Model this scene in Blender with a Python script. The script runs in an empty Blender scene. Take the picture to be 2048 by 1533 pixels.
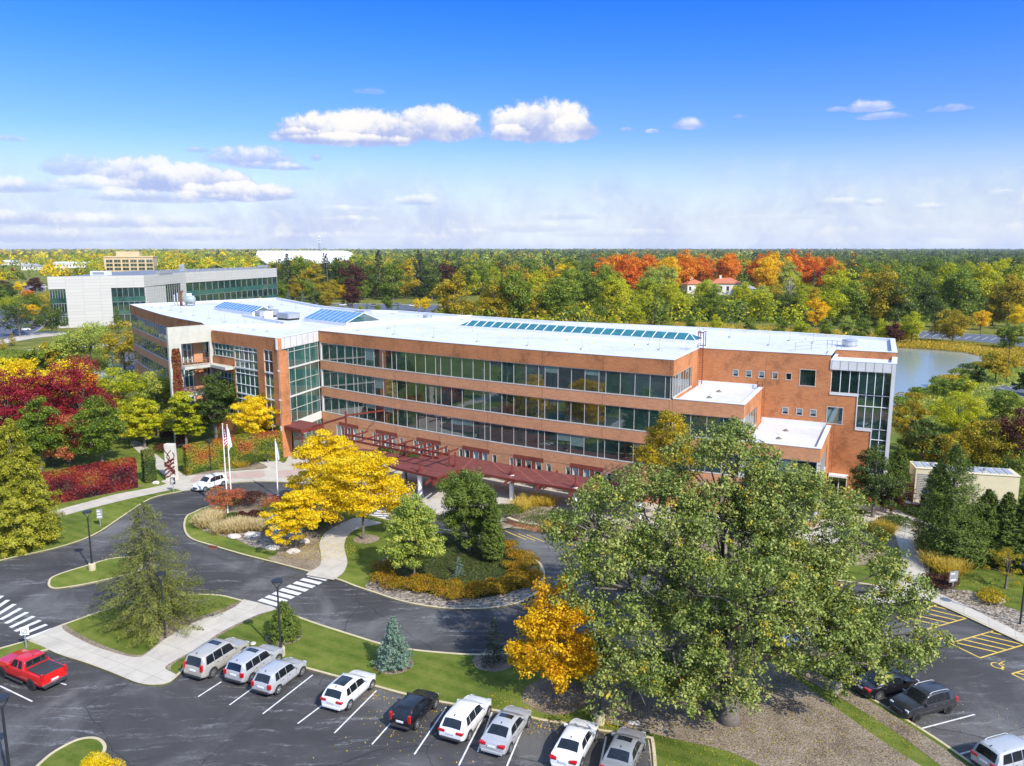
import bpy, bmesh, math, random
import numpy as np
from mathutils import Vector, Matrix
R = math.radians
scene = bpy.context.scene
COL = scene.collection

# ------------------------------------------------------------------ camera
CAMH = 31.0; FPX = 1580.0; HOR = 496.0
PITCH = math.atan((766.5 - HOR) / FPX)
cam_d = bpy.data.cameras.new('camera'); cam = bpy.data.objects.new('camera', cam_d); COL.objects.link(cam)
cam.location = (0, 0, CAMH); cam.rotation_euler = (math.pi / 2 - PITCH, 0, 0)
cam_d.sensor_width = 36; cam_d.lens = 36 * FPX / 2048; cam_d.clip_end = 60000; cam_d.clip_start = 1
scene.camera = cam
scene.render.resolution_x = 1024; scene.render.resolution_y = 766

# ------------------------------------------------------------------ light
SUN_AZ = (0.62, -0.785)          # horizontal direction towards the sun
SUN_EL = R(41)
sd = bpy.data.lights.new('sun', 'SUN'); sun = bpy.data.objects.new('sun', sd); COL.objects.link(sun)
sd.energy = 3.7; sd.angle = R(0.53); sd.color = (1.0, 0.95, 0.86)
ts = Vector((SUN_AZ[0] * math.cos(SUN_EL), SUN_AZ[1] * math.cos(SUN_EL), math.sin(SUN_EL))).normalized()
sun.rotation_euler = ts.to_track_quat('Z', 'Y').to_euler()
scene.view_settings.view_transform = 'Standard'; scene.view_settings.look = 'None'
scene.view_settings.exposure = 0.74; scene.view_settings.gamma = 1.0; scene.view_settings.use_curve_mapping = False
try:
    scene.cycles.max_bounces = 6; scene.cycles.transparent_max_bounces = 6
    scene.cycles.volume_bounces = 0; scene.cycles.sample_clamp_indirect = 6
except Exception: pass

def ray(px, py):
    x = (px - 1024) / FPX; y = (766.5 - py) / FPX
    return Vector((x, math.cos(PITCH) + y * math.sin(PITCH), -math.sin(PITCH) + y * math.cos(PITCH)))
def g(px, py, z=0.0):
    d = ray(px, py); t = (z - CAMH) / d.z
    return (d.x * t, d.y * t)
def proj(X, Y, z):
    c, s = math.cos(PITCH), math.sin(PITCH); v = z - CAMH
    cy = Y * c - v * s; u = Y * s + v * c
    return 1024 + FPX * X / cy, 766.5 - FPX * u / cy

# world -------------------------------------------------------------
W = bpy.data.worlds.new('World'); scene.world = W; W.use_nodes = True
nt = W.node_tree; nt.nodes.clear()
class NB:
    def __init__(s, nt): s.nt = nt
    def n(s, t, **k):
        o = s.nt.nodes.new(t)
        for a, b in k.items(): setattr(o, a, b)
        return o
    def l(s, a, b): s.nt.links.new(a, b)
    def put(s, v, inp):
        if isinstance(v, (int, float)): inp.default_value = v
        elif isinstance(v, (tuple, list)): inp.default_value = v
        else: s.l(v, inp)
    def m(s, op, a, b=None, c=None, clamp=False):
        o = s.n('ShaderNodeMath', operation=op, use_clamp=clamp)
        for i, v in enumerate((a, b, c)):
            if v is not None: s.put(v, o.inputs[i])
        return o.outputs[0]
    def mix(s, f, a, b, bt='MIX'):
        o = s.n('ShaderNodeMix', data_type='RGBA', blend_type=bt)
        s.put(f, o.inputs[0]); s.put(a, o.inputs[6]); s.put(b, o.inputs[7]); return o.outputs[2]
    def ss(s, x, lo, hi):
        o = s.n('ShaderNodeMapRange', interpolation_type='SMOOTHSTEP')
        s.put(x, o.inputs[0]); o.inputs[1].default_value = lo; o.inputs[2].default_value = hi; return o.outputs[0]
    def noise(s, vec, scale, detail=4, rough=.55, dist=0):
        o = s.n('ShaderNodeTexNoise'); s.put(vec, o.inputs['Vector']); o.inputs['Scale'].default_value = scale
        o.inputs['Detail'].default_value = detail; o.inputs['Roughness'].default_value = rough
        o.inputs['Distortion'].default_value = dist; return o.outputs[0]
    def ramp(s, x, stops, interp='LINEAR'):
        o = s.n('ShaderNodeValToRGB'); o.color_ramp.interpolation = interp; e = o.color_ramp.elements
        while len(e) < len(stops): e.new(0.5)
        for el, (p, c) in zip(e, stops): el.position = p; el.color = (c[0], c[1], c[2], 1)
        s.put(x, o.inputs[0]); return o.outputs[0]
def sq(b, x): return b.m('MULTIPLY', x, x)
b = NB(nt)
sky = b.n('ShaderNodeTexSky', sky_type='NISHITA'); sky.sun_disc = False
sky.sun_elevation = SUN_EL; sky.sun_rotation = math.atan2(SUN_AZ[0], SUN_AZ[1]); sky.altitude = 200; sky.ozone_density = 1.5; sky.air_density = 1.0; sky.dust_density = .6
tc = b.n('ShaderNodeTexCoord'); sep = b.n('ShaderNodeSeparateXYZ'); b.l(tc.outputs['Generated'], sep.inputs[0])
x, y, z = sep.outputs
az = b.m('ARCTAN2', x, y); el = b.m('ARCSINE', z)
elc = b.m('DIVIDE', b.m('MAXIMUM', el, 0.0), 0.5, clamp=True)
tint = b.ramp(elc, [(0, (.8, .8, .85)), (.10, (.76, .85, 1.04)), (.28, (.47, .70, 1.30)), (.45, (.22, .60, 1.5)), (.64, (.05, .46, 1.5)), (.9, (2.3, 2.3, 2.35))])  # last stop brightens the unseen zenith beyond the true sky, as added soft fill
skyc = b.mix(1.0, sky.outputs[0], tint, 'MULTIPLY')
skyc = b.mix(b.m('MULTIPLY', b.m('SUBTRACT', 1.0, b.ss(el, -.01, .14)), .9), skyc, (5.8, 6.4, 7.3, 1))
# clouds: puffs given by the direction in which they stand
comb = b.n('ShaderNodeCombineXYZ'); b.l(az, comb.inputs[0]); b.l(b.m('MULTIPLY', el, 1.1), comb.inputs[1])
cv = comb.outputs[0]
n1 = b.noise(cv, 9, 6, .62, .3); n2 = b.noise(cv, 40, 5, .6); n3 = b.noise(cv, 22, 6, .68, .2)
nn = b.m('ADD', b.m('MULTIPLY', b.m('SUBTRACT', n3, .5), 2.6), b.m('MULTIPLY', b.m('SUBTRACT', n2, .5), 1.3))
def pe(px, py):
    d = ray(px, py).normalized(); return math.atan2(d.x, d.y), math.asin(d.z)
puffs = [  # px, py (flat base), half width, height, strength, thinness
 (640, 285, 92, 58, 1.0), (735, 288, 120, 66, 1.0), (865, 278, 104, 64, 1.0), (600, 280, 60, 26, .9), (690, 288, 150, 20, .9),
 (1085, 278, 116, 74, 1.0), (1150, 276, 55, 48, 1.0), (1018, 280, 44, 30, .9),
 (500, 333, 92, 44, .8), (560, 340, 80, 16, .8), (395, 305, 26, 12, .55), (632, 322, 14, 16, .6),
 (285, 372, 80, 56, .85), (160, 352, 74, 42, .7), (370, 385, 130, 56, .9), (480, 400, 120, 34, .9), (200, 380, 120, 26, .65), (320, 405, 150, 26, .75),
 (40, 385, 80, 28, .78), (60, 450, 140, 28, .72), (250, 455, 180, 26, .65), (60, 485, 190, 28, .65), (350, 480, 170, 24, .6), (20, 282, 28, 12, .5), (835, 412, 52, 22, .65), (700, 425, 90, 14, .5), (700, 445, 60, 14, .5), (740, 188, 32, 12, .35),
 (1377, 258, 34, 22, .75), (1735, 222, 40, 20, .65), (1765, 238, 42, 12, .45), (1680, 222, 24, 9, .45), (1478, 236, 14, 8, .5), (1255, 262, 16, 8, .5), (1304, 266, 14, 8, .5), (1900, 222, 34, 12, .4), (1680, 412, 48, 16, .5), (1748, 412, 22, 14, .55), (1858, 418, 30, 10, .5), (2010, 388, 22, 8, .4),
 (1130, 440, 70, 16, .45), (1060, 465, 150, 22, .4), (950, 470, 70, 14, .4), (1260, 475, 200, 18, .35), (1820, 478, 260, 28, .35), (1560, 440, 120, 12, .3), (700, 480, 200, 16, .35)]
tot = None; lit = None
for (px, py, hw, hh, st) in puffs:
    a0, e0 = pe(px, py - hh * .22); ra = hw * 1.12 / FPX; rt = hh * .86 / FPX; rb = hh * .34 / FPX
    dx = b.m('DIVIDE', b.m('SUBTRACT', az, a0), ra)
    de = b.m('SUBTRACT', el, e0)
    up = b.m('DIVIDE', b.m('MAXIMUM', de, 0), rt); dn = b.m('DIVIDE', b.m('MINIMUM', de, 0), rb)
    f = b.m('SUBTRACT', 1.0, b.m('ADD', b.m('MULTIPLY', dx, dx), b.m('ADD', sq(b, up), sq(b, dn))))
    amp = .62 if st > .8 else .72
    f = b.m('ADD', f, b.m('MULTIPLY', nn, amp))
    f = b.m('MULTIPLY', b.ss(f, 0.05, .55 if st > .8 else .85), st)
    h = b.m('MULTIPLY', b.m('ADD', up, dn), f)
    tot = f if tot is None else b.m('MAXIMUM', tot, f)
    lit = h if lit is None else b.m('MAXIMUM', lit, h)
shade = b.ss(b.m('ADD', lit, b.m('MULTIPLY', b.m('SUBTRACT', n3, .5), 1.7)), -.12, .6)
ccol = b.mix(shade, (2.9, 3.5, 5.8, 1), (6.7, 6.6, 6.5, 1))
band = b.ss(el, -.02, .06)
thin = b.m('MULTIPLY', b.ss(b.m('ADD', n1, b.m('MULTIPLY', n3, .3)), .46, .85), b.m('SUBTRACT', 1.0, b.ss(el, .03, .13)))
allc = b.m('MAXIMUM', tot, b.m('MULTIPLY', thin, .7))
allc = b.m('MULTIPLY', allc, b.m('GREATER_THAN', y, 0.0))
skyc = b.mix(allc, skyc, ccol)
bg = b.n('ShaderNodeBackground'); b.l(skyc, bg.inputs[0]); bg.inputs[1].default_value = 0.09
out = b.n('ShaderNodeOutputWorld'); b.l(bg.outputs[0], out.inputs[0])

# ------------------------------------------------------------------ helpers
def tag(o, label=None, cat=None, group=None, kind=None):
    if label: o['label'] = label
    if cat: o['category'] = cat
    if group: o['group'] = group
    if kind: o['kind'] = kind
    return o
def thing(name, label, cat, loc=(0, 0, 0), rz=0, group=None):
    o = bpy.data.objects.new(name, None); COL.objects.link(o); o.location = loc; o.rotation_euler = (0, 0, rz)
    o.empty_display_size = .3
    return tag(o, label, cat, group)
class MB:
    """collects polygons (with uv) and links them as one mesh"""
    def __init__(s): s.v = []; s.f = []; s.uv = []; s.mi = []
    def face(s, pts, uv=None, mi=0):
        i = len(s.v); s.v += [tuple(p) for p in pts]; s.f.append(tuple(range(i, i + len(pts))))
        s.uv.append(uv or [(0, 0)] * len(pts)); s.mi.append(mi)
    def box(s, x0, x1, y0, y1, z0, z1, M=None, mi=0, taper=1.0):
        cx, cy = (x0 + x1) / 2, (y0 + y1) / 2
        def t(x, y, z):
            if z == z1: x = cx + (x - cx) * taper; y = cy + (y - cy) * taper
            p = Vector((x, y, z)); return M @ p if M is not None else p
        a = [t(x0, y0, z0), t(x1, y0, z0), t(x1, y1, z0), t(x0, y1, z0), t(x0, y0, z1), t(x1, y0, z1), t(x1, y1, z1), t(x0, y1, z1)]
        lx, ly, lz = x1 - x0, y1 - y0, z1 - z0
        for q, (u, v) in (((0, 1, 5, 4), (lx, lz)), ((1, 2, 6, 5), (ly, lz)), ((2, 3, 7, 6), (lx, lz)), ((3, 0, 4, 7), (ly, lz)), ((4, 5, 6, 7), (lx, ly)), ((3, 2, 1, 0), (lx, ly))):
            s.face([a[k] for k in q], [(0, z0), (u, z0), (u, z0 + v), (0, z0 + v)], mi)
    def beam(s, p, q, w, h, mi=0):
        p = Vector(p); q = Vector(q); d = (q - p); L = d.length; d.normalize()
        side = d.cross(Vector((0, 0, 1)))
        if side.length < 1e-4: side = Vector((1, 0, 0))
        side.normalize(); up = side.cross(d)
        M = Matrix((( d.x, side.x, up.x, p.x), (d.y, side.y, up.y, p.y), (d.z, side.z, up.z, p.z), (0, 0, 0, 1)))
        s.box(0, L, -w / 2, w / 2, -h / 2, h / 2, M, mi)
    def tube(s, pts, rad, n=8, cap=True, mi=0):
        rings = []; pts = [Vector(p) for p in pts]
        for i, p in enumerate(pts):
            d = (pts[min(i + 1, len(pts) - 1)] - pts[max(i - 1, 0)]).normalized()
            a = d.cross(Vector((0, 1, 0)) if abs(d.z) > .9 else Vector((0, 0, 1))).normalized(); c = d.cross(a)
            r = rad[i] if isinstance(rad, (list, tuple)) else rad
            rings.append([p + (a * math.cos(2 * math.pi * k / n) + c * math.sin(2 * math.pi * k / n)) * r for k in range(n)])
        base = len(s.v)
        for rg in rings: s.v += [tuple(q) for q in rg]
        for i in range(len(rings) - 1):
            for k in range(n):
                k2 = (k + 1) % n
                s.f.append((base + i * n + k, base + i * n + k2, base + (i + 1) * n + k2, base + (i + 1) * n + k)); s.uv.append([(k / n, i), ((k + 1) / n, i), ((k + 1) / n, i + 1), (k / n, i + 1)]); s.mi.append(mi)
        if cap:
            for q in (list(range(base, base + n))[::-1], list(range(base + (len(rings) - 1) * n, base + len(rings) * n))):
                s.f.append(tuple(q)); s.uv.append([(0, 0)] * n); s.mi.append(mi)
    def cyl(s, c, r, z0, z1, n=16, r2=None, mi=0):
        s.tube([(c[0], c[1], z0), (c[0], c[1], z1)], [r, r if r2 is None else r2], n, True, mi)
    def build(s, name, mat, parent=None, smooth=False, bevel=0):
        me = bpy.data.meshes.new(name); me.from_pydata(s.v, [], s.f)
        for m_ in (mat if isinstance(mat, (list, tuple)) else [mat]): me.materials.append(m_)
        uvl = me.uv_layers.new(name='UVMap'); flat = [c for f in s.uv for p in f for c in p]; uvl.data.foreach_set('uv', flat)
        me.polygons.foreach_set('material_index', s.mi)
        if smooth: me.polygons.foreach_set('use_smooth', [True] * len(me.polygons))
        me.update()
        o = bpy.data.objects.new(name, me); COL.objects.link(o)
        if parent is not None: o.parent = parent
        if bevel:
            bm = bmesh.new(); bm.from_mesh(me); bmesh.ops.remove_doubles(bm, verts=bm.verts, dist=1e-4); bm.to_mesh(me); bm.free()
            md = o.modifiers.new('bevel', 'BEVEL'); md.width = bevel; md.segments = 2; md.limit_method = 'ANGLE'
        return o
def smoothpoly(pts, closed=True, n=6):
    """Catmull-Rom through the points; a repeated point stays a corner"""
    P_ = [Vector(p[:2]) for p in pts]; N = len(P_); o = []
    rng = range(N if closed else N - 1)
    for i in rng:
        p1 = P_[i]; p2 = P_[(i + 1) % N]
        if (p1 - p2).length < 1e-6: continue
        p0 = P_[(i - 1) % N] if closed or i > 0 else p1; p3 = P_[(i + 2) % N] if closed or i < N - 2 else p2
        for k in range(n):
            t = k / n
            q = .5 * ((2 * p1) + (p2 - p0) * t + (2 * p0 - 5 * p1 + 4 * p2 - p3) * t * t + (3 * p1 - p0 - 3 * p2 + p3) * t ** 3)
            o.append((q.x, q.y))
    if not closed: o.append(tuple(P_[-1]))
    return o
def area(p): return .5 * sum(p[i][0] * p[(i + 1) % len(p)][1] - p[(i + 1) % len(p)][0] * p[i][1] for i in range(len(p)))
def offset(pts, d, closed=True):
    """move a line to its left by d"""
    o = []; N = len(pts)
    for i in range(N):
        a = Vector(pts[(i - 1) % N] if closed or i > 0 else pts[i]); c = Vector(pts[(i + 1) % N] if closed or i < N - 1 else pts[i]); m_ = Vector(pts[i])
        d1 = (m_ - a); d2 = (c - m_)
        if d1.length < 1e-6: d1 = d2
        if d2.length < 1e-6: d2 = d1
        d1.normalize(); d2.normalize(); t = (d1 + d2)
        if t.length < 1e-6: t = d1
        t.normalize(); nrm = Vector((-t.y, t.x)); k = max(.5, nrm.dot(Vector((-d1.y, d1.x))))
        q = m_ + nrm * d / k; o.append((q.x, q.y))
    return o
def prism(name, pts, z0, z1, mat, parent=None, kind=None, sides=True):
    m_ = MB(); p = list(pts)
    if area(p) < 0: p.reverse()
    m_.face([(x_, y_, z1) for x_, y_ in p], [(x_, y_) for x_, y_ in p])
    if sides:
        L = 0
        for i in range(len(p)):
            a, c = p[i], p[(i + 1) % len(p)]; d = math.dist(a, c)
            m_.face([(a[0], a[1], z0), (c[0], c[1], z0), (c[0], c[1], z1), (a[0], a[1], z1)], [(L, z0), (L + d, z0), (L + d, z1), (L, z1)]); L += d
    o = m_.build(name, mat, parent)
    if kind: o['kind'] = kind
    return o
def strip(m_, pts, closed, o0, o1, z0, z1, mi=0, ends=True):
    """a band that follows pts between offsets o0 (right) and o1 (left)"""
    A = offset(pts, o0, closed); B = offset(pts, o1, closed); N = len(pts); L = 0
    for i in range(N if closed else N - 1):
        j = (i + 1) % N; d = math.dist(pts[i], pts[j])
        a, c, e, f = A[i], A[j], B[j], B[i]
        m_.face([(a[0], a[1], z0), (c[0], c[1], z0), (c[0], c[1], z1), (a[0], a[1], z1)], [(L, z0), (L + d, z0), (L + d, z1), (L, z1)], mi)
        m_.face([(e[0], e[1], z0), (f[0], f[1], z0), (f[0], f[1], z1), (e[0], e[1], z1)], [(L + d, z0), (L, z0), (L, z1), (L + d, z1)], mi)
        m_.face([(a[0], a[1], z1), (c[0], c[1], z1), (e[0], e[1], z1), (f[0], f[1], z1)], [(L, 0), (L + d, 0), (L + d, .3), (L, .3)], mi)
        m_.face([(f[0], f[1], z0), (e[0], e[1], z0), (c[0], c[1], z0), (a[0], a[1], z0)], [(L, 0), (L + d, 0), (L + d, .3), (L, .3)], mi)
        L += d
    if not closed and ends:
        for i, fl in ((0, 1), (N - 1, 0)):
            a, f = A[i], B[i]; q = [(a[0], a[1], z0), (a[0], a[1], z1), (f[0], f[1], z1), (f[0], f[1], z0)]
            w = math.dist(a, f); u = [(0, z0), (0, z1), (w, z1), (w, z0)]
            m_.face(q if fl else q[::-1], u if fl else u[::-1], mi)
def sub(pts, s0, s1):
    """part of an open polyline between two arc lengths"""
    o = []; L = 0
    for i in range(len(pts) - 1):
        a, c = pts[i], pts[i + 1]; d = math.dist(a, c)
        if L + d > s0 - 1e-9 and L < s1 + 1e-9:
            for s_ in ([s0] if L <= s0 else [L]) + ([s1] if L + d >= s1 else []):
                t = (s_ - L) / d
                q = (a[0] + (c[0] - a[0]) * t, a[1] + (c[1] - a[1]) * t)
                if not o or math.dist(o[-1], q) > 1e-5: o.append(q)
        L += d
    if s1 >= L - 1e-6 and (not o or math.dist(o[-1], pts[-1]) > 1e-5): o.append(tuple(pts[-1][:2]))
    return o
def plen(pts): return sum(math.dist(pts[i], pts[i + 1]) for i in range(len(pts) - 1))
def at(pts, s_):
    L = 0
    for i in range(len(pts) - 1):
        a, c = pts[i], pts[i + 1]; d = math.dist(a, c)
        if L + d >= s_ or i == len(pts) - 2:
            t = (s_ - L) / d; u = Vector((c[0] - a[0], c[1] - a[1])) / d
            return Vector((a[0] + (c[0] - a[0]) * t, a[1] + (c[1] - a[1]) * t)), u
        L += d
def wallM(pts, s_):
    """matrix at s on a wall whose outside is to the right: x along, y outwards, z up"""
    p, u = at(pts, s_); n_ = Vector((u.y, -u.x))
    return Matrix(((u.x, n_.x, 0, p.x), (u.y, n_.y, 0, p.y), (0, 0, 1, 0), (0, 0, 0, 1)))

# ------------------------------------------------------------------ materials
MATS = {}
def mat(name, col=(.5, .5, .5), rough=.6, metal=0, spec=.5, coat=0, fn=None, bump=None):
    m_ = bpy.data.materials.new(name); m_.use_nodes = True; nb = NB(m_.node_tree)
    bs = m_.node_tree.nodes['Principled BSDF']
    bs.inputs['Base Color'].default_value = (*col, 1); bs.inputs['Roughness'].default_value = rough; bs.inputs['Metallic'].default_value = metal
    bs.inputs['Specular IOR Level'].default_value = spec; bs.inputs['Coat Weight'].default_value = coat
    if fn: fn(nb, bs)
    MATS[name] = m_; return m_
def wpos(nb): return nb.n('ShaderNodeNewGeometry').outputs['Position']
def opos(nb): return nb.n('ShaderNodeTexCoord').outputs['Object']
def bump(nb, bs, h, strength=.4, dist=.05):
    o = nb.n('ShaderNodeBump'); o.inputs['Strength'].default_value = strength; o.inputs['Distance'].default_value = dist
    nb.l(h, o.inputs['Height']); nb.l(o.outputs[0], bs.inputs['Normal'])
def vary(c, k=.12, scale=3.0, rough=None):
    def fn(nb, bs):
        n_ = nb.noise(wpos(nb), scale, 5, .6)
        lo = tuple(x_ * (1 - k) for x_ in c); hi = tuple(min(1, x_ * (1 + k)) for x_ in c)
        nb.l(nb.ramp(n_, [(.3, lo), (.7, hi)]), bs.inputs['Base Color'])
    return fn
def stretched(nb, v, s3):
    o = nb.n('ShaderNodeMapping'); nb.l(v, o.inputs[0]); o.inputs['Scale'].default_value = s3; return o.outputs[0]
def rotated(nb, v, ang, s3):
    o = nb.n('ShaderNodeMapping'); nb.l(v, o.inputs[0]); o.inputs['Rotation'].default_value = (0, 0, ang); o.inputs['Scale'].default_value = s3; return o.outputs[0]
def f_asphalt(nb, bs):
    p = wpos(nb)
    warp = nb.n('ShaderNodeTexNoise'); nb.l(p, warp.inputs[0]); warp.inputs['Scale'].default_value = .22; warp.inputs['Detail'].default_value = 4
    vm = nb.n('ShaderNodeVectorMath', operation='MULTIPLY_ADD'); nb.l(warp.outputs['Color'], vm.inputs[0]); vm.inputs[1].default_value = (2.6, 2.6, 0); nb.l(p, vm.inputs[2])
    big = nb.noise(p, .1, 5, .6, .6)
    st = nb.noise(rotated(nb, vm.outputs[0], .5, (.16, 1.5, 1)), 1.1, 9, .72)          # pale wisps that run along the lanes
    fine = nb.noise(p, 14, 4, .7); grit = nb.noise(p, 3.1, 6, .7)
    wis = nb.m('MULTIPLY', nb.ss(st, .52, .68), nb.ss(grit, .36, .62))
    vo = nb.n('ShaderNodeTexVoronoi', feature='DISTANCE_TO_EDGE'); vo.inputs['Scale'].default_value = .085; nb.l(vm.outputs[0], vo.inputs['Vector'])
    crack = nb.m('SUBTRACT', 1.0, nb.ss(vo.outputs[0], .0012, .0032))
    base = nb.ramp(nb.m('ADD', nb.m('MULTIPLY', big, .7), nb.m('MULTIPLY', fine, .3)), [(.34, (.036, .035, .035)), (.5, (.056, .055, .055)), (.62, (.135, .133, .13))])
    c = nb.mix(nb.m('MULTIPLY', wis, .85), base, (.25, .25, .26, 1))
    c = nb.mix(nb.m('MULTIPLY', crack, .55), c, (.018, .018, .02, 1))
    nb.l(c, bs.inputs['Base Color']); bump(nb, bs, fine, .3, .02)
def f_grass(c0, c1, c2, c3):
    def fn(nb, bs):
        p = wpos(nb)
        big = nb.noise(p, .16, 5, .6, .5); mid = nb.noise(p, 1.3, 6, .7); fi = nb.noise(stretched(nb, p, (9, 9, 4)), 1.6, 4, .8)
        t = nb.m('ADD', nb.m('MULTIPLY', big, .55), nb.m('ADD', nb.m('MULTIPLY', mid, .28), nb.m('MULTIPLY', fi, .2)))
        c = nb.ramp(t, [(.36, c0), (.48, c1), (.6, c2), (.72, c3)])
        mow = nb.m('SINE', nb.m('MULTIPLY', nb.n('ShaderNodeSeparateXYZ').outputs[0], 1.0))
        s_ = nb.n('ShaderNodeSeparateXYZ'); nb.l(rotated(nb, p, .5, (1, 1, 1)), s_.inputs[0])
        mow = nb.ss(nb.m('SINE', nb.m('MULTIPLY', s_.outputs[1], 4.6)), -.6, .6)
        c = nb.mix(nb.m('MULTIPLY', mow, .16), c, (c3[0], c3[1], c3[2], 1))
        nb.l(c, bs.inputs['Base Color']); bump(nb, bs, fi, .9, .12)
    return fn
def f_mulch(nb, bs):
    p = wpos(nb); a = nb.noise(p, 7, 6, .8); c = nb.noise(p, .5, 4, .6)
    vo = nb.n('ShaderNodeTexVoronoi'); vo.inputs['Scale'].default_value = 9; nb.l(p, vo.inputs['Vector'])
    t = nb.m('ADD', nb.m('MULTIPLY', a, .5), nb.m('ADD', nb.m('MULTIPLY', c, .35), nb.m('MULTIPLY', vo.outputs[0], .2)))
    col = nb.ramp(t, [(.32, (.06, .044, .03)), (.46, (.19, .145, .10)), (.58, (.34, .28, .20)), (.74, (.52, .44, .34))])
    leaf = nb.m('MULTIPLY', nb.ss(nb.noise(p, 5.2, 3, .9), .66, .7), nb.ss(nb.noise(p, .35, 3, .6), .45, .62))
    nb.l(nb.mix(leaf, col, (.5, .28, .05, 1)), bs.inputs['Base Color']); bump(nb, bs, a, 1, .15)
def f_gravel(nb, bs):
    p = wpos(nb); vo = nb.n('ShaderNodeTexVoronoi'); vo.inputs['Scale'].default_value = 4.5; nb.l(p, vo.inputs['Vector']); n_ = nb.noise(p, 1.5, 5, .7)
    s_ = nb.n('ShaderNodeSeparateColor'); nb.l(vo.outputs['Color'], s_.inputs[0])
    t = nb.m('ADD', nb.m('MULTIPLY', s_.outputs[0], .55), nb.m('MULTIPLY', n_, .45))
    nb.l(nb.ramp(t, [(.2, (.07, .055, .038)), (.5, (.22, .18, .135)), (.8, (.38, .33, .26))]), bs.inputs['Base Color']); bump(nb, bs, vo.outputs[0], 1, .1)
def f_conc(c, jx=0, joint=1.5):
    def fn(nb, bs):
        p = wpos(nb); n_ = nb.noise(p, .7, 6, .65); f_ = nb.noise(p, 12, 3, .7)
        t = nb.m('ADD', nb.m('MULTIPLY', n_, .7), nb.m('MULTIPLY', f_, .3))
        col = nb.ramp(t, [(.3, tuple(x_ * .78 for x_ in c)), (.5, c), (.7, tuple(min(1, x_ * 1.13) for x_ in c))])
        if joint:
            br = nb.n('ShaderNodeTexBrick'); br.offset = 0; nb.l(rotated(nb, p, jx, (1, 1, 1)), br.inputs['Vector']); br.inputs['Scale'].default_value = 1
            br.inputs['Mortar Size'].default_value = .018; br.inputs['Brick Width'].default_value = joint; br.inputs['Row Height'].default_value = joint
            br.inputs['Color1'].default_value = (1, 1, 1, 1); br.inputs['Color2'].default_value = (.93, .93, .93, 1); br.inputs['Mortar'].default_value = (.6, .6, .6, 1)
            col = nb.mix(1.0, col, br.outputs[0], 'MULTIPLY')
        nb.l(col, bs.inputs['Base Color'])
    return fn
def f_brick(c1, c2, mo, stain=.42):
    def fn(nb, bs):
        uv = nb.n('ShaderNodeUVMap').outputs[0]; br = nb.n('ShaderNodeTexBrick'); nb.l(uv, br.inputs['Vector'])
        br.inputs['Scale'].default_value = 1; br.inputs['Brick Width'].default_value = .46; br.inputs['Row Height'].default_value = .155; br.inputs['Mortar Size'].default_value = .018
        br.inputs['Color1'].default_value = (*c1, 1); br.inputs['Color2'].default_value = (*c2, 1); br.inputs['Mortar'].default_value = (*mo, 1); br.inputs['Bias'].default_value = -.1
        n_ = nb.noise(wpos(nb), .35, 5, .65); f_ = nb.noise(wpos(nb), 5.0, 4, .8)
        k = nb.ramp(nb.m('ADD', nb.m('MULTIPLY', n_, .6), nb.m('MULTIPLY', f_, .4)), [(.3, (1 - stain * 1.6,) * 3), (.5, (1, 1, 1)), (.75, (1.16, 1.12, 1.08))])
        s_ = nb.n('ShaderNodeSeparateXYZ'); nb.l(uv, s_.inputs[0])
        j = nb.m('PINGPONG', s_.outputs[0], 4.275); j = nb.m('SUBTRACT', 1.0, nb.ss(j, .02, .05))
        col = nb.mix(1.0, br.outputs[0], k, 'MULTIPLY'); col = nb.mix(nb.m('MULTIPLY', j, .5), col, (.07, .035, .025, 1))
        nb.l(col, bs.inputs['Base Color']); bump(nb, bs, br.outputs['Fac'], -.3, .01)
    return fn
def f_roof(nb, bs):
    p = wpos(nb); n_ = nb.noise(p, .13, 5, .6, .8); f_ = nb.noise(p, 1.2, 5, .7)
    col = nb.ramp(nb.m('ADD', nb.m('MULTIPLY', n_, .6), nb.m('MULTIPLY', f_, .4)), [(.3, (.44, .45, .47)), (.5, (.57, .58, .60)), (.7, (.64, .65, .67))])
    br = nb.n('ShaderNodeTexBrick'); nb.l(rotated(nb, p, .46, (1, 1, 1)), br.inputs['Vector']); br.inputs['Scale'].default_value = 1
    br.inputs['Mortar Size'].default_value = .035; br.inputs['Brick Width'].default_value = 26; br.inputs['Row Height'].default_value = 3.0
    br.inputs['Color1'].default_value = (1, 1, 1, 1); br.inputs['Color2'].default_value = (.97, .97, .97, 1); br.inputs['Mortar'].default_value = (.74, .75, .77, 1)
    st = nb.m('MULTIPLY', nb.ss(nb.noise(p, .22, 6, .7, 1.5), .60, .74), .5)
    col = nb.mix(1.0, col, br.outputs[0], 'MULTIPLY'); nb.l(nb.mix(st, col, (.5, .46, .40, 1)), bs.inputs['Base Color'])
def f_water(nb, bs):
    p = wpos(nb); n_ = nb.noise(stretched(nb, p, (1, 2.2, 1)), 1.3, 4, .6); bump(nb, bs, n_, .12, .08)
def f_glass(c, k=.35):
    def fn(nb, bs):
        p = wpos(nb); oi = nb.n('ShaderNodeObjectInfo'); n_ = nb.noise(p, .25, 4, .6)
        t = nb.m('ADD', nb.m('MULTIPLY', n_, .7), nb.m('MULTIPLY', oi.outputs['Random'], .3))
        nb.l(nb.ramp(t, [(.35, tuple(x_ * (1 - k) for x_ in c)), (.65, tuple(x_ * (1 + k) for x_ in c))]), bs.inputs['Base Color'])
        bump(nb, bs, nb.noise(p, .55, 2, .5), .05, .12); bs.inputs['IOR'].default_value = 1.9
    return fn
M_asph = mat('asphalt', rough=.85, spec=.25, fn=f_asphalt)
M_grass = mat('lawn_grass', rough=.9, spec=.15, fn=f_grass((.05, .085, .010), (.105, .15, .018), (.175, .215, .034), (.29, .27, .07)))
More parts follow.
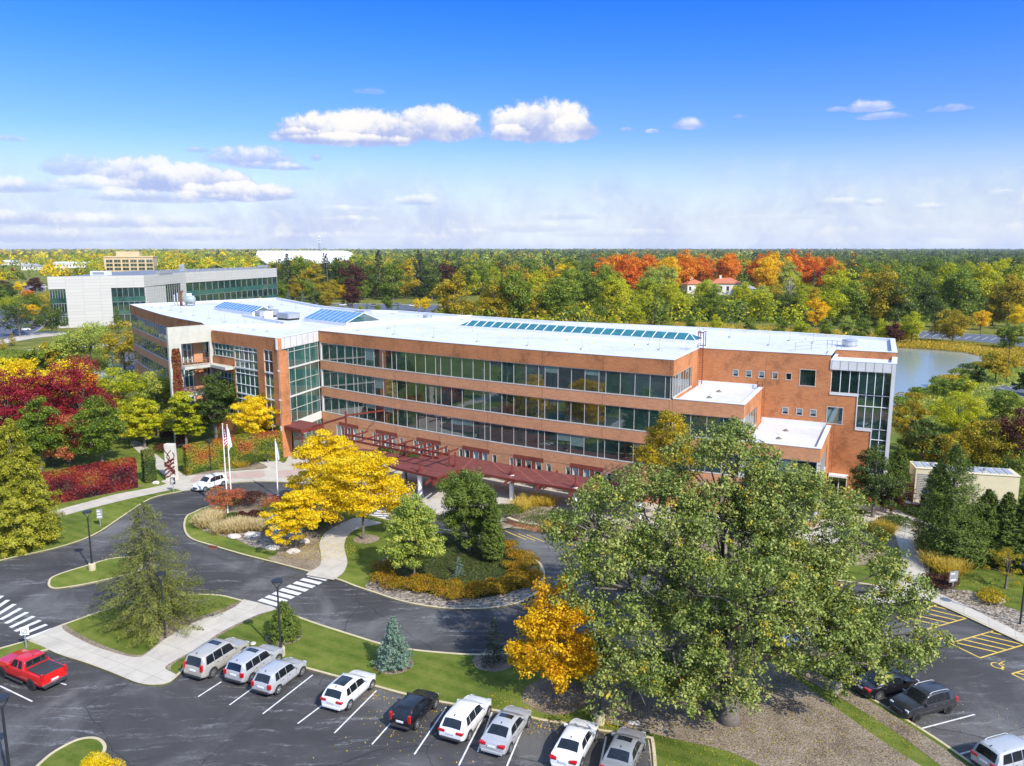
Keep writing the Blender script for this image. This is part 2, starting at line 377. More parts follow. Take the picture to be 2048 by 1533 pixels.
M_field = mat('field_grass', rough=.95, spec=.1, fn=f_grass((.05, .075, .012), (.10, .125, .02), (.19, .18, .04), (.34, .27, .08)))
M_mulch = mat('bark_mulch', rough=.95, spec=.1, fn=f_mulch)
M_gravel = mat('river_gravel', rough=.9, fn=f_gravel)
M_walk = mat('pale_concrete', rough=.85, fn=f_conc((.47, .43, .36), .5, 1.8))
M_conc = mat('grey_concrete', rough=.85, fn=f_conc((.46, .45, .38), 0, 0))
M_kerb = mat('kerb_concrete', rough=.85, fn=f_conc((.48, .41, .26), 0, 0))
M_pav = mat('pink_paving', rough=.85, fn=f_conc((.44, .33, .28), .3, .9))
M_brick = mat('orange_brick', rough=.88, spec=.2, fn=f_brick((.50, .185, .066), (.40, .135, .046), (.42, .24, .13)))
M_brickL = mat('light_brick', rough=.88, spec=.2, fn=f_brick((.58, .255, .115), (.47, .185, .08), (.50, .33, .21), .15))
M_brickR = mat('red_brick', rough=.88, spec=.2, fn=f_brick((.26, .055, .03), (.20, .04, .025), (.20, .08, .06)))
M_roof = mat('white_roof_membrane', rough=.55, spec=.3, fn=f_roof)
M_cap = mat('white_metal_cap', (.82, .83, .86), .4, 0, .5, fn=vary((.66, .68, .71), .06, .6))
M_frame = mat('window_frame_metal', (.62, .60, .56), .45, fn=vary((.46, .44, .41), .1, 1.))
M_panel = mat('white_panel', (.74, .74, .70), .5, fn=vary((.60, .60, .57), .07, .5))
M_glass = mat('dark_green_glass', (.01, .03, .028), .025, 0, 1.0, fn=f_glass((.012, .034, .030), .6))
M_glassT = mat('teal_glass', (.03, .11, .09), .03, 0, 1.0, fn=f_glass((.028, .085, .072), .5))
M_glassB = mat('blind_glass', (.35, .45, .43), .15, 0, .8, fn=vary((.33, .44, .42), .1, 2.))
M_blind = mat('drawn_blind', (.12, .19, .17), .25, 0, .8, fn=vary((.12, .19, .17), .2, 2.))
M_sky1 = mat('skylight_teal', (.03, .17, .20), .12, 0, .8, fn=vary((.02, .135, .165), .25, 1.2))
M_sky2 = mat('skylight_blue', (.06, .2, .38), .15, 0, .8, fn=vary((.05, .19, .36), .3, 1.2))
M_red = mat('red_painted_steel', (.2, .03, .02), .5, fn=vary((.14, .026, .018), .2, 2.))
M_redroof = mat('red_canopy_roof', (.22, .055, .04), .65, fn=vary((.155, .042, .034), .22, 1.2))
M_dark = mat('dark_metal', (.02, .022, .025), .45, fn=vary((.022, .024, .027), .2, 4))
M_grey = mat('grey_metal', (.3, .31, .32), .45, .3, fn=vary((.32, .33, .34), .2, 3))
M_galv = mat('galvanised_metal', (.5, .52, .53), .4, .5, fn=vary((.5, .52, .53), .15, 3))
M_white = mat('white_paint', (.8, .8, .8), .5, fn=vary((.76, .76, .75), .08, 2))
M_line = mat('white_line_paint', (.7, .7, .68), .7, fn=vary((.62, .62, .60), .25, 2.5))
M_yline = mat('yellow_line_paint', (.62, .43, .06), .7, fn=vary((.60, .42, .07), .2, 3))
M_yel = mat('yellow_flag', (.8, .5, .02), .6, fn=vary((.8, .5, .02), .1, 4))
M_cream = mat('cream_painted_metal', (.62, .53, .34), .5, fn=vary((.62, .53, .35), .06, 1))
M_tan = mat('tan_stone', (.5, .38, .22), .8, fn=vary((.50, .38, .22), .1, .2))
M_bwall = mat('off_white_cladding', rough=.7, fn=None)
def f_clad(nb, bs):
    uv = nb.n('ShaderNodeUVMap').outputs[0]; br = nb.n('ShaderNodeTexBrick'); br.offset = 0; nb.l(uv, br.inputs['Vector'])
    br.inputs['Scale'].default_value = 1; br.inputs['Brick Width'].default_value = 6; br.inputs['Row Height'].default_value = 1.25; br.inputs['Mortar Size'].default_value = .05
    br.inputs['Color1'].default_value = (.45, .44, .40, 1); br.inputs['Color2'].default_value = (.42, .41, .38, 1); br.inputs['Mortar'].default_value = (.30, .295, .28, 1)
    nb.l(br.outputs[0], bs.inputs['Base Color'])
f_clad(NB(M_bwall.node_tree), M_bwall.node_tree.nodes['Principled BSDF'])
M_water = mat('pond_water', (.25, .29, .24), .16, 0, 1.0, fn=f_water)
M_bark = mat('grey_bark', (.12, .10, .08), .9, fn=vary((.13, .11, .09), .4, 6))
M_barkP = mat('pale_bark', (.4, .37, .32), .9, fn=vary((.40, .37, .32), .25, 6))
M_rock = mat('pale_limestone', (.5, .46, .4), .85, fn=vary((.5, .46, .4), .25, 1.5))
M_tile = mat('terracotta_roof', (.42, .14, .07), .8, fn=vary((.42, .14, .07), .2, 1))

# ------------------------------------------------------------------ foliage
def leafmat(name, stops, trans=.35, gloss=.35, rnd=.25):
    m_ = bpy.data.materials.new(name); m_.use_nodes = True; nb = NB(m_.node_tree); n_ = m_.node_tree.nodes
    bs = n_['Principled BSDF']; at_ = nb.n('ShaderNodeAttribute', attribute_name='var'); oi = nb.n('ShaderNodeObjectInfo')
    t = nb.m('ADD', at_.outputs['Fac'], nb.m('MULTIPLY', nb.m('SUBTRACT', oi.outputs['Random'], .5), rnd))
    k = len(stops); col = nb.ramp(t, [(.08 + .84 * i / (k - 1), c) for i, c in enumerate(stops)])
    nb.l(col, bs.inputs['Base Color']); bs.inputs['Roughness'].default_value = .5; bs.inputs['Specular IOR Level'].default_value = gloss
    tr = nb.n('ShaderNodeBsdfTranslucent'); nb.l(col, tr.inputs[0]); mx = nb.n('ShaderNodeMixShader'); mx.inputs[0].default_value = trans
    nb.l(bs.outputs[0], mx.inputs[1]); nb.l(tr.outputs[0], mx.inputs[2]); nb.l(mx.outputs[0], n_['Material Output'].inputs[0]); return m_
LM = {
 'oak': leafmat('oak_leaves', [(.055, .092, .013), (.12, .17, .023), (.205, .26, .045), (.32, .365, .11), (.44, .36, .035)], .22, .28),
 'yellow': leafmat('golden_leaves', [(.50, .31, .004), (.76, .54, .006), (.88, .67, .014), (.90, .74, .05)], .45, .2, .1),
 'orange': leafmat('amber_leaves', [(.48, .21, .012), (.72, .41, .010), (.86, .57, .012), (.88, .66, .03)], .45, .2, .1),
 'red': leafmat('crimson_leaves', [(.09, .004, .010), (.20, .008, .020), (.34, .018, .035), (.40, .05, .045)], .35, .3, .1),
 'redor': leafmat('scarlet_leaves', [(.42, .05, .01), (.66, .14, .015), (.78, .26, .015), (.82, .42, .03)], .4, .2, .3),
 'green': leafmat('mid_green_leaves', [(.05, .09, .010), (.11, .175, .014), (.20, .27, .02), (.34, .37, .03)], .35, .35, .2),
 'dkgreen': leafmat('dark_green_leaves', [(.03, .055, .010), (.06, .10, .014), (.10, .15, .02), (.17, .20, .03)], .3, .35, .2),
 'lime': leafmat('lime_leaves', [(.14, .20, .01), (.32, .38, .012), (.50, .50, .015), (.66, .56, .02)], .4, .3, .25),
 'olive': leafmat('olive_gold_leaves', [(.15, .14, .015), (.30, .26, .02), (.50, .36, .02), (.64, .46, .03)], .4, .2, .3),
 'pale': leafmat('pale_green_leaves', [(.16, .23, .03), (.30, .38, .05), (.44, .50, .10), (.62, .54, .06)], .4, .3, .2),
 'maroon': leafmat('maroon_leaves', [(.03, .010, .008), (.06, .018, .014), (.10, .03, .02), (.14, .05, .02)], .3, .3, .1),
 'coral': leafmat('coral_leaves', [(.32, .07, .04), (.46, .11, .06), (.56, .18, .08), (.36, .28, .06)], .4, .2, .1),
 'conifer': leafmat('conifer_needles', [(.045, .075, .012), (.08, .125, .018), (.13, .18, .025), (.19, .235, .035)], .15, .25, .2),
 'conifery': leafmat('yellow_green_needles', [(.15, .16, .014), (.26, .27, .020), (.38, .37, .03), (.50, .44, .04)], .2, .25, .1),
 'grspruce': leafmat('grey_green_needles', [(.07, .085, .016), (.13, .15, .025), (.20, .215, .035), (.30, .29, .05)], .2, .25, .1),
 'blue': leafmat('blue_green_needles', [(.07, .13, .09), (.12, .20, .14), (.18, .28, .20), (.28, .36, .27)], .15, .3, .1),
 'dark': leafmat('dark_conifer_needles', [(.022, .035, .016), (.035, .055, .022), (.055, .08, .03), (.08, .105, .035)], .15, .25, .2),
 'wheat': leafmat('wheat_blades', [(.34, .25, .08), (.50, .38, .15), (.62, .50, .24), (.70, .60, .36)], .4, .2, .1),
 'gold': leafmat('gold_blades', [(.35, .24, .02), (.5, .36, .03), (.62, .44, .05), (.66, .52, .12)], .4, .2, .1),
 'ivy': leafmat('ivy_leaves', [(.05, .10, .010), (.12, .18, .014), (.26, .26, .016), (.42, .18, .02), (.40, .07, .025)], .3, .3, .1),
 'hedge': leafmat('hedge_leaves', [(.03, .06, .010), (.06, .10, .012), (.10, .14, .016), (.16, .18, .02)], .25, .3, .1),
 'spirea': leafmat('spirea_leaves', [(.14, .10, .012), (.26, .19, .014), (.42, .26, .012), (.36, .12, .02)], .35, .2, .1),
 'redhedge': leafmat('red_creeper_leaves', [(.03, .006, .009), (.09, .008, .014), (.19, .014, .018), (.34, .04, .015), (.26, .19, .02)], .3, .3, .1),
}
def leafmesh(name, P_, N_, S, var, mt, aspect=.62, T=None):
    """one rhombic leaf per point, all in one mesh; var colours each leaf"""
    rs = np.random.RandomState(len(P_) % 9973); n = len(P_)
    N_ = N_ / np.maximum(1e-6, np.linalg.norm(N_, axis=1, keepdims=True))
    if T is None: T = rs.normal(size=(n, 3))
    T = T - (T * N_).sum(1, keepdims=True) * N_; T /= np.maximum(1e-6, np.linalg.norm(T, axis=1, keepdims=True)); B = np.cross(N_, T)
    S = np.asarray(S).reshape(-1, 1) * np.ones((n, 1))
    fold = N_ * S * .12
    V = np.stack([P_ - T * S * .5, P_ + B * S * .5 * aspect + fold, P_ + T * S * .5, P_ - B * S * .5 * aspect + fold], 1).reshape(-1, 3)
    me = bpy.data.meshes.new(name); me.vertices.add(4 * n); me.vertices.foreach_set('co', V.astype(np.float32).ravel())
    me.loops.add(4 * n); me.loops.foreach_set('vertex_index', np.arange(4 * n, dtype=np.int32)); me.polygons.add(n)
    me.polygons.foreach_set('loop_start', np.arange(0, 4 * n, 4, dtype=np.int32)); me.update(calc_edges=True)
    a = me.attributes.new('var', 'FLOAT', 'POINT'); a.data.foreach_set('value', np.repeat(np.clip(var, 0, 1), 4).astype(np.float32))
    me.materials.append(mt); o = bpy.data.objects.new(name, me); COL.objects.link(o); return o
def clumps(rs, C, rc, n, squash=.7, jitter=.9, up=.5):
    """n leaves on the shells of each clump"""
    C = np.asarray(C, float); m_ = len(C); rc = np.asarray(rc, float) * np.ones(m_)
    d = rs.normal(size=(m_, n, 3)); d /= np.linalg.norm(d, axis=2, keepdims=True)
    r = rs.uniform(.45, 1.08, size=(m_, n, 1)) * rc[:, None, None]
    off = d * r; off[:, :, 2] *= squash
    P_ = (C[:, None, :] + off).reshape(-1, 3)
    N_ = (d * .8 + rs.normal(size=d.shape) * jitter * .6 + np.array([0, 0, up])).reshape(-1, 3)
    return P_, N_
def crown_clumps(rs, lobes, n, shell=.62):
    """clump centres near the surface of a union of ellipsoids (cx,cy,cz,rx,ry,rz)"""
    L = np.array(lobes, float); vol = (L[:, 3] * L[:, 4] + L[:, 3] * L[:, 5]) ; vol /= vol.sum(); C = []
    while len(C) < n:
        l = L[rs.choice(len(L), p=vol)]; d = rs.normal(size=3); d /= np.linalg.norm(d)
        r = rs.uniform(shell, 1.0); p = l[:3] + d * l[3:] * r
        inside = 0
        for q in L:
            if (((p - q[:3]) / q[3:]) ** 2).sum() < (shell * .8) ** 2: inside = 1; break
        if not inside or rs.rand() < .06: C.append(p)
    return np.array(C)
def trunk_mesh(rs, h0, r0, targets, top, parent, mt=None, lean=(0, 0), nm='trunk'):
    m_ = MB(); base = Vector((0, 0, 0)); tp = Vector((lean[0], lean[1], top))
    pts = [base, Vector((lean[0] * .1, lean[1] * .1, h0 * .4)), Vector((lean[0] * .3, lean[1] * .3, h0)), Vector((lean[0] * .6 + rs.uniform(-.1, .1), lean[1] * .6, (h0 + top) / 2)), tp]
    m_.tube([(0, 0, -.15)] + [tuple(p) for p in pts], [r0 * 1.5, r0 * 1.25, r0 * .95, r0 * .8, r0 * .5, r0 * .12], 9)
    for t in targets:
        t = Vector(t); k = rs.uniform(.2, .75); hz = h0 + (min(top, max(h0, t.z)) - h0) * k * .7
        s_ = Vector((lean[0] * .4, lean[1] * .4, hz)); L = (t - s_).length
        mid = s_.lerp(t, .5) + Vector((rs.uniform(-.1, .1) * L, rs.uniform(-.1, .1) * L, .08 * L))
        r_ = r0 * rs.uniform(.28, .45)
        m_.tube([s_, s_.lerp(mid, .5) + Vector((0, 0, .03 * L)), mid, t.lerp(mid, .3), t], [r_, r_ * .8, r_ * .55, r_ * .35, r_ * .12], 6)
    return m_.build(nm, mt or M_bark, parent, smooth=True)
_occ = {}
def crown_obj(name, P_, N_, S, var, mt, parent, **k):
    o = leafmesh(name, P_, N_, S, var, mt, **k); o.parent = parent; return o
def broadleaf(nm, label, loc, h, rad, kind, seed, nclump=60, nleaf=90, leaf=.3, h0=None, r0=None, squash=.6, lobes=None, group=None, mt=None, rcf=.2, rz=0, mixkind=None, trunk_n=14, cat='tree', zlo=.22, shell=.55, lean=(0, 0)):
    rs = np.random.RandomState(seed); root = thing(nm, label, cat, (loc[0], loc[1], loc[2] if len(loc) > 2 else 0), rz, group)
    h0 = h0 or h * .22
    if lobes is None:
        lobes = [(lean[0], lean[1], h * (zlo + 1) / 2, rad * .72, rad * .72, h * (1 - zlo) / 2)]
        for k in range(7):
            a = 2 * math.pi * k / 7 + rs.uniform(-.3, .3); rr = rad * rs.uniform(.42, .62); zz = h * rs.uniform(zlo + .15, .78)
            q = rad * rs.uniform(.38, .52); lobes.append((lean[0] + math.cos(a) * rr, lean[1] + math.sin(a) * rr, zz, q, q, q * rs.uniform(.6, .9)))
        lobes.append((lean[0], lean[1], h * .82, rad * .42, rad * .42, h * .17))
    C = crown_clumps(rs, lobes, nclump, shell)
    C[:, 2] = np.maximum(C[:, 2], h * zlo * .6)
    rc = rad * rcf * rs.uniform(.7, 1.3, len(C))
    P_, N_ = clumps(rs, C, rc, nleaf, squash)
    cv_ = np.repeat(rs.uniform(0, 1, len(C)), nleaf); hgt = np.repeat((C[:, 2] - C[:, 2].min()) / (np.ptp(C[:, 2]) + .01), nleaf)
    var = .38 * cv_ + .5 * rs.uniform(0, 1, len(P_)) + .1
    S = leaf * rs.uniform(.65, 1.35, len(P_))
    tg = C[rs.choice(len(C), min(trunk_n, len(C)), False)]
    trunk_mesh(rs, h0, r0 or (.05 + h * .018), tg, h * .8, root, mt, lean)
    if mixkind:
        k2, fr = mixkind; sel = (cv_ < fr); 
        if sel.any() and (~sel).any():
            crown_obj('crown', P_[~sel], N_[~sel], S[~sel], var[~sel], LM[kind], root)
            crown_obj('crown', P_[sel], N_[sel], S[sel], rs.uniform(0, 1, sel.sum()), LM[k2], root); return root
    crown_obj('crown', P_, N_, S, var, LM[kind], root)
    return root
def conifer(nm, label, loc, h, rad, kind, seed, whorls=26, nb_=11, nl=34, leaf=.22, droop=.28, z0=.08, power=.9, irr=.25, group=None, cat='conifer', up=0., lean=(0, 0), twig=.22, r0=None, bare=0, asp=.34):
    rs = np.random.RandomState(seed); root = thing(nm, label, cat, (loc[0], loc[1], loc[2] if len(loc) > 2 else 0), 0, group)
    P_ = []; D_ = []; V_ = []; tm = MB(); r0 = r0 or h * .018
    tm.tube([(0, 0, -.1), (0, 0, h * .3), (lean[0] * .6, lean[1] * .6, h * .7), (lean[0], lean[1], h * .99)], [r0 * 1.3, r0, r0 * .5, r0 * .1], 8)
    for w in range(whorls):
        t = (w + .5) / whorls; z_ = h * (z0 + (1 - z0) * t); R_ = rad * ((1 - t) ** power) * 1.0 + .06
        if t < .08: R_ *= .8
        k = max(4, int(nb_ * (.45 + .55 * (1 - t))))
        for j in range(k):
            a = rs.uniform(0, 2 * math.pi); L = R_ * (1 + irr * rs.normal() * .6); L = max(.15, L)
            if rs.rand() < bare: continue
            n = max(5, int(nl * (L / rad) ** .8)); s_ = rs.uniform(.12, 1, n) ** .75
            dz = up * L * s_ - droop * L * s_ ** 1.6 + .10 * L * (s_ > .8) * (s_ - .8) * 4
            wob = rs.normal(size=n) * twig * L * (1.15 - s_) * .8
            ca, sa = math.cos(a), math.sin(a); px_ = lean[0] * t + ca * L * s_ - sa * wob; py_ = lean[1] * t + sa * L * s_ + ca * wob
            pz_ = z_ + dz + rs.normal(size=n) * .035 * rad - np.abs(wob) * .3
            P_.append(np.stack([px_, py_, pz_], 1)); dirs = np.stack([ca - sa * np.sign(wob) * .7, sa + ca * np.sign(wob) * .7, np.full(n, -droop * .8 + up)], 1); D_.append(dirs + rs.normal(size=(n, 3)) * .25)
            V_.append(np.full(n, rs.uniform(0, 1) * .4) + rs.uniform(0, .5, n) + .1 * s_)
            if irr > .2 and rs.rand() < .5: tm.beam((lean[0] * t, lean[1] * t, z_), (lean[0] * t + ca * L * .8, lean[1] * t + sa * L * .8, z_ + up * L * .8 - droop * L * .6), .03, .03)
    P_ = np.concatenate(P_); D_ = np.concatenate(D_); V_ = np.concatenate(V_)
    P_[:, 2] = np.maximum(P_[:, 2], .06)
    N_ = rs.normal(size=P_.shape) * .55 + np.array([0, 0, .9]) + np.stack([P_[:, 0], P_[:, 1], P_[:, 0] * 0], 1) / rad * .8
    tm.build('trunk', M_bark, root, smooth=True)
    crown_obj('crown', P_, N_, leaf * rs.uniform(.7, 1.4, len(P_)), V_, LM[kind], root, aspect=asp, T=D_)
    return root
def bush(nm, label, loc, r, h, kind, seed, n=1400, leaf=.16, group=None, cat='shrub', ry=None, rz=0, box=False, z=.12, lumps=9):
    """low shrub: leaves over a lumpy dome, or over a clipped box"""
    rs = np.random.RandomState(seed); root = thing(nm, label, cat, (loc[0], loc[1], z), rz, group); ry = ry or r
    tm = MB()
    for k in range(7):
        a = rs.uniform(0, 6.28); tm.tube([(0, 0, -.05), (math.cos(a) * r * .3, math.sin(a) * ry * .3, h * .35), (math.cos(a) * r * .6, math.sin(a) * ry * .6, h * .75)], [.04, .03, .012], 5)
    tm.build('stem', M_bark, root)
    if box:
        sx, sy, sz = r, ry, h; f = rs.uniform(0, 1, n); ax = np.array([4 * sx * sy, 2 * sx * sz, 2 * sx * sz, 2 * sy * sz, 2 * sy * sz]); ax /= ax.sum(); ax = ax.cumsum()
        u, v = rs.uniform(-1, 1, n), rs.uniform(-1, 1, n); P_ = np.zeros((n, 3)); N_ = np.zeros((n, 3))
        for k in range(5):
            s_ = (f < ax[k]) & (f >= (ax[k - 1] if k else 0))
            if k == 0: P_[s_] = np.stack([u[s_] * sx, v[s_] * sy, np.full(s_.sum(), sz)], 1); N_[s_] = (0, 0, 1)
            elif k < 3: sg = 1 if k == 1 else -1; P_[s_] = np.stack([u[s_] * sx, np.full(s_.sum(), sg * sy), (v[s_] + 1) / 2 * sz], 1); N_[s_] = (0, sg, .2)
            else: sg = 1 if k == 3 else -1; P_[s_] = np.stack([np.full(s_.sum(), sg * sx), u[s_] * sy, (v[s_] + 1) / 2 * sz], 1); N_[s_] = (sg, 0, .2)
        lump = np.sin(P_[:, 0] * 2.3 + seed) * .05 + np.sin(P_[:, 2] * 3.1 + P_[:, 1] * 2) * .05
        P_ += N_ * (lump[:, None] + rs.normal(size=(n, 1)) * .05); N_ = N_ + rs.normal(size=(n, 3)) * .45
        var = np.clip(.5 + .3 * np.sin(P_[:, 0] * .9 + seed) * np.cos(P_[:, 2] * 1.4) + .35 * (rs.uniform(0, 1, n) - .5) + (P_[:, 2] / sz - .5) * .35, 0, 1)
    else:
        lb = [(rs.uniform(-.5, .5) * r, rs.uniform(-.5, .5) * ry, h * .5, r * rs.uniform(.4, .62), ry * rs.uniform(.4, .62), h * rs.uniform(.38, .55)) for _ in range(lumps)]
        lb = np.array(lb); i = rs.randint(0, lumps, n); d = rs.normal(size=(n, 3)); d /= np.linalg.norm(d, axis=1, keepdims=True); d[:, 2] = np.abs(d[:, 2]) * .9 - .2
        P_ = lb[i, :3] + d * lb[i, 3:] * rs.uniform(.8, 1.08, (n, 1)); P_[:, 2] = np.maximum(P_[:, 2], .03); N_ = d + rs.normal(size=(n, 3)) * .5
        var = .4 * rs.uniform(0, 1, lumps)[i] + .6 * rs.uniform(0, 1, n)
    crown_obj('foliage', P_, N_, leaf * rs.uniform(.7, 1.3, n), var, LM[kind], root)
    return root
def core(o, r, ry, h, col=None):
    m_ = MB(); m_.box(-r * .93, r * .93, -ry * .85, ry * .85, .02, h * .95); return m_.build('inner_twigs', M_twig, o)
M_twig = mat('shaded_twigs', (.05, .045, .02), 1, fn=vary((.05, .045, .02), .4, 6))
def grasstuft(nm, label, spots, h, kind, seed, per=140, group=None, z=.12, spread=.35, cat='ornamental grass', blade=None):
    per = int(per * 1.9); rs = np.random.RandomState(seed); cx = sum(s_[0] for s_ in spots) / len(spots); cy = sum(s_[1] for s_ in spots) / len(spots)
    root = thing(nm, label, cat, (cx, cy, z), 0, group)
    P_ = []; T_ = []
    for (x_, y_) in spots:
        d = rs.normal(size=(per, 2)) * spread * h; hh = h * rs.uniform(.45, 1.1, per); base = np.stack([np.full(per, x_ - cx), np.full(per, y_ - cy)], 1) + d * .35
        tip = np.stack([base[:, 0] + d[:, 0], base[:, 1] + d[:, 1], hh], 1); bt = np.stack([base[:, 0], base[:, 1], hh * 0], 1)
        for f0 in (.25, .6, .9):
            P_.append(bt + (tip - bt) * f0); T_.append(tip - bt)
    P_ = np.concatenate(P_); T_ = np.concatenate(T_); n = len(P_)
    hz = P_[:, 2] / h
    o = leafmesh('blades', P_, rs.normal(size=(n, 3)) * np.array([1, 1, .4]), h * .42 * rs.uniform(.7, 1.2, n), np.clip(hz * .7 + .3 * rs.uniform(0, 1, n), 0, 1), LM[kind], aspect=.07, T=T_); o.parent = root
    return root
def copytree(root, loc, rz=0., sc=1., label=None, group=None, mats=None):
    r = root.copy(); COL.objects.link(r); r.location = loc; r.rotation_euler = (0, 0, rz); r.scale = sc if isinstance(sc, tuple) else (sc, sc, sc)
    for k_ in ('group',):
        if k_ in r and not group: del r[k_]
    if label: r['label'] = label
    if group: r['group'] = group
    for ch in root.children:
        c = ch.copy(); COL.objects.link(c); c.parent = r
        for g2 in ch.children:
            d = g2.copy(); COL.objects.link(d); d.parent = c
    return r

# ------------------------------------------------------------------ ground
def Z1(a, b): return (a / 2.244, 850 + b / 2.244)          # reading aids: places read off enlarged details
def Z2_(a, b): return (350 + a / 2.787, 850 + b / 2.787)
def Z3(a, b): return (340 + a / 2.926, 1200 + b / 2.926)
def Z4(a, b): return (950 + a / 4.002, 1150 + b / 4.002)
def Z5(a, b): return (1350 + a / 2.934, 1050 + b / 2.934)
def G(l, z=0.): return [g(p[0], p[1], z) for p in l]
prism('ground', [(-9000, -300), (9000, -300), (9000, 16000), (-9000, 16000)], -.5, -.03, M_field, kind='structure', sides=False)
prism('asphalt', [(-140, 10), (130, 10), (130, 116), (-140, 116)], -.2, 0, M_asph, kind='structure', sides=False)
far = [(-260, 1195), (0, 1124), (107, 1100), (187, 1073), (249, 1033), (303, 999), (356, 986), (385, 981), (420, 974), (475, 967), (526, 965), (580, 967), (640, 972), (700, 982), (760, 997), (800, 1010), (860, 1028), (940, 1042), (1014, 1056), (1044, 1060), (1109, 1069), (1300, 1100), (1500, 1132), (1650, 1160), (1760, 1176), (1841, 1199), (1900, 1222), (2048, 1291), (2300, 1410)]
farw = smoothpoly(G(far), False, 4)
lawnN = farw + [(150, 40), (150, 128), (-190, 128), (-190, 60)]
prism('lawn', lawnN, -.1, .12, M_grass, kind='structure')
kb = MB(); strip(kb, farw, False, 0.0, .2, -.1, .135); kb.build('kerb', M_kerb)['kind'] = 'structure'
def island(pts, kerb=True, nm='island_lawn', m_=None, n=5):
    w = smoothpoly(G(pts), True, n)
    if area(w) < 0: w.reverse()
    prism(nm, w, -.1, .12, m_ or M_grass, kind='structure')
    if kerb:
        k = MB(); strip(k, w, True, .0, .2, -.05, .14); k.build('kerb', M_kerb)['kind'] = 'structure'
    return w
isl = [(380, 1079), (367, 1057), (372, 1035), (388, 1026), (414, 1015), (470, 1003), (520, 998), (580, 999), (640, 1005), (690, 1016), (740, 1032), (800, 1046), (860, 1056), (920, 1066), (970, 1077), (1020, 1096), (1055, 1112), (1082, 1130), (1090, 1152), (1080, 1182), (1050, 1203), (1024, 1212), (978, 1219.6), (931, 1221), (888, 1219.6), (834, 1212), (791, 1202), (745, 1187), (709, 1175), (675, 1162), (617, 1146), (557, 1130), (490, 1113), (428, 1095)]
island(isl)
island([Z1(215, 715), Z1(222, 735), Z1(265, 740), Z1(400, 718), Z1(540, 685), Z1(610, 668), Z1(640, 645), Z1(630, 615), Z1(595, 602), Z1(560, 597), Z1(480, 608), Z1(380, 638), Z1(290, 665), Z1(230, 690)], nm='small_island_lawn')
island([Z1(150, 1550), Z1(230, 1480), Z1(330, 1425), Z1(400, 1408), Z1(450, 1415), Z1(478, 1445), Z1(470, 1480), Z1(430, 1510), Z1(380, 1560), Z1(250, 1640), Z1(60, 1640)], nm='parking_island_lawn')
island([(-200, 1352), (0, 1299), (49, 1285), (60, 1282), (60, 1282), (105, 1300), (105, 1300), (70, 1310), (0, 1332), (-200, 1390)], nm='corner_lawn')
big = [(60, 1282), (60, 1282), (102, 1261), (122, 1253), (232, 1215), (312, 1197), (423, 1191), (485, 1203), (552, 1221), (587, 1232), (637, 1250), (709, 1273), (763, 1289.5), (816, 1300), (888, 1307.5), (960, 1311), (1060, 1306), (1140, 1284), (1200, 1256), (1300, 1236), (1440, 1262), (1560, 1309), (1682, 1364), (1841, 1459), (1950, 1533), (2100, 1640), (2100, 1640), (1330, 1900), (1330, 1900), (1307, 1533), (1301, 1481), (1301, 1481), (1240, 1471), (1202, 1466), (1142, 1453.6), (1085, 1445), (1040, 1435), (979, 1424), (900, 1412), (818, 1395), (740, 1374), (673, 1357), (610, 1340), (540, 1322), (487, 1308), (432, 1297), (400, 1310), (372, 1338), (357, 1354), (339, 1368), (312, 1373), (276, 1369), (223, 1348), (169, 1328), (111, 1309)]
bigw = island(big, nm='front_lawn', n=4)
def sheet(nm, pts, m_, z_, n=5, closed=True): 
    o = prism(nm, smoothpoly(G(pts), True, n), z_ - .02, z_, m_, kind='structure', sides=False); return o
# paths
A_ = lambda l, f: [f(*p) for p in l]
sheet('entrance_path', A_([(730, 845), (750, 826), (790, 805), (812, 780), (815, 740), (805, 680), (812, 650), (835, 610), (880, 580), (950, 548), (1010, 525), (1100, 540), (1150, 556), (1060, 575), (1000, 595), (960, 630), (946, 665), (945, 700), (960, 760), (957, 795), (935, 835), (885, 873), (885, 873), (730, 845)], Z2_), M_walk, .146)
sheet('footpath', A_([(135, 968), (135, 968), (230, 922), (275, 905), (275, 905), (290, 930), (350, 965), (430, 1003), (560, 1043), (620, 1050), (650, 1040), (720, 985), (780, 945), (880, 890), (1000, 850), (1060, 820), (1095, 790), (1095, 790), (1170, 808), (1245, 834), (1245, 834), (1150, 862), (1000, 933), (880, 1013), (790, 1063), (742, 1096), (775, 1120), (800, 1132), (800, 1132), (760, 1162), (700, 1173), (620, 1166), (500, 1116), (380, 1071), (250, 1031)], Z1), M_walk, .146)
sheet('path_edge_mulch', A_([(275, 903), (295, 900), (330, 930), (450, 990), (560, 1030), (615, 1040), (650, 1032), (715, 972), (650, 930), (700, 900), (780, 850), (850, 840), (880, 870), (980, 838), (1070, 800), (1095, 790), (1060, 825), (1000, 855), (880, 895), (780, 950), (720, 990), (650, 1045), (620, 1055), (560, 1048), (430, 1008), (350, 970), (285, 930)], Z1), M_mulch, .132)
sheet('path_edge_mulch', A_([(745, 1098), (735, 1090), (800, 1045), (900, 985), (1010, 915), (1150, 852), (1230, 838), (1150, 868), (1015, 935), (900, 1010), (800, 1065), (765, 1100), (800, 1130)], Z1), M_mulch, .132)
NW = lambda a, b_: (a / 5.12, 840 + b_ / 5.12)
NE_ = lambda a, b_: (300 + a / 5.12, 850 + b_ / 5.12)
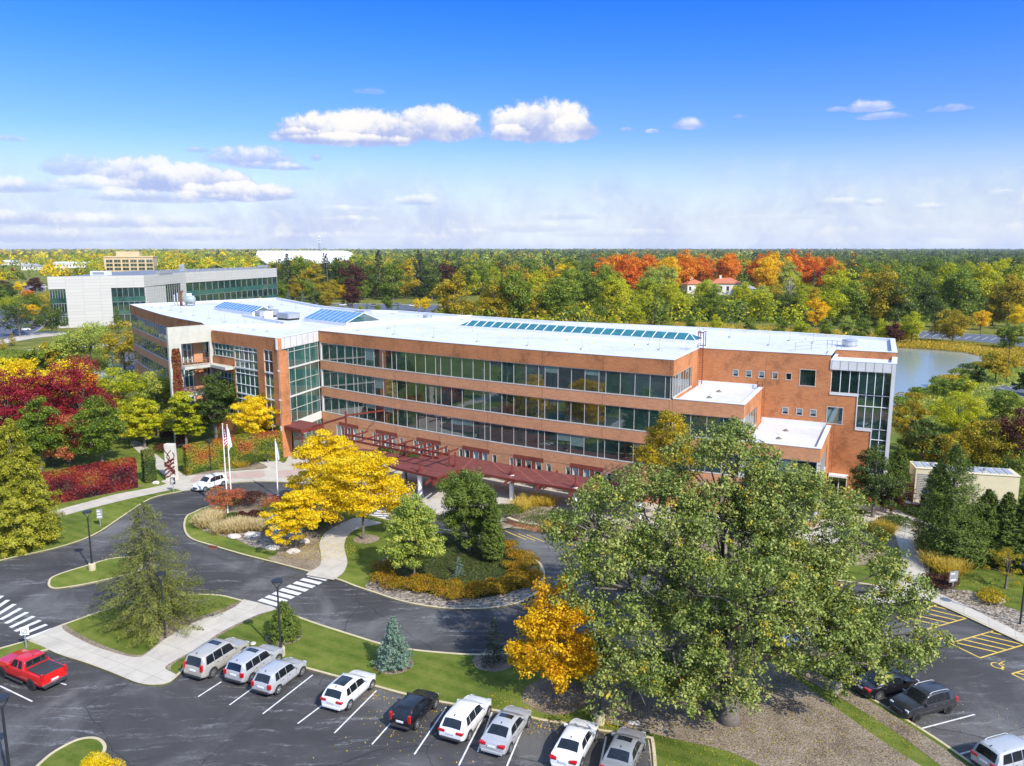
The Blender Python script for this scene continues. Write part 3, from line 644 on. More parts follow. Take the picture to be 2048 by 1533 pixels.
sheet('sidewalk', [(-260, 1150), (0, 1073), NW(300, 1090), NW(560, 1018), NW(900, 925), NW(1300, 825), NW(1750, 728), NW(1800, 718), NW(1870, 742), NW(1870, 742), (385, 980), (385, 980), NE_(600, 640), NE_(580, 520), NE_(400, 530), NE_(400, 530), NE_(230, 560), (330, 962), NW(1650, 645), NW(1700, 668), NW(1500, 715), NW(1200, 770), NW(900, 850), NW(560, 940), NW(250, 1020), (0, 1052), (-260, 1128)], M_walk, .14, 3)
sheet('plaza', [(379, 982), (379, 982), (420, 973), (475, 966), (526, 964), (580, 966), (640, 971), (700, 981), (760, 996), (800, 1008), (860, 1026), (940, 1041), (1014, 1054), (1080, 1064), (1080, 1064), (1085, 1020), (1020, 985), (950, 960), (880, 930), (760, 880), (680, 860), (600, 880), (572, 925), (560, 925), (535, 925), NE_(1110, 395), NE_(1200, 435), NE_(1150, 462), NE_(830, 485), NE_(450, 540)], M_walk, .138, 3)
sheet('pink_paving_band', [NE_(410, 575), NE_(560, 520), NE_(830, 500), NE_(1160, 478), NE_(1160, 478), NE_(1155, 550), NE_(830, 565), NE_(830, 580), NE_(480, 600), NE_(440, 600)], M_pav, .144, 3)
sheet('pink_paving_band', [NE_(1310, 480), NE_(1310, 480), NE_(1500, 470), (640, 945), (700, 960), (700, 960), (690, 972), (640, 962), NE_(1500, 545), NE_(1310, 550), NE_(1310, 550)], M_pav, .144, 3)
sheet('garden_path', [(262, 890), (280, 886), (330, 925), (372, 955), (372, 955), (345, 962), (320, 945), (290, 918)], M_walk, .142, 3)
sheet('garden_path', [(136, 884), (165, 878), (190, 888), (182, 893), (160, 890), (140, 888)], M_walk, .142, 3)
sheet('side_path', [Z5(1290, 60), Z5(1290, 0), (1780, 1040), (1756, 1030), (1730, 1024), (1700, 1016), (1735, 1012), (1775, 1020), (1803, 1032), (1822, 1055), Z5(1400, 40), Z5(1420, 130), Z5(1440, 190), Z5(1500, 390), Z5(1500, 390), Z5(1700, 480), Z5(2048, 655), Z5(2300, 780), Z5(2300, 830), Z5(2048, 703), Z5(1700, 535), Z5(1560, 478), Z5(1440, 445), Z5(1250, 470), Z5(1100, 465), Z5(1060, 440), Z5(1250, 330), Z5(1330, 220)], M_walk, .14, 4)
# planting beds
M_soil = mat('dark_planted_soil', (.05, .05, .02), .95, spec=.1, fn=vary((.055, .055, .022), .6, 3))
sheet('east_bed', A_([(1060, 903), (1090, 875), (1110, 830), (1130, 790), (1180, 740), (1300, 640), (1420, 600), (1500, 600), (1700, 640), (1850, 680), (1980, 720), (2040, 780), (2055, 830), (2035, 900), (1945, 985), (1880, 1006), (1750, 1026), (1620, 1031), (1500, 1026), (1350, 1005), (1230, 975), (1100, 935)], Z2_), M_gravel, .130)
sheet('bed_ground_cover', A_([(1110, 850), (1180, 760), (1300, 650), (1500, 610), (1700, 650), (1850, 690), (1990, 740), (2035, 800), (2010, 880), (1900, 930), (1700, 975), (1500, 960), (1300, 930), (1170, 900)], Z2_), M_soil, .136)
sheet('west_bed', A_([(520, 752), (560, 735), (570, 700), (440, 690), (350, 650), (200, 610), (150, 590), (130, 560), (190, 470), (260, 440), (420, 395), (600, 420), (800, 460), (960, 540), (830, 600), (800, 680), (812, 740), (808, 785), (750, 822), (640, 795)], Z2_), M_mulch, .130)
sheet('gravel_bed', A_([(150, 590), (180, 560), (240, 540), (300, 600), (420, 610), (520, 640), (560, 690), (440, 690), (350, 650), (210, 612)], Z2_), M_gravel, .136)
def disc(nm, px, py, r, m_=M_mulch, z_=.132, sy=1.):
    c = g(px, py); rs = random.Random(int(px)); pts = [(c[0] + r * (1 + rs.uniform(-.06, .06)) * math.cos(a), c[1] + sy * r * math.sin(a)) for a in [2 * math.pi * k / 22 for k in range(22)]]
    o = prism(nm, pts, z_ - .02, z_, m_, kind='structure', sides=False); return o
disc('tree_ring', 1111, 1395, 2.3); disc('tree_ring', 788, 1332, 1.45); disc('tree_ring', 570, 1275, 1.5); disc('tree_ring', 988, 1325, 1.6); disc('tree_ring', 733, 1081, 1.35)
sheet('spruce_mulch', [(0, 1100), (30, 1098), (70, 1088), (96, 1078), (95, 1062), (60, 1058), (0, 1068), (-80, 1090)], M_mulch, .132)
sheet('oak_mulch', [(1170, 1300), (1230, 1270), (1330, 1262), (1450, 1290), (1560, 1340), (1610, 1375), (1700, 1440), (1800, 1510), (1880, 1560), (1900, 1600), (1700, 1620), (1540, 1545), (1450, 1505), (1340, 1480), (1270, 1462), (1190, 1440), (1170, 1390)], M_mulch, .131)
sheet('kerb_mulch', [(1560, 1322), (1682, 1373), (1841, 1470), (1950, 1545), (2060, 1620), (2000, 1620), (1900, 1550), (1800, 1475), (1690, 1405), (1600, 1355)], M_mulch, .134)
sheet('side_bed', A_([(1500, 395), (1700, 485), (2048, 660), (2300, 770), (2300, 560), (2048, 520), (1900, 470), (1750, 400), (1600, 380), (1500, 330), (1430, 180), (1400, 60), (1500, 90)], Z5), M_gravel, .131)
sheet('conifer_bed', A_([(1400, 20), (1450, 80), (1640, 195), (1800, 240), (2048, 300), (2300, 360), (2300, 250), (2048, 230), (1800, 150), (1600, 40)], Z5), M_mulch, .134)
sheet('wall_bed', [(985, 1062), (1010, 1040), (1060, 1012), (1110, 1020), (1180, 1050), (1240, 1075), (1200, 1080), (1109, 1066), (1040, 1057)], M_mulch, .147)
sheet('hedge_bed', [NW(440, 905), NW(700, 850), NW(1100, 770), NW(1430, 700), NW(1420, 680), NW(1000, 740), NW(450, 850)], M_mulch, .132)
sheet('entry_bed', [NE_(900, 430), NE_(1080, 390), NE_(1200, 435), NE_(1150, 460), NE_(860, 475), NE_(400, 530), NE_(380, 500), NE_(880, 460)], M_mulch, .146)
def fringe_flat(nm, c, w, d, rz, m_, z_):
    pass
# painted markings
def quad(m_, a, c, w, z_=.004):
    a = Vector(a); c = Vector(c); u = (c - a).normalized(); n_ = Vector((-u.y, u.x)) * w / 2
    m_.face([(a.x + n_.x, a.y + n_.y, z_), (a.x - n_.x, a.y - n_.y, z_), (c.x - n_.x, c.y - n_.y, z_), (c.x + n_.x, c.y + n_.y, z_)][::-1])
def stripe(a, c, w=.11, m_=None, nm='bay_line'):
    q = MB(); quad(q, g(*a), g(*c), w); o = q.build(nm, m_ or M_line)
    for p in o.data.polygons:
        if p.normal.z < 0: o.data.flip_normals(); break
    o['kind'] = 'structure'; return o
lines = [(Z3(165, 567), Z3(300, 480)), (Z3(348, 616), Z3(500, 505)), (Z3(543, 668), Z3(835, 440)), (Z3(747, 725), Z3(1020, 520)), (Z3(962, 780), Z3(1208, 532)), (Z3(1182, 846), Z3(1400, 600)), (Z3(1430, 905), Z3(1617, 628)), (Z3(1690, 970), Z3(1835, 680)), (Z4(20, 1420), Z4(150, 1060)), (Z4(255, 1533), Z4(402, 1180)), (Z4(637, 1533), Z4(727, 1235)), (Z4(1000, 1533), Z4(1050, 1295)), (Z1(0, 1172), Z1(145, 1242)), (Z1(240, 1150), Z1(298, 1167)), (Z5(1437, 1198), Z5(1760, 1113)), (Z5(1665, 1347), Z5(1990, 1260)), (Z5(1215, 1080), Z5(1520, 1000)), (Z5(610, 657), Z5(745, 630)), (Z5(1010, 950), Z5(1300, 870))]
for a, c in lines: stripe(a, c)
stripe(Z4(1397, 1322), Z4(1425, 1533), .2, M_kerb, 'painted_kerb_line')
cw = MB()
W0, W1 = g(*Z1(455 * 0 + 1138, 797)), g(*Z1(1218, 824)); W2, W3 = g(*Z1(1365, 690)), g(*Z1(1465, 698))
for k in range(9):
    t = k / 8.; a = Vector(g(*Z1(1135 + (1385 - 1135) * t, 800 + (677 - 800) * t))); c = Vector(g(*Z1(1222 + (1470 - 1222) * t, 826 + (696 - 826) * t))); quad(cw, a, c, .55)
for k in range(10):
    t = k / 8.; a = g(*Z1(112 + (-62 - 112) * t, 962 + (822 - 962) * t)); c = g(*Z1(238 + (8 - 238) * t, 915 + (768 - 915) * t)); quad(cw, a, c, .42)
for k in range(5):
    t = k / 4.; quad(cw, g(*Z2_(1065 + 60 * t, 528 - 48 * t)), g(*Z2_(1160 + 60 * t, 530 - 45 * t)), .45)
o = cw.build('crosswalk', M_line); o['kind'] = 'structure'
Z6 = lambda a, b_: (1700 + a / 5.109, 1100 + b_ / 5.109)
yh = MB()
def hatch(A, B, C_, D):
    """yellow box A B C D with stripes"""
    A, B, C_, D = [Vector(g(*p)) for p in (A, B, C_, D)]
    for a, c in ((A, B), (C_, D), (D, A)): quad(yh, a, c, .13)
    for k in range(1, 6):
        t = k / 6.
        quad(yh, A.lerp(B, t * 1.0), D.lerp(C_, min(1, t + .08)) if t < .9 else C_, .13) if False else None
    n_ = 5
    for k in range(n_):
        t = (k + .4) / n_; a = A.lerp(B, t); c = D.lerp(C_, t * .95 + .02)
        # stripes run obliquely, from the far side to the near side one step on
        a2 = A.lerp(B, max(0, t)); c2 = D.lerp(C_, min(1, t + .32)) if t + .32 <= 1 else B.lerp(C_, (1 - t) / .32)
        quad(yh, a2, c2, .16)
hatch(Z6(475, 690), Z6(900, 560), Z6(1190, 700), Z6(740, 825))
hatch(Z6(1020, 955), Z6(1480, 825), Z6(1778, 970), Z6(1330, 1105))
hatch(Z6(1652, 1268), Z6(2130, 1130), Z6(2430, 1270), Z6(1980, 1430))
for (cx_, cy_) in ((905, 872), (1525, 1172)):
    c = Vector(g(*Z6(cx_, cy_))); u = (Vector(g(*Z6(1190, 700))) - Vector(g(*Z6(740, 825)))).normalized(); w = Vector((-u.y, u.x))
    def T_(p): q = c + u * p[1] * 1.15 - w * p[0] * 1.15; return (q.x, q.y)
    arc = [(.05 + .38 * math.cos(a), -.22 + .38 * math.sin(a)) for a in [R(-230 + k * 28) for k in range(10)]]
    for i in range(9): quad(yh, T_(arc[i]), T_(arc[i + 1]), .1)
    for a_, c_ in (((-.12, .55), (-.05, .0)), ((-.05, .0), (.28, -.02)), ((.28, -.02), (.42, -.42)), ((.42, -.42), (.58, -.38)), ((-.09, .25), (.2, .22)), ((-.16, .62), (-.1, .72))): quad(yh, T_(a_), T_(c_), .1)
for k in range(3): quad(yh, g(1018 + 18 * k, 1066 + 2 * k), g(1052 + 18 * k, 1080 + 2 * k), .12)
quad(yh, g(1010, 1062), g(1052, 1080), .12)
o = yh.build('yellow_bay_marking', M_yline); o['kind'] = 'structure'
for o in list(COL.objects):
    if o.type == 'MESH' and o.name.startswith(('crosswalk', 'yellow_bay', 'bay_line', 'painted_kerb')):
        bm = bmesh.new(); bm.from_mesh(o.data)
        for f in bm.faces:
            if f.normal.z < 0: f.normal_flip()
        # stripes that cross one another are laid 1.5 mm apart, as coats of paint
        for i, f in enumerate(bm.faces):
            for v in f.verts: v.co.z += (i % 7) * .0015
        bm.to_mesh(o.data); bm.free()
# storm drain at the kerb, manhole in the lawn
d_ = thing('storm_drain', 'rusty storm drain grate set in the kerb of the oval island', 'drain', (*g(*Z1(955, 553)), .0), -.42)
m_ = MB(); m_.box(-.5, .5, -.3, .0, .0, .02)
for k in range(6): m_.box(-.45 + k * .16, -.36 + k * .16, -.26, -.04, .02, .035)
m_.build('grate', mat('rusty_iron', (.16, .06, .03), .8, fn=vary((.16, .06, .03), .4, 8)), d_); m_ = MB(); m_.box(-.5, .5, .0, .16, .0, .22); m_.build('hood', MATS['rusty_iron'], d_)
for (px, py, lb) in ((*Z3(487, 265), 'small pale round lid in the front lawn behind the silver cars'), (*Z4(1247, 1200), 'open round concrete cap beside the oak mulch near the lamp base'), (*Z4(1297, 1203), 'small pale stone lying by the oak mulch')):
    m_ = MB(); c = g(px, py); m_.cyl(c, .24, .1, .2, 14, .2); tag(m_.build('utility_lid', M_rock), lb, 'utility cover')
# paving in front of the long facade, planting at its foot
fp = [(-31, 113.5), (-29, 123.0), (-10, 111.6), (6, 101.0), (19, 95.2), (34, 86.5), (46, 90.5), (48, 84), (34, 74.5), (20, 79.5), (8, 83.6), (-4, 91.5), (-14, 96.5), (-22, 101.5)]
prism('front_paving', fp, .1, .132, M_walk, kind='structure', sides=False)
fp = [(20, 84.0), (34, 79.6), (44, 89), (47, 86), (36, 74), (24, 73.0), (12, 77), (4, 82.6), (8, 86)]
prism('front_bed', fp, .1, .137, M_mulch, kind='structure', sides=False)
# water and far ground patches
pond = G([(1797, 696), (1850, 699), (1930, 707), (1985, 716), (1975, 724), (1958, 733), (1920, 745), (1885, 765), (1860, 778), (1830, 790), (1797, 808), (1740, 830), (1690, 800), (1650, 760), (1650, 720), (1700, 700), (1750, 695)])
prism('pond', smoothpoly(pond, True, 5), -.1, .03, M_water, kind='structure', sides=False)
bank = smoothpoly(pond, True, 5); 
if area(bank) < 0: bank.reverse()
k = MB(); strip(k, bank, True, -.7, .1, -.2, .09); k.build('pond_bank', M_mulch)['kind'] = 'structure'
def lot(nm, pts, lab_lines=(), z_=.02, n=1):
    p = smoothpoly(G(pts), True, 3) if n > 1 else G(pts); o = prism(nm, p, -.2, z_, M_asph2, kind='structure', sides=False)
    p = list(p); 
    if area(p) < 0: p.reverse()
    kk = MB(); strip(kk, p, True, -.3, 0, -.1, .16); kk.build('kerb', M_walk)['kind'] = 'structure'
    if lab_lines:
        q = MB()
        for a, c in lab_lines: quad(q, g(*a), g(*c), .16, z_ + .01)
        o2 = q.build('bay_lines', M_line); o2['kind'] = 'structure'
        for f in o2.data.polygons:
            if f.normal.z < 0: o2.data.flip_normals(); break
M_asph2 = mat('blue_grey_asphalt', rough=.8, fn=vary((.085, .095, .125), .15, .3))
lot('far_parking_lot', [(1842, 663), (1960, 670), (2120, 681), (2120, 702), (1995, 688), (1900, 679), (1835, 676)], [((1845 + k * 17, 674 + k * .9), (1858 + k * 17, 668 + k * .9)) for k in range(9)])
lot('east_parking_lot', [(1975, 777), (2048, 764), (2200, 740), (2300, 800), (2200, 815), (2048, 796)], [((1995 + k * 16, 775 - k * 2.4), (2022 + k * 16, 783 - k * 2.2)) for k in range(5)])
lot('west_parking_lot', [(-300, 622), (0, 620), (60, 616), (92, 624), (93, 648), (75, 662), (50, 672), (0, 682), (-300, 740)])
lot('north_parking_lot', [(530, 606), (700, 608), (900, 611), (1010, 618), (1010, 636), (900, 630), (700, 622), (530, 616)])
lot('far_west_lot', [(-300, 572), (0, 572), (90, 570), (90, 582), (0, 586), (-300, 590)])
sheet('north_footpath', [(0, 681), (70, 666), (125, 664), (130, 670), (75, 676), (0, 690), (-200, 730), (-200, 715)], M_walk, .05, 2)
sheet('garden_path', [(50, 702), (90, 696), (230, 686), (232, 691), (90, 704), (50, 709)], M_walk, .05, 2)
sheet('west_stream', [(186, 745), (215, 742), (232, 750), (232, 768), (200, 765)], M_water, .05, 3)
sheet('loading_yard', [(230, 700), (300, 696), (300, 740), (240, 745)], M_asph2, .04, 1)
sheet('service_road', [(1830, 985), (1880, 985), (1890, 1010), (1840, 1020), (1810, 1010)], M_asph2, .15, 2)

# ------------------------------------------------------------------ the brick office building
bld = thing('office_building', 'long curved four storey office building of orange brick with ribbon windows and a white roof', 'building')
UA = (.8965, -.443); VA = (.443, .8965); A1 = (24.7, 103.4)
def ST(s_, t_): return (A1[0] + UA[0] * s_ + VA[0] * t_, A1[1] + UA[1] * s_ + VA[1] * t_)
def arc(p, q, bulge, n):
    """curve between p and q; bulge > 0 swells to the right (outwards)"""
    p = Vector(p); q = Vector(q); d = q - p; nrm = Vector((d.y, -d.x)).normalized(); o = []
    for i in range(n + 1):
        t = i / n; v = p + d * t + nrm * bulge * 4 * t * (1 - t); o.append((v.x, v.y))
    return o
Wc = (-89.0, 184.4); brL = (-48.1, 126.0); brR = (-34.1, 114.4); bay = (-30.9, 125.6); mE = ST(0, -12.8)
main = arc((-30.8, 125.6), mE, -(-1.55), 14)
main = arc((-30.8, 125.6), mE, 1.5, 14)
west = [(-89.0, 184.4), (-79.2, 170.1), (-69.5, 156.5), (-62.2, 147.3), (-54.0, 138.2)]
west = smoothpoly(west, False, 4)
PAR = 18.0
def brickband(path, s0, s1, z0, z1, m_=None, out=0.0, dep=.5, nm='brick_band', par=None):
    q = MB(); strip(q, sub(path, s0, s1), False, -out, dep, z0, z1); return q.build(nm, m_ or M_brick, par or bld)
rw = random.Random(3)
def windows(path, s0, s1, z0, z1, gm=None, pat=(1.9, 1.9, 1.9, 1.9, .95), rail=(), sill=True, start=0, par=None, mw=.07, fm=None):
    """ribbon of windows: one part per group of panes, its frame a sub-part"""
    s_ = s0; grp = sum(pat)
    while s_ < s1 - .05:
        e = min(s1, s_ + grp)
        if s1 - e < .5: e = s1
        q = MB(); strip(q, sub(path, s_, e), False, .16, .24, z0, z1); wi = q.build('window', gm or M_glass, par or bld)
        f = MB(); x_ = s_; edges = [s_]; i = start
        while x_ < e - .05:
            x_ += pat[i % len(pat)]; i += 1
            if x_ < e - .2: edges.append(x_)
        for xx in edges + ([e] if e >= s1 - .01 else []):
            f.box(-mw / 2, mw / 2, -.18, -.12, z0, z1, wallM(path, xx))
        for zz in rail: strip(f, sub(path, s_, e), False, .06, .165, zz - .035, zz + .035)
        strip(f, sub(path, s_, e), False, .03, .17, z1 - .07, z1 - .001)
        if sill: strip(f, sub(path, s_, e), False, -.05, .18, z0 - .001, z0 + .1)
        f.build('frame', fm or M_frame, wi)
        for j in range(len(edges) - 1):
            if rw.random() < .10 and (gm is None) and par is None:
                q = MB(); strip(q, sub(path, edges[j] + .05, edges[j + 1] - .05), False, .148, .156, z0 + (z1 - z0) * rw.uniform(.35, .8), z1 - .08); q.build('blind', M_blind, wi)
        s_ = e
# main wing ----------------------------------------------------------
Lm = plen(main)
brickband(main, 0, Lm, 16.1, PAR - .02, M_brick, .02)
for (z0, z1) in ((13.2, 16.1), (8.95, 11.8), (4.85, 7.5)): windows(main, .35, Lm - .35, z0, z1, start=0)
brickband(main, 0, Lm, 11.8, 13.2, M_brickL, .02); brickband(main, 0, Lm, 7.5, 8.95, M_brickL, .02)
for (z0, z1) in ((13.2, 16.1), (8.95, 11.8), (4.85, 7.5)):
    q = MB(); q.box(-.0, .36, -.5, .0, z0, z1, wallM(main, 0)); q.build('pier', M_panel, bld)
# ground storey with small windows in groups
brickband(main, 0, Lm, 0.0, 1.1, M_brickL, 0); brickband(main, 0, Lm, 3.5, 4.85, M_brickL, .03)
s_ = 3.0; cur = 0.0; grp = 0
mod = [(.9, 0), (2.0, 1), (3.55, 1), (5.1, 1), (6.65, 0)]
sp = []
while s_ < Lm - 6:
    for off, rd in mod: sp.append((s_ + off, .95 if rd else .75, rd))
    s_ += 8.55
last = 0
for (c_, w_, rd) in sp:
    if c_ - w_ / 2 > last: brickband(main, last, c_ - w_ / 2, 1.1, 3.5, M_brickR if (rd and last > 0 and c_ - last < 2.2 and rd != 0) else M_brickL, .0, nm='brick_pier')
    p0, p1 = c_ - w_ / 2, c_ + w_ / 2; q = MB(); strip(q, sub(main, p0, p1), False, .2, .28, 1.1, 3.15); wi = q.build('window', M_glass if random.Random(int(c_ * 7)).random() < .62 else M_glassB, bld)
    f = MB()
    for xx in (p0 + .04, p1 - .04): f.box(-.04, .04, -.24, .02, 1.1, 3.15, wallM(main, xx))
    strip(f, sub(main, p0, p1), False, .02, .24, 3.06, 3.15); strip(f, sub(main, p0, p1), False, -.04, .24, 1.1, 1.18); f.build('frame', M_frame, wi)
    brickband(main, p0, p1, 3.15, 3.5, M_brickR if rd else M_brickL, .0, nm='lintel'); last = p1
brickband(main, last, Lm, 1.1, 3.5, M_brickL, 0, nm='brick_pier')
s_ = 3.0
while s_ < Lm - 6:          # proud red brick hoods over each group of three
    brickband(main, s_ + 1.25, s_ + 5.85, 3.17, 3.72, M_brickR, .045, .02, nm='red_brick_hood'); s_ += 8.55
# white and glass bay beside the entrance -----------------------------
bayp = [brR, bay]; Lb = plen(bayp)
q = MB(); strip(q, sub(bayp, .0, Lb), False, 0, .4, 16.3, PAR - .02); q.build('white_fascia', M_panel, bld)
q = MB()
for k in range(1, 7): q.box(-.03, .03, -.02, .035, 16.3, PAR - .03, wallM(bayp, k * Lb / 7))
q.build('fascia_joint', M_grey, bld)
for (z0, z1) in ((13.3, 16.3), (8.95, 13.1), (4.9, 8.75)):
    windows(bayp, .1, Lb - .1, z0, z1, M_glassT, pat=(2.75, 1.7, 3.0, 1.45, 2.4), rail=((15.6,) if z0 > 13 else ((z0 + z1) / 2,)), sill=False, mw=.1)
for zz, hh in ((13.2, .2), (8.85, .2)): q = MB(); strip(q, sub(bayp, 0, Lb), False, -.03, .3, zz - hh / 2, zz + hh / 2); q.build('white_transom', M_panel, bld)
q = MB(); strip(q, sub(bayp, 0, Lb), False, 0, .4, 3.7, 4.9); q.build('white_fascia', M_panel, bld)
windows(bayp, 3.2, Lb - .1, .1, 3.7, M_glassT, pat=(1.8, 1.8, 1.8, 1.8), rail=(2.4,), sill=False)
brickband(bayp, 0, .4, .0, 3.7, M_brick, 0)
wi = MB(); strip(wi, sub(bayp, .4, 3.2), False, .9, 1.0, .1, 3.7); dr = wi.build('entrance_door', M_glass, bld)
f = MB()
for xx in (.5, 1.4, 2.3, 3.1): f.box(-.07, .07, -1.0, -.8, .1, 3.7, wallM(bayp, xx))
strip(f, sub(bayp, .4, 3.2), False, .8, .98, 2.4, 2.6); f.build('frame', M_white, dr)
# brick front beside the bay: columns, tall glazing -------------------
br = [brL, brR]; Lr = plen(br)
brickband(br, 0, Lr, 16.05, PAR - .02, M_brick, .0, .6)
def pier(s0, s1, z0, z1, dep=.8, out=0, m_=None): q = MB(); q.box(s0, s1, -dep, out, z0, z1, Matrix.LocRotScale(None, None, None) @ wallM(br, 0)); return q.build('brick_column', m_ or M_brick, bld)
pier(12.6, 14.3, 0, 16.05, 1.0); pier(16.6, Lr, 0, 16.05, 1.6, -.001)
windows(br, .5, 6.0, 14.0, 16.05, M_glassT, pat=(1.1,) * 5, rail=(15.1,), par=bld); brickband(br, 0, 6.2, 11.6, 14.0, M_brick, 0)
windows(br, .5, 6.0, 9.3, 11.6, M_glassT, pat=(1.1,) * 5, rail=(10.6,)); brickband(br, 0, 6.2, 7.4, 9.3, M_brick, 0)
windows(br, .5, 6.0, 4.9, 7.4, M_glassT, pat=(1.1,) * 5); brickband(br, 0, 6.2, 0, 4.9, M_brick, 0)
for (z0, z1) in ((12.75, 16.05), (8.7, 12.6), (4.7, 8.55), (.2, 4.55)):
    windows(br, 6.3, 12.6, z0, z1, M_glassT, pat=(1.26,) * 5, rail=(z0 + (z1 - z0) * .8, z0 + (z1 - z0) * .36), sill=False, mw=.09, fm=M_white)
    windows(br, 14.3, 16.6, z0, z1, M_glassT, pat=(1.15, 1.15), rail=((z0 + z1) / 2,), sill=False, mw=.09, fm=M_white)
for zz in (12.67, 8.62, 4.62): q = MB(); strip(q, sub(br, 6.2, 12.6), False, .0, .5, zz - .09, zz + .09); strip(q, sub(br, 14.3, 16.6), False, .0, .5, zz - .09, zz + .09); q.build('white_transom', M_panel, bld)
# concrete screen wall with balconies ---------------------------------
cw0, cw1 = (-52.9, 120.9), (-47.9, 126.7); cwp = [cw0, cw1]; Lc = plen(cwp); MC = wallM(cwp, 0)
def cbox(x0, x1, y0, y1, z0, z1, nm, m_): q = MB(); q.box(x0, x1, y0, y1, z0, z1, MC); return q.build(nm, m_, bld)
cbox(0, Lc, -.45, 0, 16.2, 18.9, 'concrete_wall', M_conc); cbox(0, 2.0, -.45, 0, 0, 16.2, 'concrete_wall', M_conc); cbox(6.7, Lc, -.45, 0, 0, 16.2, 'concrete_column', M_conc)
for zz in (12.75, 8.4): cbox(2.0, 6.7, -.45, 0, zz - .55, zz, 'concrete_wall', M_conc)
for (z0, z1) in ((12.75, 16.2), (8.4, 12.2), (4, 7.85)):
    q = MB(); q.box(2.0, 6.7, -3.0, -2.9, z0, z1, MC); wi = q.build('window', M_glassT, bld); f = MB()
    for k in range(7): f.box(2.1 + k * .73, 2.2 + k * .73, -2.9, -2.8, z0, z1, MC)
    f.build('frame', M_white, wi); cbox(5.2, 6.7, -2.8, -2.4, z0, z1, 'brick_wall', M_brickL)
for zz, ext in ((12.75, True), (8.4, False)):
    n0 = Vector(cw0); u_ = (Vector(cw1) - n0).normalized(); nr = Vector((u_.y, -u_.x)); ub = (Vector(brR) - Vector(brL)).normalized()
    P_ = [n0 + u_ * 1.6, n0 + u_ * 1.6 + nr * 1.5, n0 + u_ * 5.8 + nr * 1.5, Vector(brL) + ub * 6.2 - Vector((-ub.y, ub.x)) * 1.6, Vector(brL) + ub * 6.2, Vector(brL), n0 + u_ * 7.2]
    if not ext: P_ = P_[:3] + [n0 + u_ * 6.6 + nr * 1.5, n0 + u_ * 7.0]
    prism('balcony_slab', [(p.x, p.y) for p in P_], zz - .45, zz - .02, M_conc, bld)
    r_ = MB(); pa = n0 + u_ * 1.7 + nr * 1.4; pb = n0 + u_ * 5.9 + nr * 1.4; pc = n0 + u_ * 7.4 + nr * .9
    line = [n0 + u_ * 1.7 + nr * .05, pa, pb]
    for hgt in (.28, .56, .84, 1.1):
        for i in range(len(line) - 1): r_.beam((*line[i], zz + hgt), (*line[i + 1], zz + hgt), .045, .045)
    for k in range(7): p = pa.lerp(pb, k / 6); r_.beam((*p, zz), (*p, zz + 1.1), .05, .05)
    r_.build('railing', mat('pink_railing%d' % int(zz), (.42, .20, .15), .5, fn=vary((.42, .20, .15), .1, 3)), bld)
# west wing -----------------------------------------------------------
Lw = plen(west)
brickband(west, 0, Lw, 15.85, PAR - .02, M_brick, .02)
for (z0, z1) in ((12.8, 15.85), (8.95, 11.6), (4.9, 7.45)): windows(west, .3, Lw, z0, z1)
brickband(west, 0, Lw, 11.6, 12.8, M_brickL, .02); brickband(west, 0, Lw, 7.45, 8.95, M_brickL, .02); brickband(west, 0, Lw, 0, 4.9, M_brickL, 0)
# stepped east end ----------------------------------------------------
def seg(a, c): return [ST(*a), ST(*c)]
def bands(path, spec):
    L_ = plen(path)
    for kind_, z0, z1 in spec:
        if kind_ == 'b': brickband(path, 0, L_, z0, z1, M_brick)
        elif kind_ == 'l': brickband(path, 0, L_, z0, z1, M_brickL, .02)
        else: windows(path, .3, L_ - .3, z0, z1, pat=(1.9, 1.9, 1.9, 1.9, .95))
        if kind_ == 'w':
            for xx in (0, L_ - .3): q = MB(); q.box(xx, xx + .3, -.5, 0, z0, z1, wallM(path, 0)); q.build('corner_post', M_panel, bld)
bands(seg((0, -12.8), (8.3, -12.8)), [('l', 11.7, 13.35), ('w', 8.95, 11.7), ('l', 7.5, 8.95), ('w', 4.85, 7.5), ('l', 0, 4.85)])
bands(seg((8.3, -12.8), (16.7, -12.8)), [('l', 7.6, 9.15), ('w', 4.7, 7.6), ('l', 3.4, 4.7), ('w', .8, 3.4), ('l', 0, .8)])
sideW = dict(pat=(1.05,) * 9)
def side(s_, t0, t1, spec):
    path = seg((s_, t0), (s_, t1)); L_ = plen(path)
    for kind_, z0, z1 in spec:
        if kind_ == 'b': brickband(path, .5, L_, z0, z1, M_brick, .0)
        else:
            windows(path, .3, L_ - 3.6, z0, z1, pat=(1.25,) * 8); brickband(path, L_ - 3.6, L_, z0, z1, M_brick, 0)
side(0, -12.8, 0, [('b', 16.1, PAR - .02), ('w', 13.4, 16.1), ('b', 12.6, 13.38)])
side(8.3, -12.8, 0, [('b', 11.7, 13.35), ('w', 9.2, 11.7), ('b', 8.4, 9.18)])
side(16.7, -12.8, 0, [('b', 7.6, 9.15), ('w', 4.7, 7.6), ('b', 3.4, 4.7), ('w', .8, 3.4), ('b', 0, .8)])
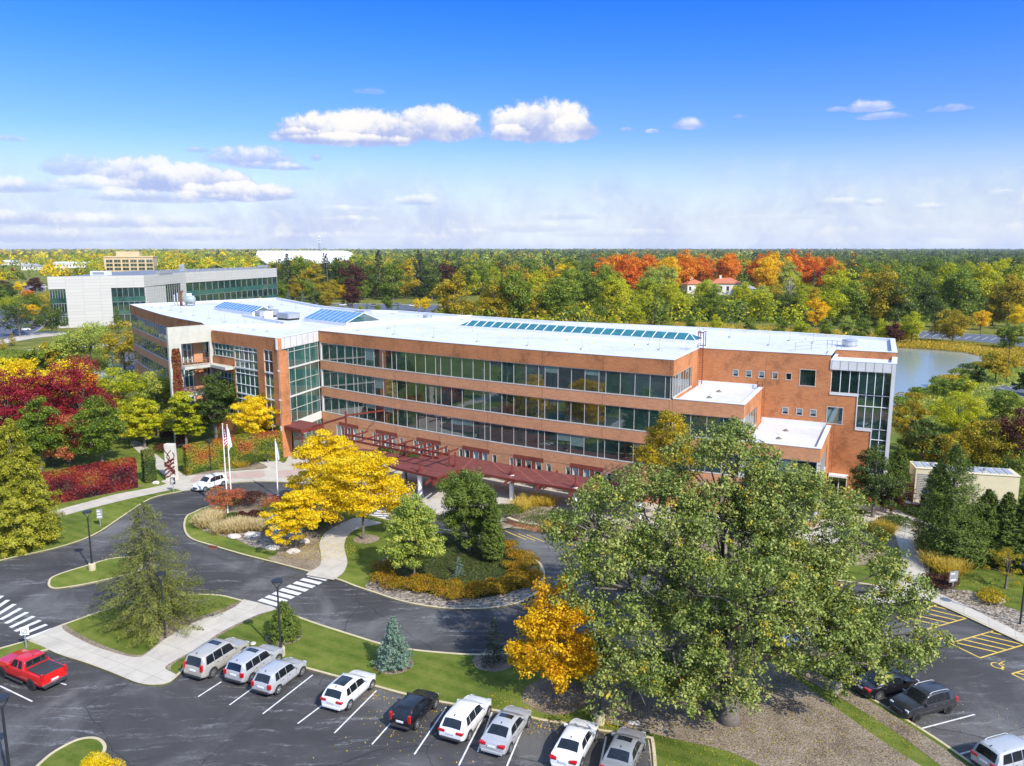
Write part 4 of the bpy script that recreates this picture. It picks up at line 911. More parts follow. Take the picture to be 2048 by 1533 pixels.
# end wall with square windows
endp = [ST(0, 0), ST(23.4, 0)]
holes = [(4.43, 5.2, 14.62, 15.45, 1), (6.08, 6.85, 14.62, 15.45, 1), (7.7, 8.45, 14.62, 15.45, 1), (9.35, 10.1, 14.62, 15.45, 0), (11.0, 11.75, 14.62, 15.45, 0), (12.65, 14.6, 14.0, 16.05, 0),
         (10.8, 11.6, 10.2, 11.05, 1), (12.5, 13.3, 10.2, 11.05, 1), (14.15, 14.95, 10.2, 11.05, 1), (16.1, 18.0, 9.5, 11.6, 2)]
q = MB()
def cutwall(q, x0, x1, z0, z1, hs):
    """wall face of bricks around rectangular openings"""
    xs = sorted({x0, x1, *[h[0] for h in hs], *[h[1] for h in hs]}); zs = sorted({z0, z1, *[h[2] for h in hs], *[h[3] for h in hs]})
    for i in range(len(xs) - 1):
        for j in range(len(zs) - 1):
            cx_, cz_ = (xs[i] + xs[i + 1]) / 2, (zs[j] + zs[j + 1]) / 2
            if any(h[0] < cx_ < h[1] and h[2] < cz_ < h[3] for h in hs): continue
            q.face([M_ @ Vector((x_, 0, z_)) for x_, z_ in ((xs[i], zs[j]), (xs[i + 1], zs[j]), (xs[i + 1], zs[j + 1]), (xs[i], zs[j + 1]))], [(xs[i], zs[j]), (xs[i + 1], zs[j]), (xs[i + 1], zs[j + 1]), (xs[i], zs[j + 1])])
    for h in hs:
        for (a, c) in (((h[0], h[2]), (h[1], h[2])), ((h[1], h[2]), (h[1], h[3])), ((h[1], h[3]), (h[0], h[3])), ((h[0], h[3]), (h[0], h[2]))):
            q.face([M_ @ Vector(p) for p in ((a[0], 0, a[1]), (c[0], 0, c[1]), (c[0], -.3, c[1]), (a[0], -.3, a[1]))], [(0, 0), (1, 0), (1, .3), (0, .3)])
M_ = wallM(endp, 0)
TG = [(16.35, 23.05, 13.45, 16.25), (19.55, 23.05, 9.3, 13.45), (21.35, 23.05, .9, 9.3)]
cutwall(q, 0, 23.4, 0, 17.3, holes + TG + [(17.0, 19.0, .3, 3.0)])
q.build('end_wall', M_brick, bld)
q = MB(); q.box(0, 16.15, -.5, 0, 17.3, PAR - .02, M_); q.build('parapet', M_brick, bld)
for (x0, x1, z0, z1, k_) in holes:
    q = MB(); q.box(x0, x1, -.26, -.2, z0, z1, M_); wi = q.build('window', (M_glass, M_glassB, M_glassT)[k_], bld); f = MB()
    for bx in ((x0, x0 + .07, z0, z1), (x1 - .07, x1, z0, z1), (x0 + .07, x1 - .07, z1 - .07, z1), (x0 - .06, x1 + .06, z0 - .09, z0 + .0)): f.box(bx[0], bx[1], -.19 if bx[2] >= z0 else -.1, .04, bx[2], bx[3], M_)
    f.build('frame', M_frame, wi)
    if k_ == 1: f = MB(); f.box(x0 + .07, x1 - .07, -.195, -.185, z0 + .02, z0 + .22, M_); f.build('open_sash', M_dark, wi)
q = MB(); q.box(17.0, 19.0, -.5, -.4, .3, 3.0, M_); wi = q.build('side_door', M_glass, bld); f = MB()
for bx in ((17.0, 17.08), (18.0, 18.08), (18.92, 19.0)): f.box(*bx, -.4, .02, .3, 3.0, M_)
f.box(16.9, 19.1, -.4, .9, 2.9, 3.15, M_); f.build('frame', M_white, wi)
# corner tower glazing
tw = [(16.35, 19.5, 13.45, 16.25, (1.06,) * 3, ()), (19.5, 23.05, 9.3, 16.25, (.9, .9, .9, .9), (13.35, 11.95)), (21.3, 23.05, .9, 9.25, (.88, .88), (7.9, 6.6, 5.1, 3.6, 2.2))]
for (x0, x1, z0, z1, pat_, rl) in tw:
    windows(endp, x0 + .02, x1, z0, z1, M_glass, pat=pat_, rail=rl, sill=False, mw=.08, fm=M_white)
q = MB()
for bx in ((16.3, 19.6, 13.1, 13.45), (19.45, 21.4, 8.9, 9.3), (21.25, 21.36, .9, 8.9), (19.45, 19.56, 9.3, 13.1)): q.box(bx[0], bx[1], -.3, .08, bx[2], bx[3], M_)
q.box(23.05, 23.45, -.5, .1, .9, 17.35, M_)
q.box(16.2, 23.05, -.4, .1, 16.25, 17.35, M_); q.build('white_trim', M_panel, bld)
q = MB()
for k in range(8): xx = 16.35 + k * .95; q.box(xx, xx + .04, .1, .125, 16.3, 17.33, M_)
q.build('trim_joint', M_grey, bld)
tr = [ST(23.4, 0), ST(23.4, 6.3)]
q = MB(); strip(q, tr, False, 0, .3, 0.9, 17.35); q.build('white_side_panel', M_panel, bld)
q = MB(); strip(q, tr, False, 0.02, .3, 0, .9); q.build('brick_plinth', M_brickR, bld)
p_ = [ST(16.1, .3), ST(23.2, .3), ST(23.2, 6.4), ST(16.1, 6.4)]; prism('tower_roof', p_, 16.9, 17.05, M_roof, bld)
q = MB(); strip(q, [ST(16.2, .0), ST(23.4, .0), ST(23.4, 6.3)], False, -.12, .5, 17.35, 17.43); strip(q, [ST(16.22, 6.2), ST(16.22, .5)], False, -.02, .4, 17.35, 17.43); q.build('roof_cap', M_cap, bld)
brickband([ST(16.2, 6.3), ST(23.4, 6.3)], 0, 7.2, 16.9, PAR - .02, M_brick, 0, .5)
# back walls
back = [ST(23.4, 6.3), ST(22.9, 23.0), (44.7, 122.1), (30.8, 130.7), (7.7, 141.6), (-9.7, 154.4), (-23.5, 165.6), (-32.4, 168.5), (-44.0, 180.6), (-61.9, 209.3), Wc]
Lk = plen(back)
brickband(back, 0, Lk, 16.1, PAR - .02, M_brick, 0); brickband(back, 0, Lk, 11.8, 13.2, M_brickL, 0); brickband(back, 0, Lk, 7.5, 8.95, M_brickL, 0); brickband(back, 0, Lk, 0, 4.85, M_brickL, 0)
for (z0, z1) in ((13.2, 16.1), (8.95, 11.8), (4.85, 7.5)): windows(back, 0.2, Lk - .2, z0, z1, pat=(3.8, 3.8, 3.8, 3.8, 3.8))
# roofs
foot = west[:-1] + [(-54.6, 138.8), (-50.9, 132.0), (-47.9, 126.2), brR, bay] + main[1:] + [ST(0, 0), ST(16.2, 0), ST(16.2, 6.3)] + back[:-1]
_f = list(foot) if area(foot) > 0 else list(foot)[::-1]
prism('roof', offset(_f, .3), 17.4, 17.62, M_roof, bld)
q = MB(); F_ = list(foot)
if area(F_) < 0: F_.reverse()
strip(q, F_, True, -.06, .58, PAR - .02, PAR + .05); q.build('roof_cap', M_cap, bld)
q = MB(); strip(q, F_, True, .51, .57, 17.5, PAR - .03); q.build('parapet_upstand', M_cap, bld)
def terrace(s0, s1, zt):
    p_ = [ST(s0 + .1, -12.4), ST(s1 - .1, -12.4), ST(s1 - .1, -.05), ST(s0 + .1, -.05)]; prism('terrace_roof', p_, zt - .6, zt - .3, M_roof, bld)
    q = MB(); strip(q, [ST(s0 + .02, -12.8), ST(s1, -12.8), ST(s1, 0)], False, -.06, .5, zt, zt + .07); q.build('roof_cap', M_cap, bld)
    q = MB(); strip(q, [ST(s0 + .05, -.06), ST(s1 - .6, -.06)], False, .0, .05, zt - .3, zt + .35); q.box(0, .35, 0, .25, 0, .1, Matrix.Translation((*ST(s0 + .5, -.5), zt - .3))); q.build('wall_flashing', M_cap, bld)
    for (a, c) in ((3.6, -4.0), (3.4, -8.6)):
        q = MB(); p = ST(s0 + a, c); q.cyl(p, .38, zt - .3, zt - .2, 14, .3); q.cyl(p, .16, zt - .2, zt - .08, 10); q.build('roof_drain', mat('drain_iron_%d_%d' % (zt, -c), (.2, .16, .12), .7), bld)
    q = MB(); p = ST(s0 + 3.2, -6.2); q.cyl(p, .12, zt - .3, zt + .05, 10); q.build('roof_vent', M_white, bld)
terrace(0, 8.3, 13.35); terrace(8.3, 16.7, 9.15)
# low white kerbs that part the roofs
def kerbline(pts, h=.35, w=.4): q = MB(); strip(q, pts, False, -w / 2, w / 2, 17.6, 18.0 + h * .4); return q.build('roof_divider', M_cap, bld)
kerbline([(-30.8, 125.9), (-25, 137), (-8, 153.5)]); kerbline([(-50.0, 131.9), (-46.5, 135.2), (-38, 134.6), (-37.4, 138.0)]); kerbline([(-37.3, 138.2), (-40.2, 139.5), (-53, 155.5)], .3)
# skylights
def skylight(A, B, w, base, ridge, m_, n, hip=1.6, label=''):
    """ridge light from A to B (world), glazed both sides"""
    bw_ = .09 if m_ is M_sky1 else .045
    A = Vector(A); B = Vector(B); L = (B - A).length; u_ = (B - A).normalized(); M_ = Matrix(((u_.x, u_.y, 0, A.x), (u_.y, -u_.x, 0, A.y), (0, 0, 1, 0), (0, 0, 0, 1)))
    q = MB(); q.box(0, L, -w, 0, 17.6, base, M_); q.build('skylight_kerb', M_cap, bld)
    rid = [(hip, -w / 2, ridge), (L - hip, -w / 2, ridge)]; c = [(0, 0, base + .01), (L, 0, base + .01), (L, -w, base + .01), (0, -w, base + .01)]
    for side_ in (0, 1):
        for k in range(n):
            t0, t1 = k / n, (k + 1) / n; e0, e1 = (c[0], c[1]) if side_ == 0 else (c[3], c[2])
            lo0 = Vector(e0).lerp(Vector(e1), t0 * 1.); lo1 = Vector(e0).lerp(Vector(e1), t1); hi0 = Vector(rid[0]).lerp(Vector(rid[1]), t0); hi1 = Vector(rid[0]).lerp(Vector(rid[1]), t1)
            # panes stay upright: the foot runs the same length as the ridge
            lo0 = Vector((hip + (L - 2 * hip) * t0, lo0.y, lo0.z)); lo1 = Vector((hip + (L - 2 * hip) * t1, lo1.y, lo1.z))
            q = MB(); f_ = [M_ @ p for p in (lo0, lo1, hi1, hi0)]; q.face(f_ if side_ else f_[::-1]); pn = q.build('skylight_pane', m_, bld)
            q = MB(); q.beam(M_ @ lo0 + Vector((0, 0, .03)), M_ @ hi0 + Vector((0, 0, .03)), bw_, .07)
            if k == n - 1: q.beam(M_ @ lo1 + Vector((0, 0, .03)), M_ @ hi1 + Vector((0, 0, .03)), .09, .07)
            q.build('glazing_bar', M_white if m_ is M_sky1 else M_galv, pn)
    for (e, r0, cc) in ((0, rid[0], (c[0], c[3])), (L, rid[1], (c[1], c[2]))):
        q = MB(); hx = hip if e == 0 else L - hip
        q.face([M_ @ Vector(cc[0]), M_ @ Vector(r0), M_ @ Vector(cc[1])]); q.face([M_ @ Vector(cc[0]), M_ @ Vector(r0), M_ @ Vector((hx, 0, base + .01))]); q.face([M_ @ Vector(cc[1]), M_ @ Vector(r0), M_ @ Vector((hx, -w, base + .01))])
        pn = q.build('skylight_pane', m_ if m_ is M_sky1 else M_glassT, bld); q = MB()
        for k in range(2): q.beam(M_ @ Vector(cc[k]), M_ @ Vector(r0), .1, .08)
        q.build('glazing_bar', M_white, pn)
    q = MB(); q.beam(M_ @ Vector(rid[0]), M_ @ Vector(rid[1]), .14, .1); q.build('ridge_bar', M_white, bld)
skylight((-9.0, 132.6), (25.8, 110.6), 3.6, 18.15, 18.95, M_sky1, 23, 1.5)
skylight((-36.6, 138.6), (-29.9, 132.5), 0, 18, 18, M_sky2, 1, .1) if False else None
skylight((-38.4, 145.5), (-28.6, 136.0), 7.5, 18.2, 19.75, M_sky2, 9, .05)
skylight((-64.9, 172.5), (-51.6, 157.2), 4.6, 18.3, 19.35, M_sky2, 12, .05)
# vertical face under the near end of the western light, boxes, vents
def plant(nm, label, px, py, w, d, h, rz, m_, z=17.62, legs=True, extra=None, cat='rooftop unit'):
    c = g(px, py, z); t = thing(nm, label, cat, (*c, z), rz)
    q = MB(); zz = .35 if legs else 0; q.box(-w / 2, w / 2, -d / 2, d / 2, zz, zz + h); q.box(-w / 2 - .06, w / 2 + .06, -d / 2 - .06, d / 2 + .06, zz + h, zz + h + .08); q.build('casing', m_, t, bevel=.03)
    q = MB(); 
    for k in range(5): q.box(-w * .4, w * .4, -d / 2 - .03, -d / 2, zz + h * (.15 + .15 * k), zz + h * (.22 + .15 * k))
    q.build('louvre', M_grey, t)
    if legs: q = MB(); [q.box(x_ - .1, x_ + .1, -d / 2, d / 2, 0, .35) for x_ in (-w * .4, w * .4)]; q.build('support', M_dark, t)
    return t
plant('rooftop_unit', 'pale grey box unit left of the middle blue skylight', 577, 640, 3.6, 2.6, .95, -.65, M_galv)
plant('rooftop_unit', 'grey box unit right of the middle blue skylight', 727, 637, 2.6, 2.0, 1.1, -.65, M_galv)
plant('rooftop_unit', 'small silver box unit by the white shaft, beside the far blue skylight', 521, 637, 1.6, 1.4, 1.0, -.6, M_galv)
plant('rooftop_unit', 'dark grey fan box right of the white shaft on the roof', 546, 634, 1.6, 1.6, 1.0, -.6, M_grey)
plant('plant_shaft', 'white walled shaft box below the far blue skylight', 531, 636, 2.0, 2.0, 1.2, -.6, M_cap, legs=False)
def roundunit(nm, label, px, py, r, h, m_, cone=False):
    c = g(px, py, 17.62); t = thing(nm, label, 'roof vent', (*c, 17.62)); q = MB(); q.cyl((0, 0), r, 0, h, 20); q.build('drum', m_, t)
    q = MB(); q.cyl((0, 0), r * 1.08, h * .86, h * .94, 20); q.cyl((0, 0), r * 1.08, h * .2, h * .26, 20); q.build('band', M_grey, t); q = MB(); q.cyl((0, 0), r * .92, h, h + .12, 20, r * .3); q.build('cap', m_, t)
roundunit('round_vent', 'round white vent drum on the roof between the two long wings', 855, 641, .85, 1.0, M_galv)
roundunit('round_vent', 'round white vent drum near the east corner of the roof', 1699, 694, .95, 1.0, M_galv)
roundunit('round_vent', 'slender white vent stack behind the fan box on the roof', 542, 629, .5, 1.7, M_galv)
t = thing('cooling_tank', 'grey green round cooling tank at the rear left of the roof', 'rooftop unit', (*g(380, 612, 17.62), 17.62), .2)
q = MB(); q.tube([(-1.3, 0, 1.4), (-1.0, 0, 1.4), (1.0, 0, 1.4), (1.3, 0, 1.4)], [.55, .95, .95, .55], 18); q.build('drum', mat('grey_green_metal', (.26, .32, .30), .5, fn=vary((.26, .32, .30), .15, 2)), t, smooth=True)
q = MB(); [q.box(x_ - .12, x_ + .12, -.9, .9, 0, 1.1) for x_ in (-.9, .9)]; q.build('support', M_grey, t); q = MB(); q.box(-.5, .5, -.4, .4, 2.3, 2.9); q.build('hood', M_cap, t)
for k, (px, lb, mm, hh) in enumerate(((350, 'leftmost thin silver flue of the rear roof plant', M_galv, 2.6), (356, 'second thin silver flue of the rear roof plant', M_galv, 3.0), (363, 'rusty brown bent flue beside the cooling tank', MATS['rusty_iron'], 3.4))):
    t = thing('flue', lb, 'flue', (*g(px, 614, 17.62), 17.62), 0, 'flues at the rear of the roof'); q = MB(); q.tube([(0, 0, 0), (0, 0, hh * .7), (0, 0, hh), (.5 if k == 2 else 0.01, 0, hh + .15)], .16 if k < 2 else .32, 10); q.build('pipe', mm, t, smooth=True); q = MB(); q.cyl((0, 0), .4, 0, .15, 12); q.build('collar', M_cap, t)
# lightning rods with weighted feet, yellow flags
rods = [(267 + 0, 0)]
rodpx = [(304, 615), (322, 617), (342, 621), (362, 625), (387, 632), (418, 637), (483, 605), (518, 601), (564, 610), (592, 616), (622, 620), (662, 625), (712, 605 + 23), (450, 645), (443, 652), (476, 655), (490, 650), (508, 661), (535, 664), (716, 662), (789, 669), (868, 676), (956, 684), (1056, 692), (1164, 699), (1319, 700), (838, 633), (786, 628), (925, 640), (996, 646), (1073, 651), (1155, 657), (1250, 662), (1352, 668), (1460, 675), (1579, 682), (1538, 691), (1626, 687), (1701, 688), (1298, 690), (777, 658)]
rp = thing('lightning_rod', None, 'lightning rod', (0, 0, 17.62)); q = MB(); q.cyl((0, 0), .34, 0, .1, 12, .28); q.cyl((0, 0), .14, .1, .22, 10, .04); q.build('foot', M_grey, rp); q = MB(); q.tube([(0, 0, .2), (0, 0, 1.5)], .022, 5); q.build('rod', M_grey, rp)
for i, (px, py) in enumerate(rodpx):
    c = g(px, py, 17.64)
    side_ = 'on the west roof' if px < 640 else ('along the rear edge of the main roof' if py < 656 and px < 1260 else ('on the east end of the roof' if px > 1400 else 'along the front of the main roof'))
    o = rp if i == 0 else copytree(rp, (0, 0, 0)); o.location = (*c, 17.64); o['category'] = 'lightning rod'; o['group'] = 'lightning rods ' + side_; o['label'] = 'thin grey lightning rod on a round foot ' + side_
fl = thing('marker_flag', None, 'flag', (0, 0, 17.64)); q = MB(); q.box(-.015, .015, -.015, .015, 0, .5); q.build('stake', M_yel, fl); q = MB(); q.box(.015, .26, -.012, .012, .32, .5); q.build('pennant', M_yel, fl)
fpx = [(756, 653), (832, 662), (905, 663), (946, 667), (1007, 676), (1030, 678), (1055, 678), (1080, 682), (1132, 686), (1182, 691), (1210, 695), (1228, 696), (1270, 696), (1328, 688), (1355, 689), (1178, 651), (1198, 652), (1222, 653), (1268, 655), (1309, 659), (1356, 661), (1408, 664), (1444, 667), (1520, 672), (1560, 676), (1610, 684), (1650, 676), (1690, 672), (1452, 690), (1500, 694), (700, 654), (640, 655), (600, 652), (560, 652), (420, 606), (470, 603), (520, 598), (330, 625)]
for i, (px, py) in enumerate(fpx):
    o = fl if i == 0 else copytree(fl, (0, 0, 0)); o.location = (*g(px, py, 17.64), 17.64); o.rotation_euler[2] = i * .7; o['group'] = 'small yellow flags on the roof'; o['label'] = 'small yellow marker flag stuck on the white roof'; o['category'] = 'flag'
# roof hatch ladder in red steel, guard rails
t = thing('roof_ladder', 'red steel ladder cage at the notch of the roof by the long skylight', 'ladder', (*ST(.3, -.7), 13.2), -.46)
q = MB()
for x_ in (-.35, .35): q.beam((x_, 0, .1), (x_, 0, 7.0), .09, .07); q.beam((x_, 0, 7), (x_, 1.2, 7), .08, .08); q.beam((x_, 1.2, 7), (x_, 1.2, 5.0), .08, .08)
q.build('stile', M_red, t); q = MB(); [q.beam((-.35, 0, .4 + k * .32), (.35, 0, .4 + k * .32), .03, .03) for k in range(21)]; q.beam((-.35, 0, 6.9), (.35, 0, 6.9), .1, .1); q.beam((-.35, 1.2, 5.1), (.35, 1.2, 5.1), .08, .08); q.build('rung', M_red, t)
t = thing('roof_ladder', 'red steel ladder between the upper terrace and the lower terrace', 'ladder', (*ST(8.0, -.35), 9.2), -.46)
q = MB()
for x_ in (-.3, .3): q.beam((x_, 0, .1), (x_, 0, 5.0), .08, .06)
q.build('stile', M_red, t); q = MB(); [q.beam((-.3, 0, .4 + k * .32), (.3, 0, .4 + k * .32), .03, .03) for k in range(14)]; q.build('rung', M_red, t)
t = thing('guard_rail', 'grey guard rail round the hatch at the east end of the roof', 'railing', (0, 0, 17.64)); q = MB(); A_c = Vector(g(1590, 703, 17.64)); B_c = Vector(g(1654, 697, 17.64)); C_c = Vector(g(1683, 700, 17.64))
for k in range(3): p = A_c.lerp(B_c, k / 2); q.beam((*p, 0), (*p, 1.15), .06, .06)
for k in range(1, 4): p = B_c.lerp(C_c, k / 3); q.beam((*p, 0), (*p, 1.15), .06, .06)
q.build('post', M_grey, t); q = MB()
for hh in (.6, 1.12): q.beam((*A_c, hh), (*B_c, hh), .05, .05); q.beam((*B_c, hh), (*C_c, hh), .05, .05)
q.build('rail', M_grey, t)
# creeper on the concrete wall and the brick column
def creeper(name, M4, w, z0, z1, kind, n, seed, top=.15, off=.06, leaf=.2):
    rs = np.random.RandomState(seed); v = rs.uniform(0, 1, n * 2) ** 1.15; ctr = .5 + .18 * np.sin(v * 5 + seed); hw = .5 * (1 - v * (1 - top)) + .05 * np.sin(v * 23); u_ = ctr * 0 + .5 + (rs.uniform(-1, 1, n * 2)) * hw
    keep = (u_ > 0) & (u_ < 1) & (rs.uniform(0, 1, n * 2) < .9 - .3 * (np.sin(u_ * 17) * np.sin(v * 13) > .4)); u_ = u_[keep][:n]; v = v[keep][:n]; m_ = len(u_)
    L_ = np.stack([u_ * w, off + rs.uniform(0, .18, m_), z0 + (z1 - z0) * v, np.ones(m_)], 1); A = np.array(M4); P_ = (A @ L_.T).T[:, :3]; nv = A[:3, 1]
    o = leafmesh(name, P_, nv + rs.normal(size=(m_, 3)) * .45 + np.array([0, 0, .2]), leaf * rs.uniform(.7, 1.3, m_), rs.uniform(0, 1, m_), LM[kind]); return tag(o)
o = creeper('creeper', MC, 2.0, .5, 15.6, 'redhedge', 5600, 3, .62); tag(o, 'red creeper climbing the tall concrete wall pier', 'creeper')
o = creeper('creeper', MC @ Matrix.Translation((1.9, 0, 0)), 4.6, 11.2, 12.2, 'redhedge', 420, 4, .6); tag(o, 'sparse red creeper below the upper balcony', 'creeper')
o = creeper('creeper', wallM(br, 12.6), 2.3, .5, 9.5, 'ivy', 2000, 5, .3); tag(o, 'yellow green ivy climbing the brick column between tall windows', 'creeper')
o = creeper('creeper', wallM(br, 5.6), 1.0, 1.0, 13.0, 'ivy', 900, 6, .3); tag(o, 'thin ivy climbing the brick edge beside the balcony', 'creeper')
o = creeper('creeper', wallM(br, 16.7), 1.5, .2, 5.0, 'hedge', 1100, 7, .6); tag(o, 'green ivy at the foot of the entrance corner column', 'creeper')
# canopies and pergola ------------------------------------------------
can = thing('entrance_canopy', 'small square red roofed canopy over the entrance doors', 'canopy')
ep = [(-34.6, 115.4), (-32.6, 118.6), (-28.4, 115.6), (-30.7, 112.2)]
prism('canopy_roof', ep, 4.75, 4.95, M_redroof, can); q = MB(); E_ = list(ep)
if area(E_) < 0: E_.reverse()
strip(q, E_, True, -.15, .12, 4.35, 4.9); q.build('edge_beam', M_red, can)
q = MB(); q.box(-.12, .12, -.12, .12, .1, 4.4, Matrix.Translation((-30.7, 112.9, 0))); q.box(-.12, .12, -.12, .12, .1, 4.4, Matrix.Translation((-28.9, 115.4, 0))); q.build('post', M_red, can)
wk = thing('covered_walkway', 'long red roofed walkway with red steel beams along the building front', 'walkway canopy')
zc = 3.15
cA = [(-7.6, 104.0), (-5.2, 102.8), (2.4, 97.8), (12.2, 92.2), (17.2, 89.4), (14.6, 85.2), (10.4, 87.4), (5.0, 90.5), (.3, 93.1), (-6.4, 97.5)]
cB = [(-15.2, 98.2), (-9.2, 93.6), (-6.5, 97.45), (-7.7, 104.1), (-10.9, 103.6), (-14.2, 102.7), (-16.6, 100.4)]
cC = [(-23.0, 103.6), (-16.7, 100.5), (-14.3, 102.8), (-17.5, 105.7), (-21.5, 107.2)]
for i, cp in enumerate((cA, cB, cC)):
    zz = zc + (0, .12, .24)[i]; prism('walkway_roof', cp, zz - .16, zz, M_redroof, wk); E_ = list(cp)
    if area(E_) < 0: E_.reverse()
    q = MB(); strip(q, E_, True, -.12, .08, zz - .3, zz - .02); q.build('edge_beam', M_red, wk)
# seams in the felt
q = MB()
for a, c in (((-5.2, 102.8), (-6.4, 97.5)), ((-2.6, 101.0), (-.0, 93.3)), ((.2, 99.2), (2.6, 91.8)), ((2.4, 97.8), (5.0, 90.6)), ((6.4, 95.5), (9.0, 88.3))): quad(q, a, c, .08, zc + .006)
o = q.build('seam', mat('seam_felt', (.36, .11, .09), .6), wk)
for f in o.data.polygons:
    if f.normal.z < 0: o.data.flip_normals(); break
for (x_, y_) in ((-.03, 94.75), (7.45, 89.6), (-7.3, 98.2), (-14.5, 103.3), (-11.6, 95.9), (14.4, 86.0)):
    q = MB(); q.cyl((x_, y_), .3, .1, 3.3, 14); po = q.build('column', M_white, wk, smooth=False)
    q = MB(); q.cyl((x_, y_), .34, 3.3, 3.55, 12); q.beam((x_, y_, 3.5), (x_, y_, 5.0), .16, .16); q.cyl((x_, y_), .12, 5.0, 5.15, 8); q.build('steel_cap', M_red, po)
q = MB()
for (x_, y_) in ((-.03, 94.75), (7.45, 89.6), (3.8, 92.6), (-7.3, 97.0), (-9.6, 94.9), (-8.6, 94.3), (11, 88)):
    for dx in (-.42, .42): q.beam((x_ + dx - .5, y_ - 2.2 + dx * .5, 2.78), (x_ + dx + 1.6, y_ + 5.0 + dx * .5, 2.78), .16, .34)
q.build('cross_beam', M_red, wk)
# trellis beams above the walkway
T0 = [g(*p) for p in ()]
q = MB()
Z7 = lambda a, b_: (640 + a / 6.827, 820 + b_ / 6.827)
tb = [Vector((*g(*Z7(345, 335), 4.8), 4.8)), Vector((*g(*Z7(1170, 500), 4.8), 4.8)), Vector((*g(*Z7(1760, 618), 4.8), 4.8))]
for dz, sh in ((0, 0), (0, -2.0)):
    l_ = [p + Vector((sh * .55, sh * .83, dz - (0 if sh == 0 else .0))) for p in tb]
    for i in range(2): q.beam(l_[i], l_[i + 1], .16, .26)
for k in range(8):
    t_ = (k + .5) / 8; p = tb[0].lerp(tb[1], t_ * 2) if t_ < .5 else tb[1].lerp(tb[2], t_ * 2 - 1)
    d_ = Vector((.55, .83, 0)); q.beam(p - d_ * 2.4, p + d_ * 3.2, .12, .2)
q.build('trellis_beam', M_red, wk)
pt_ = Vector(g(*Z7(365, 460), 3.3)); q = MB(); q.beam((*pt_, 0), (*pt_, 8.0), .26, .26); q.beam((*pt_, 7.2), (-29.2, 112.6, 5.2), .2, .3); q.beam((*pt_, 7.4), (pt_.x + 4.5, pt_.y + 6, 6.9), .16, .24); q.build('tall_post', M_red, wk)
for p in (tb[1], tb[2]): q = MB(); q.beam((p.x, p.y, .1), (p.x, p.y, 5.5), .2, .2); q.build('tall_post', M_red, wk)

# ------------------------------------------------------------------ vehicles
def paint(name, c, metal=.0):
    return mat(name, c, .28, metal, .5, coat=.8, fn=lambda nb, bs: (bs.inputs['Coat Roughness'].__setattr__('default_value', .06), vary(c, .05, 6)(nb, bs)))
P_white = paint('white_car_paint', (.66, .66, .66)); P_silver = paint('silver_car_paint', (.44, .45, .46), .25); P_tan = paint('champagne_car_paint', (.44, .42, .37), .25)
P_black = paint('black_car_paint', (.008, .008, .010)); P_char = paint('charcoal_car_paint', (.03, .031, .033), .2); P_red = paint('red_car_paint', (.55, .008, .006)); P_grey = paint('grey_car_paint', (.27, .28, .29), .25); P_blue = paint('blue_car_paint', (.05, .10, .25), .2)
M_cg = mat('tinted_car_glass', (.010, .012, .014), .04, 0, .9, fn=vary((.010, .012, .015), .4, 3)); M_tyre = mat('tyre_rubber', (.018, .018, .019), .85, fn=vary((.018, .018, .019), .2, 9)); M_rim = mat('alloy_rim', (.5, .51, .52), .3, .8, fn=vary((.5, .51, .52), .1, 9)); M_rimd = mat('dark_alloy_rim', (.03, .03, .032), .35, .5, fn=vary((.03, .03, .032), .1, 9))
M_tail = mat('red_tail_lamp', (.45, .006, .008), .2, 0, .6, coat=.6, fn=vary((.45, .007, .008), .3, 8)); M_head = mat('clear_head_lamp', (.6, .62, .65), .1, .2, .8, coat=.8, fn=vary((.55, .57, .6), .3, 9)); M_plast = mat('dark_trim_plastic', (.035, .035, .037), .6, fn=vary((.035, .035, .037), .2, 6)); M_plate = mat('number_plate', (.7, .7, .72), .4, fn=vary((.68, .68, .70), .15, 14)); M_chrome = mat('chrome_trim', (.7, .7, .7), .12, 1, fn=vary((.7, .7, .7), .08, 8))
KINDS = {
 'suv': dict(top=[(0, .62), (.004, .92), (.012, 1.08), (.07, -.10), (.10, -.03), (.30, 0), (.52, -.015), (.60, -.10), (.725, 1.16), (.80, 1.10), (.90, 1.03), (.95, .94), (.98, .82), (1, .58)], belt=1.06, ws=(.605, .715), rw=(.018, .066), rh=.2, sw=[(.095, .245), (.255, .408), (.418, .60)]),
 'cross': dict(top=[(0, .58), (.006, .85), (.02, 1.02), (.115, -.13), (.15, -.04), (.32, 0), (.50, -.02), (.58, -.12), (.73, 1.06), (.82, .99), (.89, .93), (.94, .85), (.975, .74), (1, .52)], belt=1.0, ws=(.585, .715), rw=(.03, .108), rh=.2, sw=[(.155, .255), (.265, .423), (.433, .60)]),
 'sedan': dict(top=[(0, .55), (.006, .80), (.02, .95), (.06, 1.0), (.15, 1.03), (.30, -.09), (.36, -.02), (.46, 0), (.55, -.03), (.60, -.10), (.735, 1.0), (.82, .95), (.94, .80), (.98, .68), (1, .5)], belt=.97, ws=(.605, .72), rw=(.165, .29), rh=.3, sw=[(.255, .425), (.435, .61)]),
 'pickup': dict(top=[(0, .75), (.003, 1.1), (.01, 1.28), (.345, 1.3), (.352, 1.32), (.372, -.14), (.385, -.04), (.45, 0), (.57, -.02), (.60, -.10), (.70, 1.36), (.78, 1.33), (.93, 1.24), (.98, 1.1), (1, .75)], belt=1.26, ws=(.605, .69), rw=(.354, .371), rh=.2, sw=[(.395, .48), (.50, .60)]),
}
